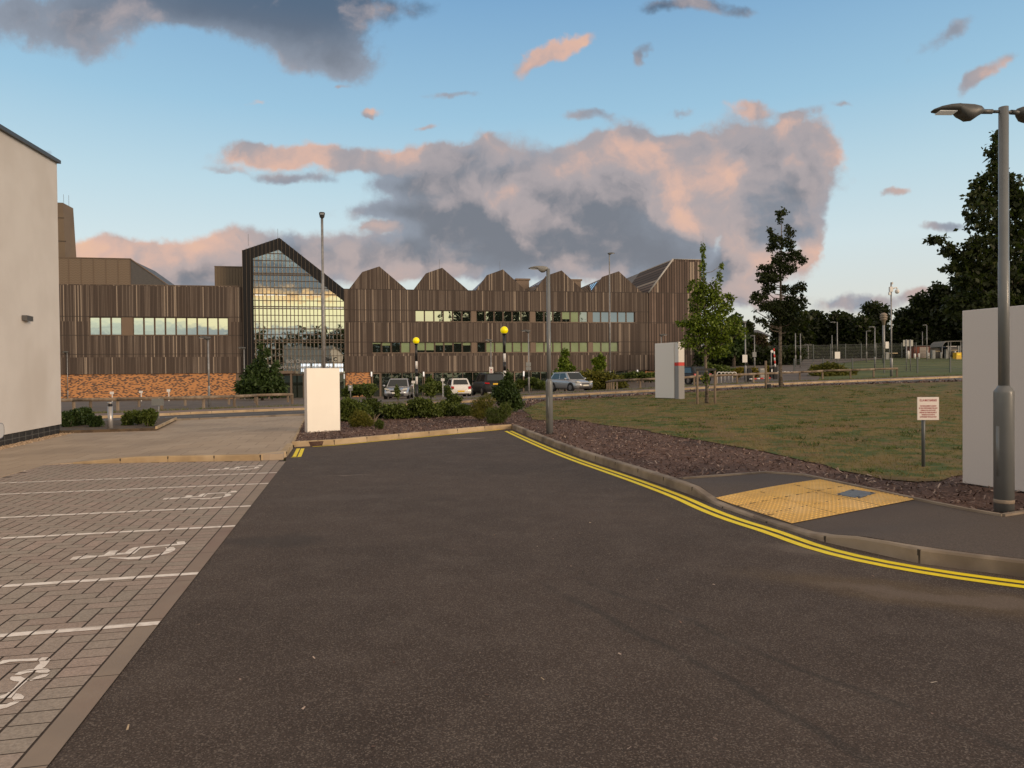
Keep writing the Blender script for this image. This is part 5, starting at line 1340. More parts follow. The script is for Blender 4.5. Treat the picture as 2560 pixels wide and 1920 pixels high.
def racks(lab, x0, x1, yt, yb, Y, n):
    for i in range(n):
        xa = x0+(x1-x0)*i/n; w = (x1-x0)/n*.95
        a_ = at(xa, yb, Y); pm = FPX/Y; R_ = w/pm/2; zg = gz((a_.x, Y)); H = at(xa, yt, Y).z-zg
        t = B(); pts = [(0, 0, -.05), (0, 0, H-R_*.6)]+[(R_-R_*math.cos(k*PI/8), 0, H-R_*.6+R_*.6*math.sin(k*PI/8)) for k in range(1, 8)]+[(2*R_, 0, H-R_*.6), (2*R_, 0, -.05)]
        t.tube(pts, .035, 6); o = t.obj('cycle_stand', M_WHT); o.location = (a_.x, Y+.12*i, zg); tag(o, lab, 'cycle stand', 'hoop cycle stands at '+('the left' if x0 < 1900 else 'the right')+' of the car park entrance')
racks('pale steel hoop cycle stand in the row right of the staked tree', 1793, 1846, 930.5, 952, 57, 5)
racks('pale steel hoop cycle stand in the row behind the mottled young tree', 1940, 2000, 929, 948, 66, 6)
# objects on the far field edge
BG = 'stubby white bollards along the far access road'
bxs = [(2208, 888, 899), (2218.5, 886, 898), (2271, 877, 895), (2287, 884, 894), (2297.5, 883.5, 894), (2321, 882, 893), (2334.5, 880.5, 892.5), (2353, 880.5, 891.5), (2368.5, 878.5, 891), (2387, 878, 890)]
lw_names = ['between the siren mast and', 'right of the siren mast near', 'left of the two-post sign near', 'just right of the two-post sign near', 'in front of the left of the brick kiosk on', 'in front of the right of the brick kiosk on', 'between the kiosk and the shelter on', 'left of the shelter post on', 'under the open shelter on', 'beside the yellow grit bin on']
for (x, yt, yb), nm_ in zip(bxs, lw_names):
    Y = 100; q = at(x, yb, Y); pm = FPX/Y; h = max(.5, (yb-yt)/pm); zg = gz(q)
    b = B(); b.lathe(0, 0, [(.14, -.1), (.14, q.z-zg+h-.04), (.11, q.z-zg+h)], 10); o = b.obj('bollard', M_WHT); o.location = (q.x, Y, zg); tag(o, 'stubby white bollard '+nm_+' the far road', 'bollard', BG)
def gate_arm(x0, x1, y, lab):
    a_, c_ = at(x0, y, 99), at(x1, y-.5, 99); zg = gz(a_); t = thing('gate_arm', lab, 'barrier', (a_.x, 99, zg), 0, 'long pale barrier arms across the far road')
    b = B(); b.tube([(0, 0, a_.z-zg), (c_.x-a_.x, 0, c_.z-zg)], .07, 6); b.obj('arm', mat('wooden_arm', (.40, .32, .2), rough=.7) if 'wooden_arm' not in bpy.data.materials else bpy.data.materials['wooden_arm'], t)
    b = B(); b.box(-.3, -.2, -.1, .15, .2, a_.z-zg+.15); b.obj('housing', M_SIGNG, t, bevel=.05)
gate_arm(2218, 2244, 883.5, 'long pale barrier arm right of the camera mast'); gate_arm(2334, 2350, 878.5, 'long pale barrier arm between kiosk and shelter'); gate_arm(2368, 2400, 876, 'long pale barrier arm in front of the shelter')
# brick kiosk, shelter, grit bin
a_, c_ = at(2286, 893, 104), at(2327, 863.5, 104); zg = gz((a_.x, 104)); w = c_.x-a_.x; h = c_.z-zg
t = thing('brick_kiosk', 'small flat-roofed brick kiosk with pale metal doors in front of the dark trees', 'kiosk', (a_.x, 104, zg))
b = B(); b.box(0, 0, -.2, w, 3, h-.12); b.obj('wall', mat('dark_red_brick', (.22, .07, .045), (.16, .05, .035), scale=6, rough=.8), t)
b = B(); b.box(-.15, -.15, h-.12, w+.15, 3.15, h); b.obj('roof', M_ROOFD, t)
b = B(); b.box(w*.32, -.03, 0, w*.86, -.002, h-.25); dd = b.obj('door', mat('pale_door', (.32, .29, .27), (.27, .24, .22), scale=2, rough=.6), t)
b = B()
for i in range(1, 7): z = (h-.25)*i/7; b.box(w*.32, -.045, z-.015, w*.86, -.03, z+.015)
b.obj('louvre', M_FRAME, dd)
Y = 98; a_, c_ = at(2355.5, 884, Y), at(2405, 852, Y); zg = gz((a_.x, Y)); w = c_.x-a_.x; h = c_.z-zg
t = thing('shelter', 'open-fronted shelter with a low curved grey roof left of the big board', 'shelter', (a_.x, Y, zg))
b = B(); n = 10
pr_ = [(w*k/n, h-.75*(1-min(1, (k/n)*4))**2) for k in range(n+1)]
b.prism(pr_+[(u, v-.08) for u, v in reversed(pr_)], lambda u, v, d: (u, d, v), 0, 3.0); b.obj('roof', mat('shelter_roof', (.17, .165, .15), rough=.6), t)
for x in (.05, w*.33, w*.45, w-.1):
    b = B(); b.tube([(x, .1, -.1), (x, .1, h-.1 if x > .1 else h-.85)], .05, 6); b.obj('post', M_GALV, t)
b = B(); b.box(0, 2.9, -.1, w, 3.0, h-.9); b.obj('back_panel', mat('dark_back', (.05, .05, .05)), t)
b = B(); b.box(w*.35, .2, h*.35, w*.44, .3, h*.72); b.box(w*.84, .2, h*.3, w*.97, .3, h*.72); b.obj('notice_board', M_SIGNG, t)
t = cabinet('grit_bin', 'yellow grit bin beside the shelter at the edge of the big board', 'grit bin', 2391, 2404, 881, 889.5, 95, mat('yellow_bin', (.65, .40, .02), rough=.5), .8, extra=M_YEL)
q = at(2383, 868, 100); t = thing('parked_vehicle', 'dark vehicle with a pale roof standing under the shelter', 'vehicle', (q.x, 100.3, gz(q)))
b = B(); b.box(-.8, 0, .25, .8, 1.5, q.z-gz(q)+.1); b.obj('body', M_BLK, t, bevel=.15); b = B(); b.box(-.75, .1, q.z-gz(q)+.1, .75, 1.4, q.z-gz(q)+.17); b.obj('roof', M_WHT, t)
for x in (-.5, .5): b = B(); b.tube([(x, -.02, .3), (x, .2, .3)], .3, 12); b.obj('wheel', M_BLK, t)

# ------------------------------------------------------------------ fences
M_TIMB = mat('weathered_timber', (.22, .165, .115), (.14, .105, .075), scale=3, rough=.9, stretch=(1, 1, .3), c3=(.29, .23, .175), s3=2, bump=.01, bscale=20)
def knee_rail(label, px, hgt, step, surf='road', extra=(), rail=.09, posts=None):
    P = [G(x, y, surf) for x, y in px]; R = resample(P, step); g0 = (R[0][0], R[0][1], gz(R[0], surf))
    t = thing('timber_rail', label, 'fence', g0)
    tops = []
    for k, p in enumerate(R):
        z = gz(p, surf); hh = hgt*(1+RNG.normal(0, .02)); ex, ey = RNG.normal(0, .02, 2)
        b = B(); b.cbox(p[0]-g0[0], p[1]-g0[1], z+hh/2-.05-g0[2], .12, .12, hh+.1, RNG.normal(0, .1), ); b.obj('post', M_TIMB, t, bevel=.02)
        tops.append((p[0]-g0[0], p[1]-g0[1], z+hgt-.04-g0[2]))
    b = B()
    for a_, c_ in zip(tops[:-1], tops[1:]):
        a_, c_ = Vector(a_), Vector(c_); u = (c_-a_); ang = math.atan2(u.y, u.x)
        b.tube([a_-Vector((0, .085, 0))-u*.01, (a_+c_)/2-Vector((0, .085, RNG.normal(0, .012))), c_-Vector((0, .085, 0))+u*.01], rail, 6)
    b.obj('rail', M_TIMB, t); return t
knee_rail('long weathered timber knee rail along the far footway on the left', [(60, 1032), (178, 1028), (352, 1025.5), (463, 1023.5), (553, 1019.6), (643, 1013), (700, 1011), (731, 1010)], .62, 2.05)
knee_rail('second timber rail standing behind the long rail on the left', [(100, 1023), (360, 1017), (505, 1013), (584, 1011), (660, 1006), (720, 1005)], .52, 2.6)
knee_rail('timber knee rail curving behind the totem sign as far as the camera mast', [(1415, 977), (1437, 977), (1477, 974.5), (1540, 974), (1614, 972), (1700, 967), (1786, 961.5), (1823, 959.8), (1891, 956), (1958, 952), (2024, 948), (2088, 946), (2153, 944.5), (2215, 941), (2242, 941)], .66, 2.1)
knee_rail('low pale timber rail behind the parked silver saloon', [(905, 985), (960, 984), (1040, 983), (1120, 982)], .62, 2.2)
knee_rail('low timber rail in front of the shop-like glazing behind the single lamp post', [(1308, 974), (1340, 973.5), (1372, 973)], .62, 1.8)
knee_rail('timber rail behind the curving knee rail, in front of the right end of the building', [(1555, 958), (1600, 957), (1640, 956)], .62, 2.2)
# mesh fences: each a thing with posts and a mesh panel
M_FPOST = mat('fence_post', (.075, .09, .09), rough=.5)
M_MESH = bpy.data.materials.new('fence_mesh'); M_MESH.use_nodes = True
def mf():
    N = NT(M_MESH.node_tree); nt = M_MESH.node_tree; b = nt.nodes['Principled BSDF']; b.inputs['Base Color'].default_value = (.06, .07, .07, 1)
    tr_ = N.n('ShaderNodeBsdfTransparent'); mx = N.n('ShaderNodeMixShader')
    tc = N.n('ShaderNodeTexCoord').outputs['Object']; X, Y, Z = N.sep(tc)
    w1 = N.m('LESS_THAN', N.m('FRACT', N.m('MULTIPLY', Z, 5.)), .1); w2 = N.m('LESS_THAN', N.m('FRACT', N.m('MULTIPLY', X, 20.)), .09)
    N.L(N.m('MAXIMUM', w1, w2), mx.inputs[0]); N.L(tr_.outputs[0], mx.inputs[1]); N.L(b.outputs[0], mx.inputs[2]); N.L(mx.outputs[0], nt.nodes['Material Output'].inputs['Surface'])
mf()
def mesh_fence(label, pts, hgt, step):
    P = [np.array(p, float) for p in pts]; R = resample(P, step); g0 = (R[0][0], R[0][1], gz(R[0])); t = thing('mesh_fence', label, 'fence', g0)
    m = B()
    for a_, c_ in zip(R[:-1], R[1:]):
        za, zc = gz(a_)-g0[2], gz(c_)-g0[2]; m.quad((a_[0]-g0[0], a_[1]-g0[1], za), (c_[0]-g0[0], c_[1]-g0[1], zc), (c_[0]-g0[0], c_[1]-g0[1], zc+hgt), (a_[0]-g0[0], a_[1]-g0[1], za+hgt))
    m.obj('mesh_panel', M_MESH, t)
    for p in R:
        z = gz(p)-g0[2]; b = B(); b.cbox(p[0]-g0[0], p[1]-g0[1]-.04, z+hgt/2, .09, .09, hgt+.1); b.obj('post', M_FPOST, t)
fp = lambda x, Y: (at(x, 900, Y).x, Y)
mesh_fence('low dark mesh fence along the near edge of the field', [fp(1985, 66), fp(2080, 64), fp(2160, 62), fp(2250, 61), fp(2300, 60.5), fp(2356, 60), fp(2450, 60)], 1.25, 2.75)
mesh_fence('taller dark mesh fence in front of the woodland behind the field', [fp(1925, 92), fp(2000, 92), fp(2070, 94), fp(2120, 96), fp(2180, 98), fp(2260, 102), fp(2290, 103)], 2.2, 3.2)

# ------------------------------------------------------------------ cars
M_TYRE = mat('tyre', (.02, .02, .02), rough=.9); M_RIM = mat('alloy_rim', (.40, .40, .41), rough=.3, metal=.8)
M_CGL = glass_mat('car_glass', tint=(.75, .82, .85), dark=(.010, .012, .013), refl=.12, fk=.12)
M_CTRIM = mat('car_black_trim', (.02, .02, .022), rough=.5)
M_HL = mat('headlamp_glass', (.62, .62, .58), rough=.12, coat=1); M_TL = mat('tail_lamp_red', (.45, .01, .015), rough=.2, coat=1)
M_PLY = mat('plate_yellow', (.80, .50, .03), rough=.4); M_PLW = mat('plate_white', (.78, .76, .66), rough=.4)
def car(label, pos, rz, L, Wd, H, paint, kind='hatch', name='parked_car', rearplate='SN 52 MKE', frontplate='VK12 MKD', rails=False):
    t = thing(name, label, 'car', (pos[0], pos[1], gz(pos)), rz, 'cars parked in front of the building')
    w = Wd/2; gc = .2; r = .32 if H < 1.6 else .37; belt = H*.61; hood = H*.60 if H < 1.6 else H*.63; yf, yr = -L/2, L/2
    if kind == 'saloon': st = [(yf, .55, .42, .52), (yf+.08, .84, .26, .62), (yf+.35, .95, .2, .70), (yf+.95, 1, gc, hood*.93), (yf+1.25, 1, gc, hood), (yr-1.0, 1, gc, belt+.03), (yr-.25, .97, gc+.03, belt+.02), (yr-.06, .88, .28, belt-.1), (yr, .7, .4, belt-.3)]
    else: st = [(yf, .55, .42, .55), (yf+.08, .86, .26, .66), (yf+.32, .95, .2, .76), (yf+.8, 1, gc, hood*.95), (yf+1.1, 1, gc, hood), (yr-.6, 1, gc, belt+.03), (yr-.12, .97, gc+.03, belt+.03), (yr-.04, .93, .27, belt-.02), (yr, .86, .36, .62)]
    b = B(); b.smooth = True; vs = []; n = 12
    for (y, k, zb_, zt_) in st:
        ww = w*k
        sec = [(0, zb_), (ww*.8, zb_), (ww*.97, zb_+.08), (ww, zb_+(zt_-zb_)*.42), (ww*.985, zb_+(zt_-zb_)*.7), (ww*.93, zt_-.03), (ww*.6, zt_+.012)]
        ring_ = sec+[(0, zt_+.03)]+[(-x, z) for x, z in reversed(sec[1:])]
        vs += [(x, y, z) for x, z in ring_]; n = len(ring_)
    b.add(vs, [(i*n+k, i*n+(k+1) % n, (i+1)*n+(k+1) % n, (i+1)*n+k) for i in range(len(st)-1) for k in range(n)]+[tuple(range(n)), tuple((len(st)-1)*n+k for k in reversed(range(n)))])
    b.obj('body', paint, t)
    wb = w*.90; wr = w*.72
    if kind == 'saloon': yA, yB, yC, yD = yf+1.15, yf+1.95, yr-1.25, yr-.62
    elif kind == 'suv': yA, yB, yC, yD = yf+1.25, yf+1.85, yr-.45, yr-.1
    else: yA, yB, yC, yD = yf+1.0, yf+1.6, yr-.6, yr-.09
    zb_ = belt-.02; cab = B(); cab.smooth = False
    pts = [(-wb, yA, zb_), (wb, yA, zb_), (wb, yD, zb_), (-wb, yD, zb_), (-wr, yB, H-.03), (wr, yB, H-.03), (wr, yC, H-.05), (-wr, yC, H-.05)]
    cab.add(pts, [(0, 3, 2, 1), (4, 5, 6, 7), (0, 1, 5, 4), (1, 2, 6, 5), (2, 3, 7, 6), (3, 0, 4, 7)])
    cab.obj('cabin', paint, t, bevel=.05)
    rf = B(); rf.smooth = True; rf.box(-wr*.95, yB+.08, H-.05, wr*.95, yC-.08, H); rf.obj('roof', paint, t, bevel=.025)
    V3 = [Vector(p) for p in pts]
    def panel(a_, b_, c_, d_, nm_, m, u0, u1, v0, v1, off):
        A_, B_, C_, D_ = a_, b_, c_, d_
        f = lambda u, v: (A_.lerp(B_, u)).lerp(D_.lerp(C_, u), v)
        nrm = (B_-A_).cross(D_-A_).normalized(); cen_ = (A_+B_+C_+D_)/4
        if nrm.dot(cen_-Vector((0, 0, H*.6))) < 0: nrm = -nrm
        q = B(); q.quad(*[f(u, v)+nrm*off for u, v in ((u0, v0), (u1, v0), (u1, v1), (u0, v1))]); return q.obj(nm_, m, t)
    panel(V3[0], V3[1], V3[5], V3[4], 'windscreen', M_CGL, .05, .95, .06, .93, .008)
    panel(V3[3], V3[2], V3[6], V3[7], 'rear_window', M_CGL, .09, .91, .22 if kind != 'saloon' else .1, .92, .008)
    for (a_, b_, c_, d_) in ((V3[1], V3[2], V3[6], V3[5]), (V3[0], V3[3], V3[7], V3[4])):
        for (u0, u1) in ((.12, .47), (.51, .90)): panel(a_, b_, c_, d_, 'side_window', M_CGL, u0, u1, .12, .90, .008)
    for sx in (-1, 1):
        for yy in (yf+.82, yr-.78):
            a_ = B(); a_.tube([(sx*(w-.06), yy, r+.01), (sx*(w+.004), yy, r+.01)], r+.06, 20); a_.obj('wheel_arch', M_CTRIM, t)
            q = B(); q.tube([(sx*(w-.2), yy, r), (sx*(w+.012), yy, r)], r, 22); wo = q.obj('wheel', M_TYRE, t)
            q = B(); q.tube([(sx*(w-.02), yy, r), (sx*(w+.02), yy, r)], r*.62, 10); q.obj('rim', M_RIM, wo)
        m_ = B(); m_.sphere((sx*(w+.1), yA+.32, belt+.07), .10, 10, 6, .75); m_.obj('mirror', paint, t)
        h = B(); zc = .70 if H < 1.6 else .85
        h.prism([(w*.50, zc-.05), (w*.86, zc-.01), (w*.90, zc+.08), (w*.80, zc+.11), (w*.52, zc+.05)], lambda u, v, d: (sx*u, yf+.02+d+max(0, (u-w*.5))*.22, v), .03, .25); h.obj('headlight', M_HL, t)
        h = B()
        if kind == 'suv': h.prism([(w*.55, H*.53), (w*.93, H*.55), (w*.94, H*.60), (w*.55, H*.59)], lambda u, v, d: (sx*u, yr-d, v), -.02, .18)
        else: h.prism([(w*.66, belt-.24), (w*.90, belt-.24), (w*.92, belt-.02), (w*.66, belt-.04)], lambda u, v, d: (sx*u, yr-d, v), -.012, .15)
        h.obj('tail_light', M_TL, t)
    g = B(); g.box(-w*.42, yf-.012, .52, w*.42, yf+.08, .64); g.box(-w*.62, yf-.012, .27, w*.62, yf+.1, .40); g.obj('grille', M_CTRIM, t, bevel=.02)
    g = B(); g.box(-w*.75, yr-.1, .22, w*.75, yr+.02, .32); g.obj('rear_bumper', M_CTRIM if kind != 'suv' else M_RIM, t, bevel=.02)
    pz = H*.50 if kind == 'suv' else .43
    p = B(); p.box(-.26, yr+.008, pz, .26, yr+.022, pz+.115); p.obj('number_plate', M_PLY, t)
    p = B(); p.box(-.26, yf-.03, .42, .26, yf-.014, .53); p.obj('number_plate', M_PLW, t)
    if rails:
        for sx in (-1, 1): q = B(); q.tube([(sx*wr*.9, yB+.2, H), (sx*wr*.9, yB+.3, H+.06), (sx*wr*.9, yC-.3, H+.06), (sx*wr*.9, yC-.15, H)], .02, 6); q.obj('roof_rail', M_RIM, t)
    return t
def paint(name, c, metal=.3, rough=.3): return mat(name, c, rough=rough, metal=metal, coat=1.0)
P_SIL = paint('silver_car_paint', (.42, .43, .46), .5); P_WHI = paint('white_car_paint', (.75, .74, .71), 0); P_BLK = mat('black_car_paint', (.012, .012, .013), rough=.45, coat=.15, spec=.3); P_SB = paint('silver_blue_paint', (.40, .41, .43), .4)
car('silver saloon facing the camera behind the hedge, left of the striped beacon', (at(986, 990, 49.3).x, 51.4), rad(3), 4.4, 1.78, 1.46, P_SIL, 'saloon')
car('white hatchback seen from behind, left of the black car', (at(1143, 990, 56).x, 56.2), PI+rad(13), 3.97, 1.68, 1.46, P_WHI)
car('black off-road car seen from behind, right of the white hatchback', (at(1221, 990, 56).x, 57.0), PI+rad(16), 4.8, 1.95, 1.78, P_BLK, 'suv', rails=True)
car('silver hatchback facing the camera behind the timber knee rail', (at(1430, 970, 54).x, 55.5), rad(32), 3.9, 1.72, 1.5, P_SB)
car('black hatchback partly hidden behind the totem sign and staked tree', (at(1728, 950, 59).x, 60.), PI+rad(20), 4.2, 1.8, 1.5, P_BLK)

# ------------------------------------------------------------------ vegetation
LF_MAPLE = leafmat('maple_leaves', (.055, .095, .010), (.17, .23, .022), (.28, .26, .03))
LF_DARK = leafmat('dark_maple_leaves', (.012, .018, .006), (.042, .055, .014), (.085, .085, .02))
LF_WOOD = leafmat('woodland_leaves', (.008, .012, .004), (.032, .040, .012), (.055, .050, .014))
LF_HEDGE = leafmat('hedge_leaves', (.035, .055, .012), (.12, .155, .03), (.19, .2, .045))
LF_YELLOW = leafmat('yellow_shrub_leaves', (.12, .10, .012), (.28, .21, .02), (.36, .25, .03))
LF_OLIVE = leafmat('olive_shrub_leaves', (.065, .07, .012), (.18, .17, .025), (.30, .19, .03))
LF_FIR = leafmat('dark_green_leaves', (.016, .035, .010), (.06, .095, .024), (.11, .13, .03))
M_BARK = mat('bark', (.12, .095, .075), (.055, .042, .034), scale=7, rough=.95, stretch=(1, 1, .4), bump=.01, bscale=20)
M_BARKM = mat('mottled_bark', (.23, .19, .15), (.08, .06, .045), scale=9, detail=5, rough=.95, stretch=(1, 1, 1.6))

def leaves(clumps, n, size, rng, aspect=.62, droop=.25, shell=.55, gap=.0):
    """clumps: rows of centre and radii; leaves as small folded diamonds spread through the volume"""
    C = np.array([c[:3] for c in clumps], float); R = np.array([c[3:6] for c in clumps], float)
    w = (R[:, 0]*R[:, 2]+R[:, 1]*R[:, 2]+R[:, 0]*R[:, 1])**1.0; w /= w.sum()
    idx = rng.choice(len(C), n, p=w)
    d = rng.normal(size=(n, 3)); d /= np.linalg.norm(d, axis=1)[:, None]
    r = rng.random(n)**(1/3.)*(1-shell)+shell*rng.random(n)**.35
    # ragged outline: radius varies with direction
    ph = rng.random((len(C), 3))*6.28
    lump = 1+.22*np.sin(d[:, 0]*5+ph[idx, 0])*np.cos(d[:, 2]*6+ph[idx, 1])+.14*np.sin(d[:, 1]*9+d[:, 2]*11+ph[idx, 2])
    p = C[idx]+d*R[idx]*(r*lump)[:, None]
    a = rng.normal(size=(n, 3)); a[:, 2] -= droop; a /= np.linalg.norm(a, axis=1)[:, None]
    nn = rng.normal(size=(n, 3))*.75+np.array([0, 0, .9]); b = np.cross(nn, a); b /= np.linalg.norm(b, axis=1)[:, None]+1e-9
    s = size*(.6+.8*rng.random(n))[:, None]
    up = np.cross(a, b)
    v0 = p; v1 = p+a*s*.45+b*s*aspect*.5+up*s*.08; v2 = p+a*s; v3 = p+a*s*.5-b*s*aspect*.5+up*s*.08
    V_ = np.stack([v0, v1, v2, v3], 1).reshape(-1, 3)
    tone = np.clip(rng.random(n)*.55+.25*rng.random(len(C))[idx]+.2*rng.random(n)**4, 0, 1)
    return V_, tone
def crown_obj(name, clumps, n, size, m, parent, origin, seed=1, **k):
    rng = np.random.default_rng(seed); V_, tn = leaves(clumps, n, size, rng, **k)
    return mesh_np(name, V_-np.array(origin), n, m, tn, parent)
def cpx(rows, Y, dy=.8, seed=0, rnd=.35):
    """clump outlines given by where they stand out against the view, placed at depth Y with real depth"""
    rng = np.random.default_rng(seed+99); out = []; pm = FPX/Y
    for (x, y, rx, ry) in rows:
        rxm, rym = rx/pm, ry/pm; off = rng.uniform(-1, 1)*rxm*rnd
        q = at(x, y, Y+off); out.append((q.x, q.y, q.z, rxm, max(rxm, rym*.6)*dy, rym))
    return out
def tree(name, label, base_x, rows, Y, n, size, m, trunk_r, surf='road', group=None, bark=None, seed=0, top_px=None, cat='tree', limbs=True, zbase=None, dy=.8, droop=.25, minlimb=0):
    jr = np.random.default_rng(seed+500)
    if limbs: rows = [(x+jr.normal(0, rx*.12), y+jr.normal(0, ry*.15), rx*jr.uniform(.72, 1.05), ry*jr.uniform(.8, 1.25)) for x, y, rx, ry in rows]
    if seed == 8: rows = rows+[(x+jr.choice([-1, 1])*rx*jr.uniform(.3, .7), y+jr.choice([-1, 1])*jr.uniform(7, 15), rx*.55, 7) for x, y, rx, ry in rows[3:]]
    cl = cpx(rows, Y, dy, seed); q = at(base_x, 950, Y); zb = gz((q.x, Y), surf) if zbase is None else zbase
    t = thing(name, label, cat, (q.x, Y, zb), 0, group); o = (q.x, Y, zb)
    crown_obj('crown', cl, n, size, m, t, o, seed+5, droop=droop)
    zt_ = max(c[2] for c in cl)
    rng = np.random.default_rng(seed); b = B()
    K = 7; H = zt_-zb; ax = [(q.x, Y, zb-.15)]
    tc_ = max(cl, key=lambda c: c[2])
    for k in range(1, K+1):
        f = k/K; ax.append((q.x*(1-f**2)+tc_[0]*f**2+rng.normal(0, .012*H/6), Y*(1-f**2)+tc_[1]*f**2, zb+H*f*.97))
    rr = [trunk_r*(1.15 if k == 0 else 1)*(1-k/K)**.7+trunk_r*.08 for k in range(K+1)]
    b.tube([tuple(np.array(p)-o) for p in ax], rr, 10)
    if limbs:
        for c in cl:
            zz = min(max(zb+H*.25, c[2]-.35*abs(c[0]-q.x)-c[5]*.8), zt_*.95); f = (zz-zb)/H
            s0_ = np.array([np.interp(f, np.linspace(0, .97, K+1), [p[j] for p in ax]) for j in range(3)]); e = np.array(c[:3])
            mid_ = (s0_+e)/2+np.array([0, 0, -.05*H*.3]); r0 = trunk_r*(1-f)**.8*.45+.01
            b.tube([tuple(s0_-o), tuple(mid_-o), tuple(e-o)], [r0, r0*.65, r0*.3], 6)
            for _ in range(2):
                e2 = e+rng.normal(size=3)*np.array(c[3:6])*.55; b.tube([tuple(e-o), tuple((e+e2)/2+(0, 0, .05)-np.array(o)), tuple(e2-o)], [r0*.35, r0*.25, r0*.12], 5)
    b.obj('trunk', bark or M_BARK, t)
    return t
def shrub(name, label, rows, Y, n, size, m, surf='verge', group=None, seed=0, stems=5, cat='shrub', stem_m=None, **k):
    cl = cpx(rows, Y, .9, seed); cx = np.mean([c[0] for c in cl]); cy = np.mean([c[1] for c in cl]); zb = gz((cx, cy), surf); o = (cx, cy, zb)
    t = thing(name, label, cat, o, 0, group); crown_obj('foliage', cl, n, size, m, t, o, seed+3, shell=.4, **k)
    rng = np.random.default_rng(seed); b = B()
    for i in range(stems):
        c = cl[i % len(cl)]; e = np.array(c[:3])+rng.normal(size=3)*np.array(c[3:6])*.4; s_ = np.array((c[0]*.6+cx*.4, c[1]*.6+cy*.4, gz((cx, cy), surf)-.05))+np.array([*rng.normal(0, .06, 2), 0])
        b.tube([tuple(s_-o), tuple((s_+e)/2-o), tuple(e-o)], [.014, .010, .004], 5)
    b.obj('stem', stem_m or M_BARK, t); return t

# staked young maple
tree('young_maple', 'young bright green maple held between two wooden stakes beside the totem sign', 1766,
     [(1757, 640, 5, 26), (1757, 672, 9, 24), (1756, 705, 13, 24), (1735, 712, 20, 16), (1762, 735, 36, 26), (1792, 728, 16, 26), (1745, 762, 34, 26), (1785, 768, 34, 28), (1815, 775, 22, 22), (1770, 800, 50, 26), (1735, 812, 26, 26), (1810, 820, 34, 30), (1760, 845, 52, 26), (1722, 858, 26, 12), (1800, 858, 40, 24), (1770, 880, 40, 18), (1708, 810, 26, 7), (1830, 750, 8, 12), (1798, 692, 6, 14), (1803, 665, 4, 10), (1818, 742, 14, 8), (1765, 950, 10, 22), (1838, 815, 18, 22), (1845, 835, 20, 18)],
     26.3, 8800, .11, LF_MAPLE, .062, 'verge', bark=M_BARKM, seed=3, droop=.5)
for (x, lab) in ((1743.5, 'left wooden stake beside the young maple trunk'), (1787.5, 'right wooden stake beside the young maple trunk')):
    g = G(x, 1019.5, 'verge'); g = np.array([at(x, 1000, 26.0).x, 26.0]); z0 = zv(g); H = at(x, 921, 26.0).z-z0
    b = B(); b.tube([(0, 0, -.2), (0, 0, H)], .045, 10); o = b.obj('tree_stake', M_TIMB); o.location = (g[0], g[1], z0); tag(o, lab, 'stake', 'stakes of the young maple')
a_, c_ = at(1741, 924, 25.95), at(1790, 924, 25.95); b = B(); b.box(0, -.02, -.04, c_.x-a_.x, .02, .04); o = b.obj('tree_tie', M_CTRIM); o.location = a_; tag(o, 'dark strap joining the two stakes of the young maple', 'tree tie')
# mottled young tree by the road
tree('young_tree', 'slender dark young tree with mottled trunk and open crown beside the road', 1952,
     [(1952, 532, 15, 10), (1948, 550, 8, 12), (1925, 575, 10, 8), (1932, 590, 14, 9), (1968, 580, 16, 12), (1948, 605, 20, 16), (1975, 610, 14, 14), (1925, 618, 14, 10), (1985, 640, 24, 14), (1950, 640, 26, 16), (2005, 650, 14, 10), (1918, 668, 24, 10), (1965, 672, 26, 14), (1930, 692, 34, 14), (1905, 700, 18, 8), (1900, 742, 26, 8), (1890, 750, 16, 8), (1925, 720, 20, 10), (1965, 718, 12, 10), (2005, 712, 16, 9), (1990, 722, 22, 9), (1945, 755, 44, 12), (1990, 760, 34, 14), (1925, 770, 30, 10), (1965, 785, 42, 14), (1905, 802, 18, 7), (1955, 806, 36, 10), (1995, 795, 26, 10), (1888, 778, 6, 4), (2010, 745, 12, 8)],
     34.0, 12500, .12, LF_DARK, .085, 'verge', bark=M_BARKM, seed=8, droop=.9)
g = np.array([at(1914.5, 950, 33.5).x, 33.5]); z0 = zv(g); b = B(); b.tube([(0, 0, -.2), (0, 0, at(1914, 902, 33.5).z-z0)], .055, 10); o = b.obj('tree_stake', M_TIMB); o.location = (g[0], g[1], z0); tag(o, 'single tall weathered stake left of the mottled young tree', 'stake')
g = np.array([at(1922, 950, 33.2).x, 33.2]); z0 = zv(g); b = B(); b.box(-.06, -.06, -.02, .1, .1, .22); o = b.obj('ground_box', M_BLK, bevel=.02); o.location = (g[0], g[1], z0); tag(o, 'small black box on the ground at the foot of the single stake', 'box')
# tall dark maple behind the board
tree('tall_maple', 'tall dark maple towering behind the big pale board and double lamp', 2515,
     [(2492, 345, 18, 22), (2490, 375, 24, 20), (2487, 410, 14, 20), (2490, 450, 38, 26), (2440, 460, 18, 16), (2530, 465, 34, 26), (2450, 495, 34, 24), (2500, 500, 50, 34), (2560, 510, 40, 34), (2470, 550, 52, 34), (2540, 560, 60, 44), (2600, 560, 50, 60), (2450, 600, 48, 28), (2340, 598, 26, 9), (2368, 618, 28, 14), (2395, 632, 20, 14), (2520, 620, 72, 44), (2440, 650, 56, 28), (2378, 668, 28, 9), (2600, 650, 60, 60), (2490, 690, 76, 36), (2420, 700, 46, 22), (2570, 720, 80, 50), (2460, 745, 80, 40), (2400, 760, 50, 40), (2540, 790, 90, 50), (2620, 780, 60, 70)],
     29.0, 16000, .20, LF_DARK, .17, 'verge', seed=12, droop=.9)
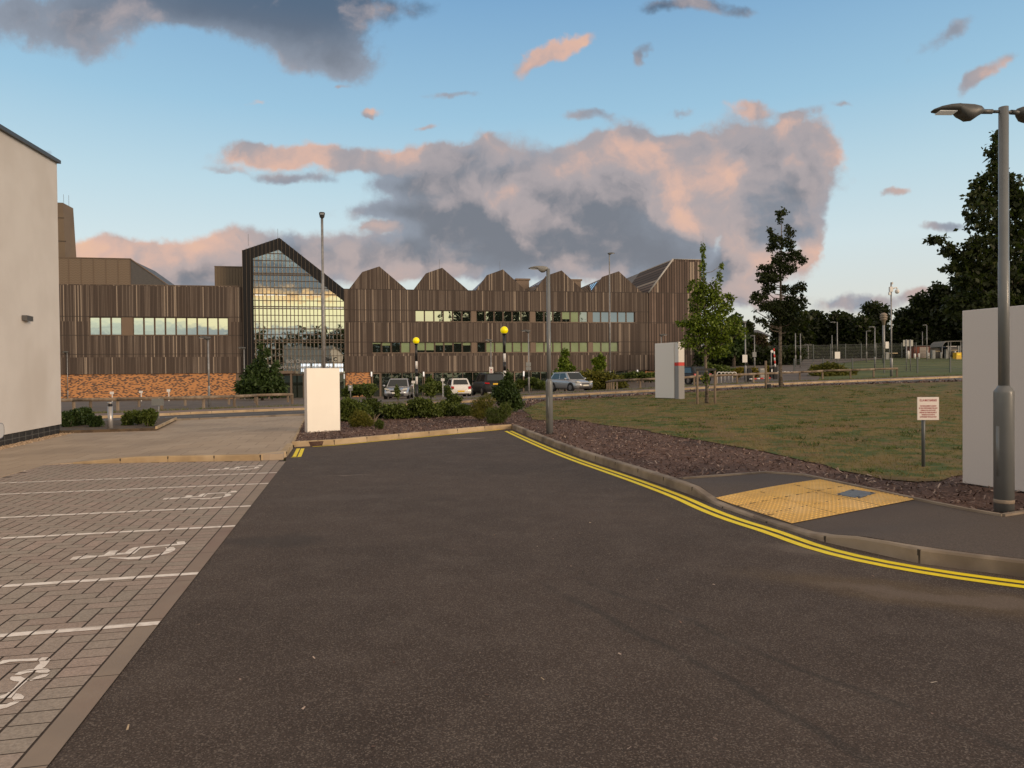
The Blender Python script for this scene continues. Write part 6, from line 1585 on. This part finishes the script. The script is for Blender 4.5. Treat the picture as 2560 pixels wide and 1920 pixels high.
# small tree in front of the entrance
tree('entrance_tree', 'broad dark green tree with a tall thin leader in front of the glazed entrance', 655,
     [(652, 865, 6, 14), (652, 885, 10, 14), (668, 880, 6, 12), (650, 908, 18, 12), (692, 908, 8, 10), (640, 925, 30, 14), (684, 926, 16, 12), (665, 940, 46, 16), (625, 945, 24, 14), (690, 948, 20, 14), (655, 962, 58, 16), (610, 965, 20, 12), (696, 968, 20, 14), (650, 980, 56, 12), (690, 982, 34, 10), (620, 978, 24, 8)],
     52.0, 6500, .26, LF_FIR, .09, 'road', seed=21, droop=.1)
# trees and bushes at the right end of the car park
tree('car_park_tree', 'bright green round-topped tree behind the silver hatchback', 1412, [(1412, 888, 11, 14), (1408, 905, 18, 14), (1420, 918, 20, 14), (1403, 930, 22, 12), (1425, 938, 18, 12), (1395, 950, 18, 14), (1385, 965, 14, 12)], 60, 2600, .25, LF_MAPLE, .07, 'road', seed=23)
tree('car_park_tree', 'small light green tree rising from yellowing bushes behind the tall lamp post', 1500, [(1502, 895, 9, 9), (1490, 905, 9, 8), (1505, 912, 13, 10), (1496, 925, 14, 10)], 60, 1500, .25, LF_MAPLE, .06, 'road', seed=24)
shrub('yellowing_bush', 'wide yellowing green bush mass between silver hatchback and tall lamp post', [(1460, 945, 16, 16), (1485, 942, 22, 18), (1515, 945, 24, 18), (1540, 950, 20, 16), (1480, 962, 30, 14), (1520, 965, 34, 12), (1555, 962, 14, 12)], 58, 4200, .22, LF_OLIVE, 'road', seed=25)
YG = 'yellow shrubs at the car park entrance'
shrub('yellow_shrub', 'yellow shrub left of the lamp post with the white notice', [(1843, 933, 12, 10), (1852, 928, 12, 9)], 62, 900, .2, LF_YELLOW, 'road', YG, seed=26)
shrub('yellow_shrub', 'yellow shrub between the ticket machine and the grey cabinet', [(1883, 930, 12, 12), (1890, 936, 10, 8)], 63, 900, .2, LF_YELLOW, 'road', YG, seed=27)
shrub('yellow_shrub', 'narrow yellow shrub between the grey cabinet and the pay machine', [(1919, 926, 6, 10)], 63, 500, .2, LF_YELLOW, 'road', YG, seed=28)
shrub('green_shrub', 'low bright yellow green shrub mass behind the knee rail in front of the field', [(2045, 922, 22, 12), (2075, 918, 26, 13), (2100, 925, 18, 12), (2060, 935, 34, 10), (2110, 938, 24, 9), (2135, 930, 10, 6)], 60, 3800, .2, LF_OLIVE, 'road', None, seed=29)
# shrubs in the centre bark bed
HG = 'dark evergreen bushes in the centre bark bed'
LAB = [('dark evergreen bush touching the right side of the cream blank sign', [(872, 1000, 24, 16), (890, 1015, 34, 24), (865, 1028, 22, 18)], 23.2), ('tall thin-stemmed bush left of the silver saloon', [(920, 975, 10, 18), (925, 1000, 22, 16), (935, 1020, 26, 16)], 24.5),
       ('dark spreading bush in front of the silver saloon', [(985, 1012, 30, 16), (1000, 1025, 34, 14), (993, 975, 4, 18)], 23.8), ('leafy dark bush around the foot of the shorter looking beacon', [(1050, 1000, 26, 18), (1068, 1018, 34, 16), (1075, 970, 14, 20)], 24.2),
       ('dark bush in front of the white hatchback', [(1115, 1008, 30, 18), (1135, 990, 16, 18), (1130, 1020, 30, 12), (1120, 975, 6, 16)], 24.6), ('low dark bush between white hatchback and the conical green bush', [(1160, 1015, 20, 16)], 24.0)]
for i, (lab, rows, Y) in enumerate(LAB): shrub('evergreen_bush', lab, [(x, y+11 if rx > 15 else y+4, rx*1.2, ry*(.85 if rx > 15 else .9)) for x, y, rx, ry in rows], Y, int(2200+1900*len(rows)), .08, LF_HEDGE, 'verge', HG, seed=40+i, stems=8)
shrub('conical_bush', 'large conical dark green bush in front of the taller looking beacon', [(1270, 945, 10, 14), (1268, 965, 22, 16), (1262, 985, 34, 18), (1275, 1002, 34, 18), (1285, 1015, 20, 10), (1245, 975, 14, 12)], 25.0, 6500, .10, LF_FIR, 'verge', None, seed=50, stems=6)
HE = 'bushy heather-like shrubs in the centre bark bed'
for i, (lab, rows, Y) in enumerate([('olive heather shrub with bare stems near the cream sign', [(900, 1048, 26, 22), (915, 1058, 22, 16), (888, 1060, 16, 12)], 20.6), ('small low heather tuft beside pale dead twigs', [(948, 1062, 11, 11)], 19.6),
                                    ('tall olive heather shrub left of the kerb corner', [(1195, 1020, 20, 22), (1215, 1010, 24, 26), (1200, 1035, 24, 14)], 21.8), ('yellow green heather shrub nearest the kerb corner', [(1238, 1040, 26, 22), (1262, 1030, 18, 22), (1240, 1055, 22, 10)], 20.6)]):
    shrub('heather_shrub', lab, rows, Y, 2200*len(rows)+900, .05, LF_OLIVE if i % 2 == 0 else LF_HEDGE, 'verge', HE, seed=60+i, stems=14, droop=-1.6, aspect=.25)
g = G(934, 1062, 'verge'); b = B(); rng = np.random.default_rng(5)
for i in range(26):
    a_ = rng.uniform(0, 6.28); l = rng.uniform(.15, .34); b.tube([(0, 0, 0), (math.cos(a_)*l*.3, math.sin(a_)*l*.3, l*.6), (math.cos(a_)*l*.6, math.sin(a_)*l*.6, l)], [.005, .004, .002], 4)
o = b.obj('dead_twigs', mat('pale_twig', (.36, .28, .2), rough=.9)); o.location = (g[0], g[1], zv(g)); tag(o, 'pale dead twigs at the foot of the olive heather shrub', 'twigs')
# planting bed on the left
LG = 'low shrubs in the bed beside the rendered building'
for i, (lab, rows) in enumerate([('low dark shrub touching the corner of the rendered building', [(166, 1050, 14, 22)]), ('broad low shrub second from the rendered building', [(188, 1042, 18, 18), (180, 1058, 14, 10)]), ('tall low shrub third from the rendered building', [(212, 1036, 16, 18), (215, 1055, 14, 10)]), ('small low shrub just left of the bollard light', [(240, 1055, 14, 14), (228, 1046, 8, 8)]),
                                 ('low shrub just right of the bollard light', [(322, 1046, 14, 16), (315, 1062, 8, 8)]), ('middle low shrub between bollard light and grey road sign', [(345, 1042, 16, 16)]), ('low shrub beside the post of the grey road sign', [(372, 1040, 20, 17), (375, 1058, 10, 8)])]):
    shrub('low_shrub', lab, rows, 22.6+(i % 3)*.5, 1500*len(rows)+600, .075, LF_FIR if i < 4 else LF_HEDGE, 'slab', LG, seed=80+i, stems=5)
# hedge behind car park signs near the building
for i, (lab, rows, Y) in enumerate([('green bushes in front of the orange brick end panel', [(895, 975, 30, 10), (920, 970, 22, 10), (870, 980, 14, 10)], 66), ('low bushes in front of the glazing between beacon and hatchback', [(1035, 972, 18, 8), (1085, 968, 26, 12), (1075, 955, 8, 10)], 66),
                                    ('low bushes below the glazing right of the black car', [(1330, 955, 18, 8), (1350, 962, 22, 6), (1300, 960, 12, 8)], 66), ('green bushes in front of the right end of the building', [(1590, 940, 24, 7), (1625, 942, 26, 7), (1560, 945, 14, 8), (1655, 938, 20, 6)], 68), ('bushes right of the wide end of the building', [(1770, 920, 16, 10), (1800, 925, 24, 9), (1830, 930, 16, 7)], 72)]):
    shrub('building_bush', lab, rows, Y, 1500*len(rows), .28, LF_HEDGE, 'road', 'bushes along the foot of the building', seed=100+i, stems=3)
# woodland and hedges behind
WG = 'woodland trees beyond the field'
wt = [('rounded dark tree directly behind the mottled young tree', 1975, [(1965, 830, 40, 40), (1990, 800, 36, 30), (1955, 865, 36, 30), (2000, 850, 36, 36)], 112), ('dark tree between mottled young tree and arm lamp post', 2030, [(2030, 800, 34, 26), (2040, 830, 40, 34), (2015, 850, 36, 30), (2050, 860, 34, 24)], 116),
      ('rusty topped tree behind the arm lamp post', 2100, [(2095, 800, 32, 22), (2115, 815, 34, 26), (2090, 840, 44, 32), (2110, 862, 44, 26)], 114), ('green tree with a low dome left of the siren mast', 2150, [(2150, 815, 28, 22), (2155, 840, 36, 30), (2150, 868, 40, 22)], 110), ('distinct tall tree crown behind the siren mast', 2188, [(2180, 772, 24, 18), (2200, 785, 26, 22), (2182, 808, 36, 24), (2195, 840, 36, 30), (2200, 870, 36, 22)], 118),
      ('dark tree right of the camera mast', 2262, [(2262, 790, 24, 20), (2272, 820, 38, 28), (2250, 850, 36, 28), (2280, 860, 40, 24)], 112), ('tall dark tree behind the two-post sign', 2310, [(2300, 752, 22, 18), (2312, 775, 36, 28), (2300, 815, 44, 34), (2325, 850, 44, 34)], 110), ('dark tree behind the shelter', 2365, [(2350, 728, 26, 20), (2368, 755, 40, 28), (2355, 800, 46, 36), (2375, 840, 46, 34)], 108),
      ('tall dark tree half hidden by the big board', 2425, [(2410, 700, 30, 24), (2430, 735, 46, 34), (2420, 790, 52, 42), (2440, 840, 48, 36)], 106), ('tallest dark woodland tree behind the double lamp post', 2490, [(2480, 690, 40, 34), (2500, 735, 56, 44), (2490, 800, 60, 50), (2470, 850, 50, 30)], 104), ('dark woodland tree at the right edge of the view', 2570, [(2560, 680, 50, 44), (2570, 740, 60, 50), (2575, 810, 64, 54)], 102)]
for i, (lab, bx, rows, Y) in enumerate(wt): tree('woodland_tree', lab, bx, rows, Y, 5200, .62, LF_WOOD, .28, 'road', WG, seed=120+i, limbs=False, dy=1.0)
tree('background_tree', 'bushy green tree just right of the staked maple', 1835, [(1838, 800, 16, 14), (1830, 820, 24, 22), (1845, 845, 28, 26), (1825, 870, 30, 22)], 84, 3200, .42, LF_FIR, .2, 'road', seed=140, limbs=False)
tree('background_tree', 'slim dark tree in front of the distant brick house', 1873, [(1872, 815, 12, 12), (1870, 840, 18, 22), (1880, 870, 20, 22)], 90, 2400, .4, LF_WOOD, .18, 'road', seed=141, limbs=False)
tree('background_tree', 'reddish tinged tree at the gable of the distant brick house', 1905, [(1900, 848, 14, 14), (1908, 868, 18, 20), (1895, 875, 14, 16)], 88, 2000, .36, leafmat('russet_leaves', (.03, .02, .01), (.07, .045, .02)), .15, 'road', seed=142, limbs=False)
def hedge(label, x0, x1, yt, yb, Y0, Y1, n, m, seed):
    a_, c_ = at(x0, yt, Y0), at(x1, yt, Y1); rng = np.random.default_rng(seed); cl = []; k = int(math.hypot(c_.x-a_.x, Y1-Y0)/1.6)+1
    o = ((a_.x+c_.x)/2, (Y0+Y1)/2, gz(((a_.x+c_.x)/2, (Y0+Y1)/2)))
    for i in range(k+1):
        f = i/k; x = a_.x*(1-f)+c_.x*f; y = Y0*(1-f)+Y1*f; zt_ = a_.z*(1-f)+c_.z*f+rng.normal(0, .15); zb = gz((x, y)); h = (zt_-zb)/2
        cl.append((x, y, zb+h*.9, 1.5, 1.2, h*1.05)); cl.append((x+.6, y, zb+h*1.3, 1.3, 1.1, h*.7))
    t = thing('hedge', label, 'hedge', o); crown_obj('foliage', cl, n, .45, m, t, o, seed, shell=.35)
    b = B()
    for i in range(0, len(cl), 4): c = cl[i]; b.tube([(c[0]-o[0], c[1]-o[1], gz(c)-o[2]-.1), (c[0]-o[0], c[1]-o[1], c[2]-o[2])], .06, 5)
    b.obj('stem', M_BARK, t)
hedge('long tall dark hedge between the building and the woodland', 1765, 1975, 868, 920, 86, 84, 9000, LF_WOOD, 150)
hedge('dark undergrowth hedge in front of the woodland trees', 1965, 2330, 868, 900, 104, 108, 12000, LF_WOOD, 151)
hedge('dark undergrowth hedge behind the shelter', 2300, 2600, 850, 890, 109, 106, 10000, LF_WOOD, 152)
# distant brick house
Y = 140; a_, c_ = at(1822, 830, Y), at(1918, 830, Y); zg = gz((a_.x, Y)); t = thing('brick_house', 'distant brick building with grey hipped roofs behind the young trees', 'house', (a_.x, Y, zg)); w = c_.x-a_.x
ze, zr = at(1870, 842, Y).z-zg, at(1845, 806, Y).z-zg
b = B(); b.box(0, 0, -1, w, 12, ze-1.1); b.obj('wall', mat('orange_house_brick', (.36, .15, .08), (.28, .11, .06), scale=1, rough=.85), t)
b = B(); b.box(-.1, -.1, ze-1.1, w+.1, 12, ze); b.obj('white_band', mat('white_fascia', (.50, .50, .50), rough=.6), t)
b = B(); R_ = lambda x0, x1, zr_, xr: b.add([(x0-.4, -.5, ze), (x1+.4, -.5, ze), (x1+.4, 12.5, ze), (x0-.4, 12.5, ze), (xr-1, 6, zr_), (xr+1, 6, zr_)], [(0, 1, 5, 4), (2, 3, 4, 5), (0, 4, 3), (1, 2, 5), (0, 3, 2, 1)])
R_(-2, w*.72, zr, w*.25); R_(w*.66, w+.5, at(1910, 820, Y).z-zg, w*.9); b.obj('roof', mat('grey_slate', (.10, .10, .105), rough=.7), t)

# woodland behind the camera, seen only in the glass of the building
rng = np.random.default_rng(77); cl = []
for i in range(160):
    x = -170+i*2.4; h = 16+1.5*math.sin(x*.09)+(17*float(sm(x, 44, 60)*(1-sm(x, 108, 122))))+(4 if -30 < x < 12 else 0)-(5 if x > 118 else 0)-(3 if x < -45 else 0)+rng.normal(0, 1.2); y = -118+rng.normal(0, 4)
    cl.append((x, y, h*.5, 4.5, 4, h*.5)); cl.append((x+1, y, h*.85, 2.8, 3, h*.18))
wo_ = crown_obj('wood', cl, 26000, 1.9, LF_WOOD, None, (0, 0, 0), 78); tag(wo_, kind='stuff')

# bark chips, grass tufts, fallen leaves and grit
def scatter_poly(poly, n, rng, ymax=1e9):
    P = np.array(poly); lo, hi = P.min(0), P.max(0); hi[1] = min(hi[1], ymax); out = []
    pts = rng.uniform(lo, hi, (n*6, 2))
    x, y = pts[:, 0], pts[:, 1]; ins = np.zeros(len(pts), bool); j = len(P)-1
    for i in range(len(P)):
        cnd = (P[i, 1] > y) != (P[j, 1] > y)
        with np.errstate(divide='ignore', invalid='ignore'):
            xi = (P[j, 0]-P[i, 0])*(y-P[i, 1])/(P[j, 1]-P[i, 1])+P[i, 0]
        ins ^= cnd & (x < xi); j = i
    return pts[ins][:n]
def inside_mask(pts, poly):
    P = np.array(poly); x, y = pts[:, 0], pts[:, 1]; ins = np.zeros(len(pts), bool); j = len(P)-1
    for i in range(len(P)):
        cnd = (P[i, 1] > y) != (P[j, 1] > y)
        with np.errstate(divide='ignore', invalid='ignore'): xi = (P[j, 0]-P[i, 0])*(y-P[i, 1])/(P[j, 1]-P[i, 1])+P[i, 0]
        ins ^= cnd & (x < xi); j = i
    return ins
rng = np.random.default_rng(31)
vpoly = [tuple(p) for p in verge]; lpoly = [tuple(p) for p in lawn]; fpoly = [tuple(p) for p in fpath]
def chips(pts, z, ln, wd, rng, flatness=.35):
    n = len(pts); a = rng.uniform(0, 2*PI, n); l = ln*(.5+rng.random(n)); w = wd*(.5+rng.random(n)); t = rng.normal(0, flatness, n)
    ux = np.stack([np.cos(a)*np.cos(t), np.sin(a)*np.cos(t), np.sin(t)], 1); vx = np.stack([-np.sin(a), np.cos(a), rng.normal(0, flatness, n)], 1)
    c = np.column_stack([pts, z+.004+np.abs(np.sin(t))*l*.4+rng.random(n)*.012])
    return np.stack([c-ux*l[:, None]/2-vx*w[:, None]/2, c+ux*l[:, None]/2-vx*w[:, None]*.3, c+ux*l[:, None]/2+vx*w[:, None]*.3, c-ux*l[:, None]/2+vx*w[:, None]/2], 1).reshape(-1, 3)
pts = scatter_poly(vpoly, 150000, rng, 24.5); pts = pts[~inside_mask(pts, fpoly)]; pts = pts[~inside_mask(pts, lpoly) | (rng.random(len(pts)) < .0)]
pts = pts[pts[:, 0] < 12]
M_CHIP = tonemat('bark_chip', [(0, (.03, .016, .012)), (.4, (.10, .055, .042)), (.75, (.20, .13, .105)), (.93, (.32, .24, .20)), (1, (.5, .4, .34))], ns=30)
cv_ = chips(pts, SURF['verge'](pts[:, 0], pts[:, 1])-.008, .055, .018, rng); tag(mesh_np('bark_chips', cv_, len(pts), M_CHIP, rng.random(len(pts))), kind='stuff')
# strip of bark between the lawn and the public road
pts = scatter_poly(vpoly, 60000, rng); pts = pts[(~inside_mask(pts, lpoly)) & (pts[:, 1] > 27) & (pts[:, 0] > 0) & (pts[:, 0] < 24)][:14000]
cv_ = chips(pts, SURF['verge'](pts[:, 0], pts[:, 1])-.008, .11, .04, rng, .5); tag(mesh_np('bark_chips', cv_, len(pts), M_CHIP, rng.random(len(pts))), kind='stuff')
M_BLADE = tonemat('grass_blade', [(0, (.06, .10, .015)), (.45, (.12, .135, .025)), (.75, (.20, .15, .05)), (1, (.32, .23, .10))], ns=2)
pts = scatter_poly(lpoly, 60000, rng); pts = pts[pts[:, 0] < 16]
dep = pts[:, 1]; keep = rng.random(len(pts)) < np.clip(22/dep, .35, 1); pts = pts[keep]
def blades(pts, z, h, w, rng, per=3):
    P = np.repeat(pts, per, 0)+rng.normal(0, .02, (len(pts)*per, 2)); Z = np.repeat(z, per); n = len(P); hh = h*(.4+rng.random(n)); a = rng.uniform(0, 2*PI, n); lean = rng.normal(0, .55, (n, 2))*hh[:, None]
    b0 = np.column_stack([P[:, 0]-np.cos(a)*w, P[:, 1]-np.sin(a)*w, Z]); b1 = np.column_stack([P[:, 0]+np.cos(a)*w, P[:, 1]+np.sin(a)*w, Z]); t = np.column_stack([P+lean, Z+hh])
    return np.stack([b0, b1, t], 1).reshape(-1, 3), n
patch = .5+.5*np.sin(pts[:, 0]*1.7+np.sin(pts[:, 1]*.9)*2)*np.sin(pts[:, 1]*1.1+pts[:, 0]*.6)
gv_, n = blades(pts, SURF['verge'](pts[:, 0], pts[:, 1])+.0, .035, .006, rng)
tone = np.clip(np.repeat(1-patch, 3)*.75+rng.normal(.1, .16, n), 0, 1); tag(mesh_np('grass', gv_, n, M_BLADE, tone, k=3), kind='stuff')
# greener weeds in the lawn
pts = scatter_poly(lpoly, 260, rng); pts = np.repeat(pts[pts[:, 0] < 18], 14, 0); pts = pts+rng.normal(0, .12, pts.shape)
gv_, n = blades(pts, SURF['verge'](pts[:, 0], pts[:, 1]), .06, .012, rng); tag(mesh_np('grass', gv_, n, tonemat('weed_blade', [(0, (.035, .07, .012)), (1, (.09, .13, .02))], ns=2), rng.random(n), k=3), kind='stuff')
# rough grass along the far footway and fences
ff = offset_path(resample([q for q in far_s if -40 < q[0] < 45], .5), 3.1); ff = np.repeat(ff, 40, 0); ff = ff+rng.normal(0, .33, ff.shape)
gv_, n = blades(ff, T(ff[:, 0], ff[:, 1]), .16, .02, rng, 3); tag(mesh_np('grass', gv_, n, M_BLADE, np.clip(rng.random(n)*.8, 0, 1), k=3), kind='stuff')
tag(drape('grass_strip', list(offset_path(resample([q for q in far_s if -40 < q[0] < 45], 1.), 2.55))+list(reversed(offset_path(resample([q for q in far_s if -40 < q[0] < 45], 1.), 3.95))), T, .02, mat('verge_grass', (.10, .10, .035), (.15, .125, .055), scale=2, rough=.95)), kind='structure')
# fallen leaves and bark on the tactile paving, grit on the asphalt
poly = [tuple(TA), tuple(TB), tuple(TC_), tuple(TD)]; pts = scatter_poly(poly, 9, rng)
for p in TA[None]*.35+TD[None]*.65+rng.normal(0, .12, (18, 2)): pts = np.vstack([pts, p])
cv_ = chips(pts, SURF['verge'](pts[:, 0], pts[:, 1])+.02, .035, .014, rng, .2); tag(mesh_np('bark_litter', cv_, len(pts), M_CHIP, rng.random(len(pts))*.35), kind='stuff')
pts = np.column_stack([rng.uniform(-4, 4.5, 420), rng.uniform(2.5, 18.5, 420)]); ap = [tuple(p) for p in asph]; kin_p = [tuple(p) for p in [xy(-.1, -12), xy(-.1, 10.6), FARK[0], FARK[-1]]+RK[1:]]; pts = pts[inside_mask(pts, kin_p)]
cv_ = chips(pts, np.zeros(len(pts))-.002, .016, .010, rng, .2); tag(mesh_np('grit', cv_, len(pts), M_CHIP, rng.random(len(pts))**.6), kind='stuff')
wl = np.array([flat(1356, 1700), flat(320, 1826), flat(2335, 1712), flat(1168, 1145), flat(1010, 1190), flat(1475, 1310)]); cv_ = chips(wl, np.zeros(len(wl)), .035, .012, rng, .1); tag(mesh_np('leaf_litter', cv_, len(wl), tonemat('dry_leaf', [(0, (.45, .33, .18)), (1, (.6, .5, .4))]), rng.random(len(wl))), kind='stuff')
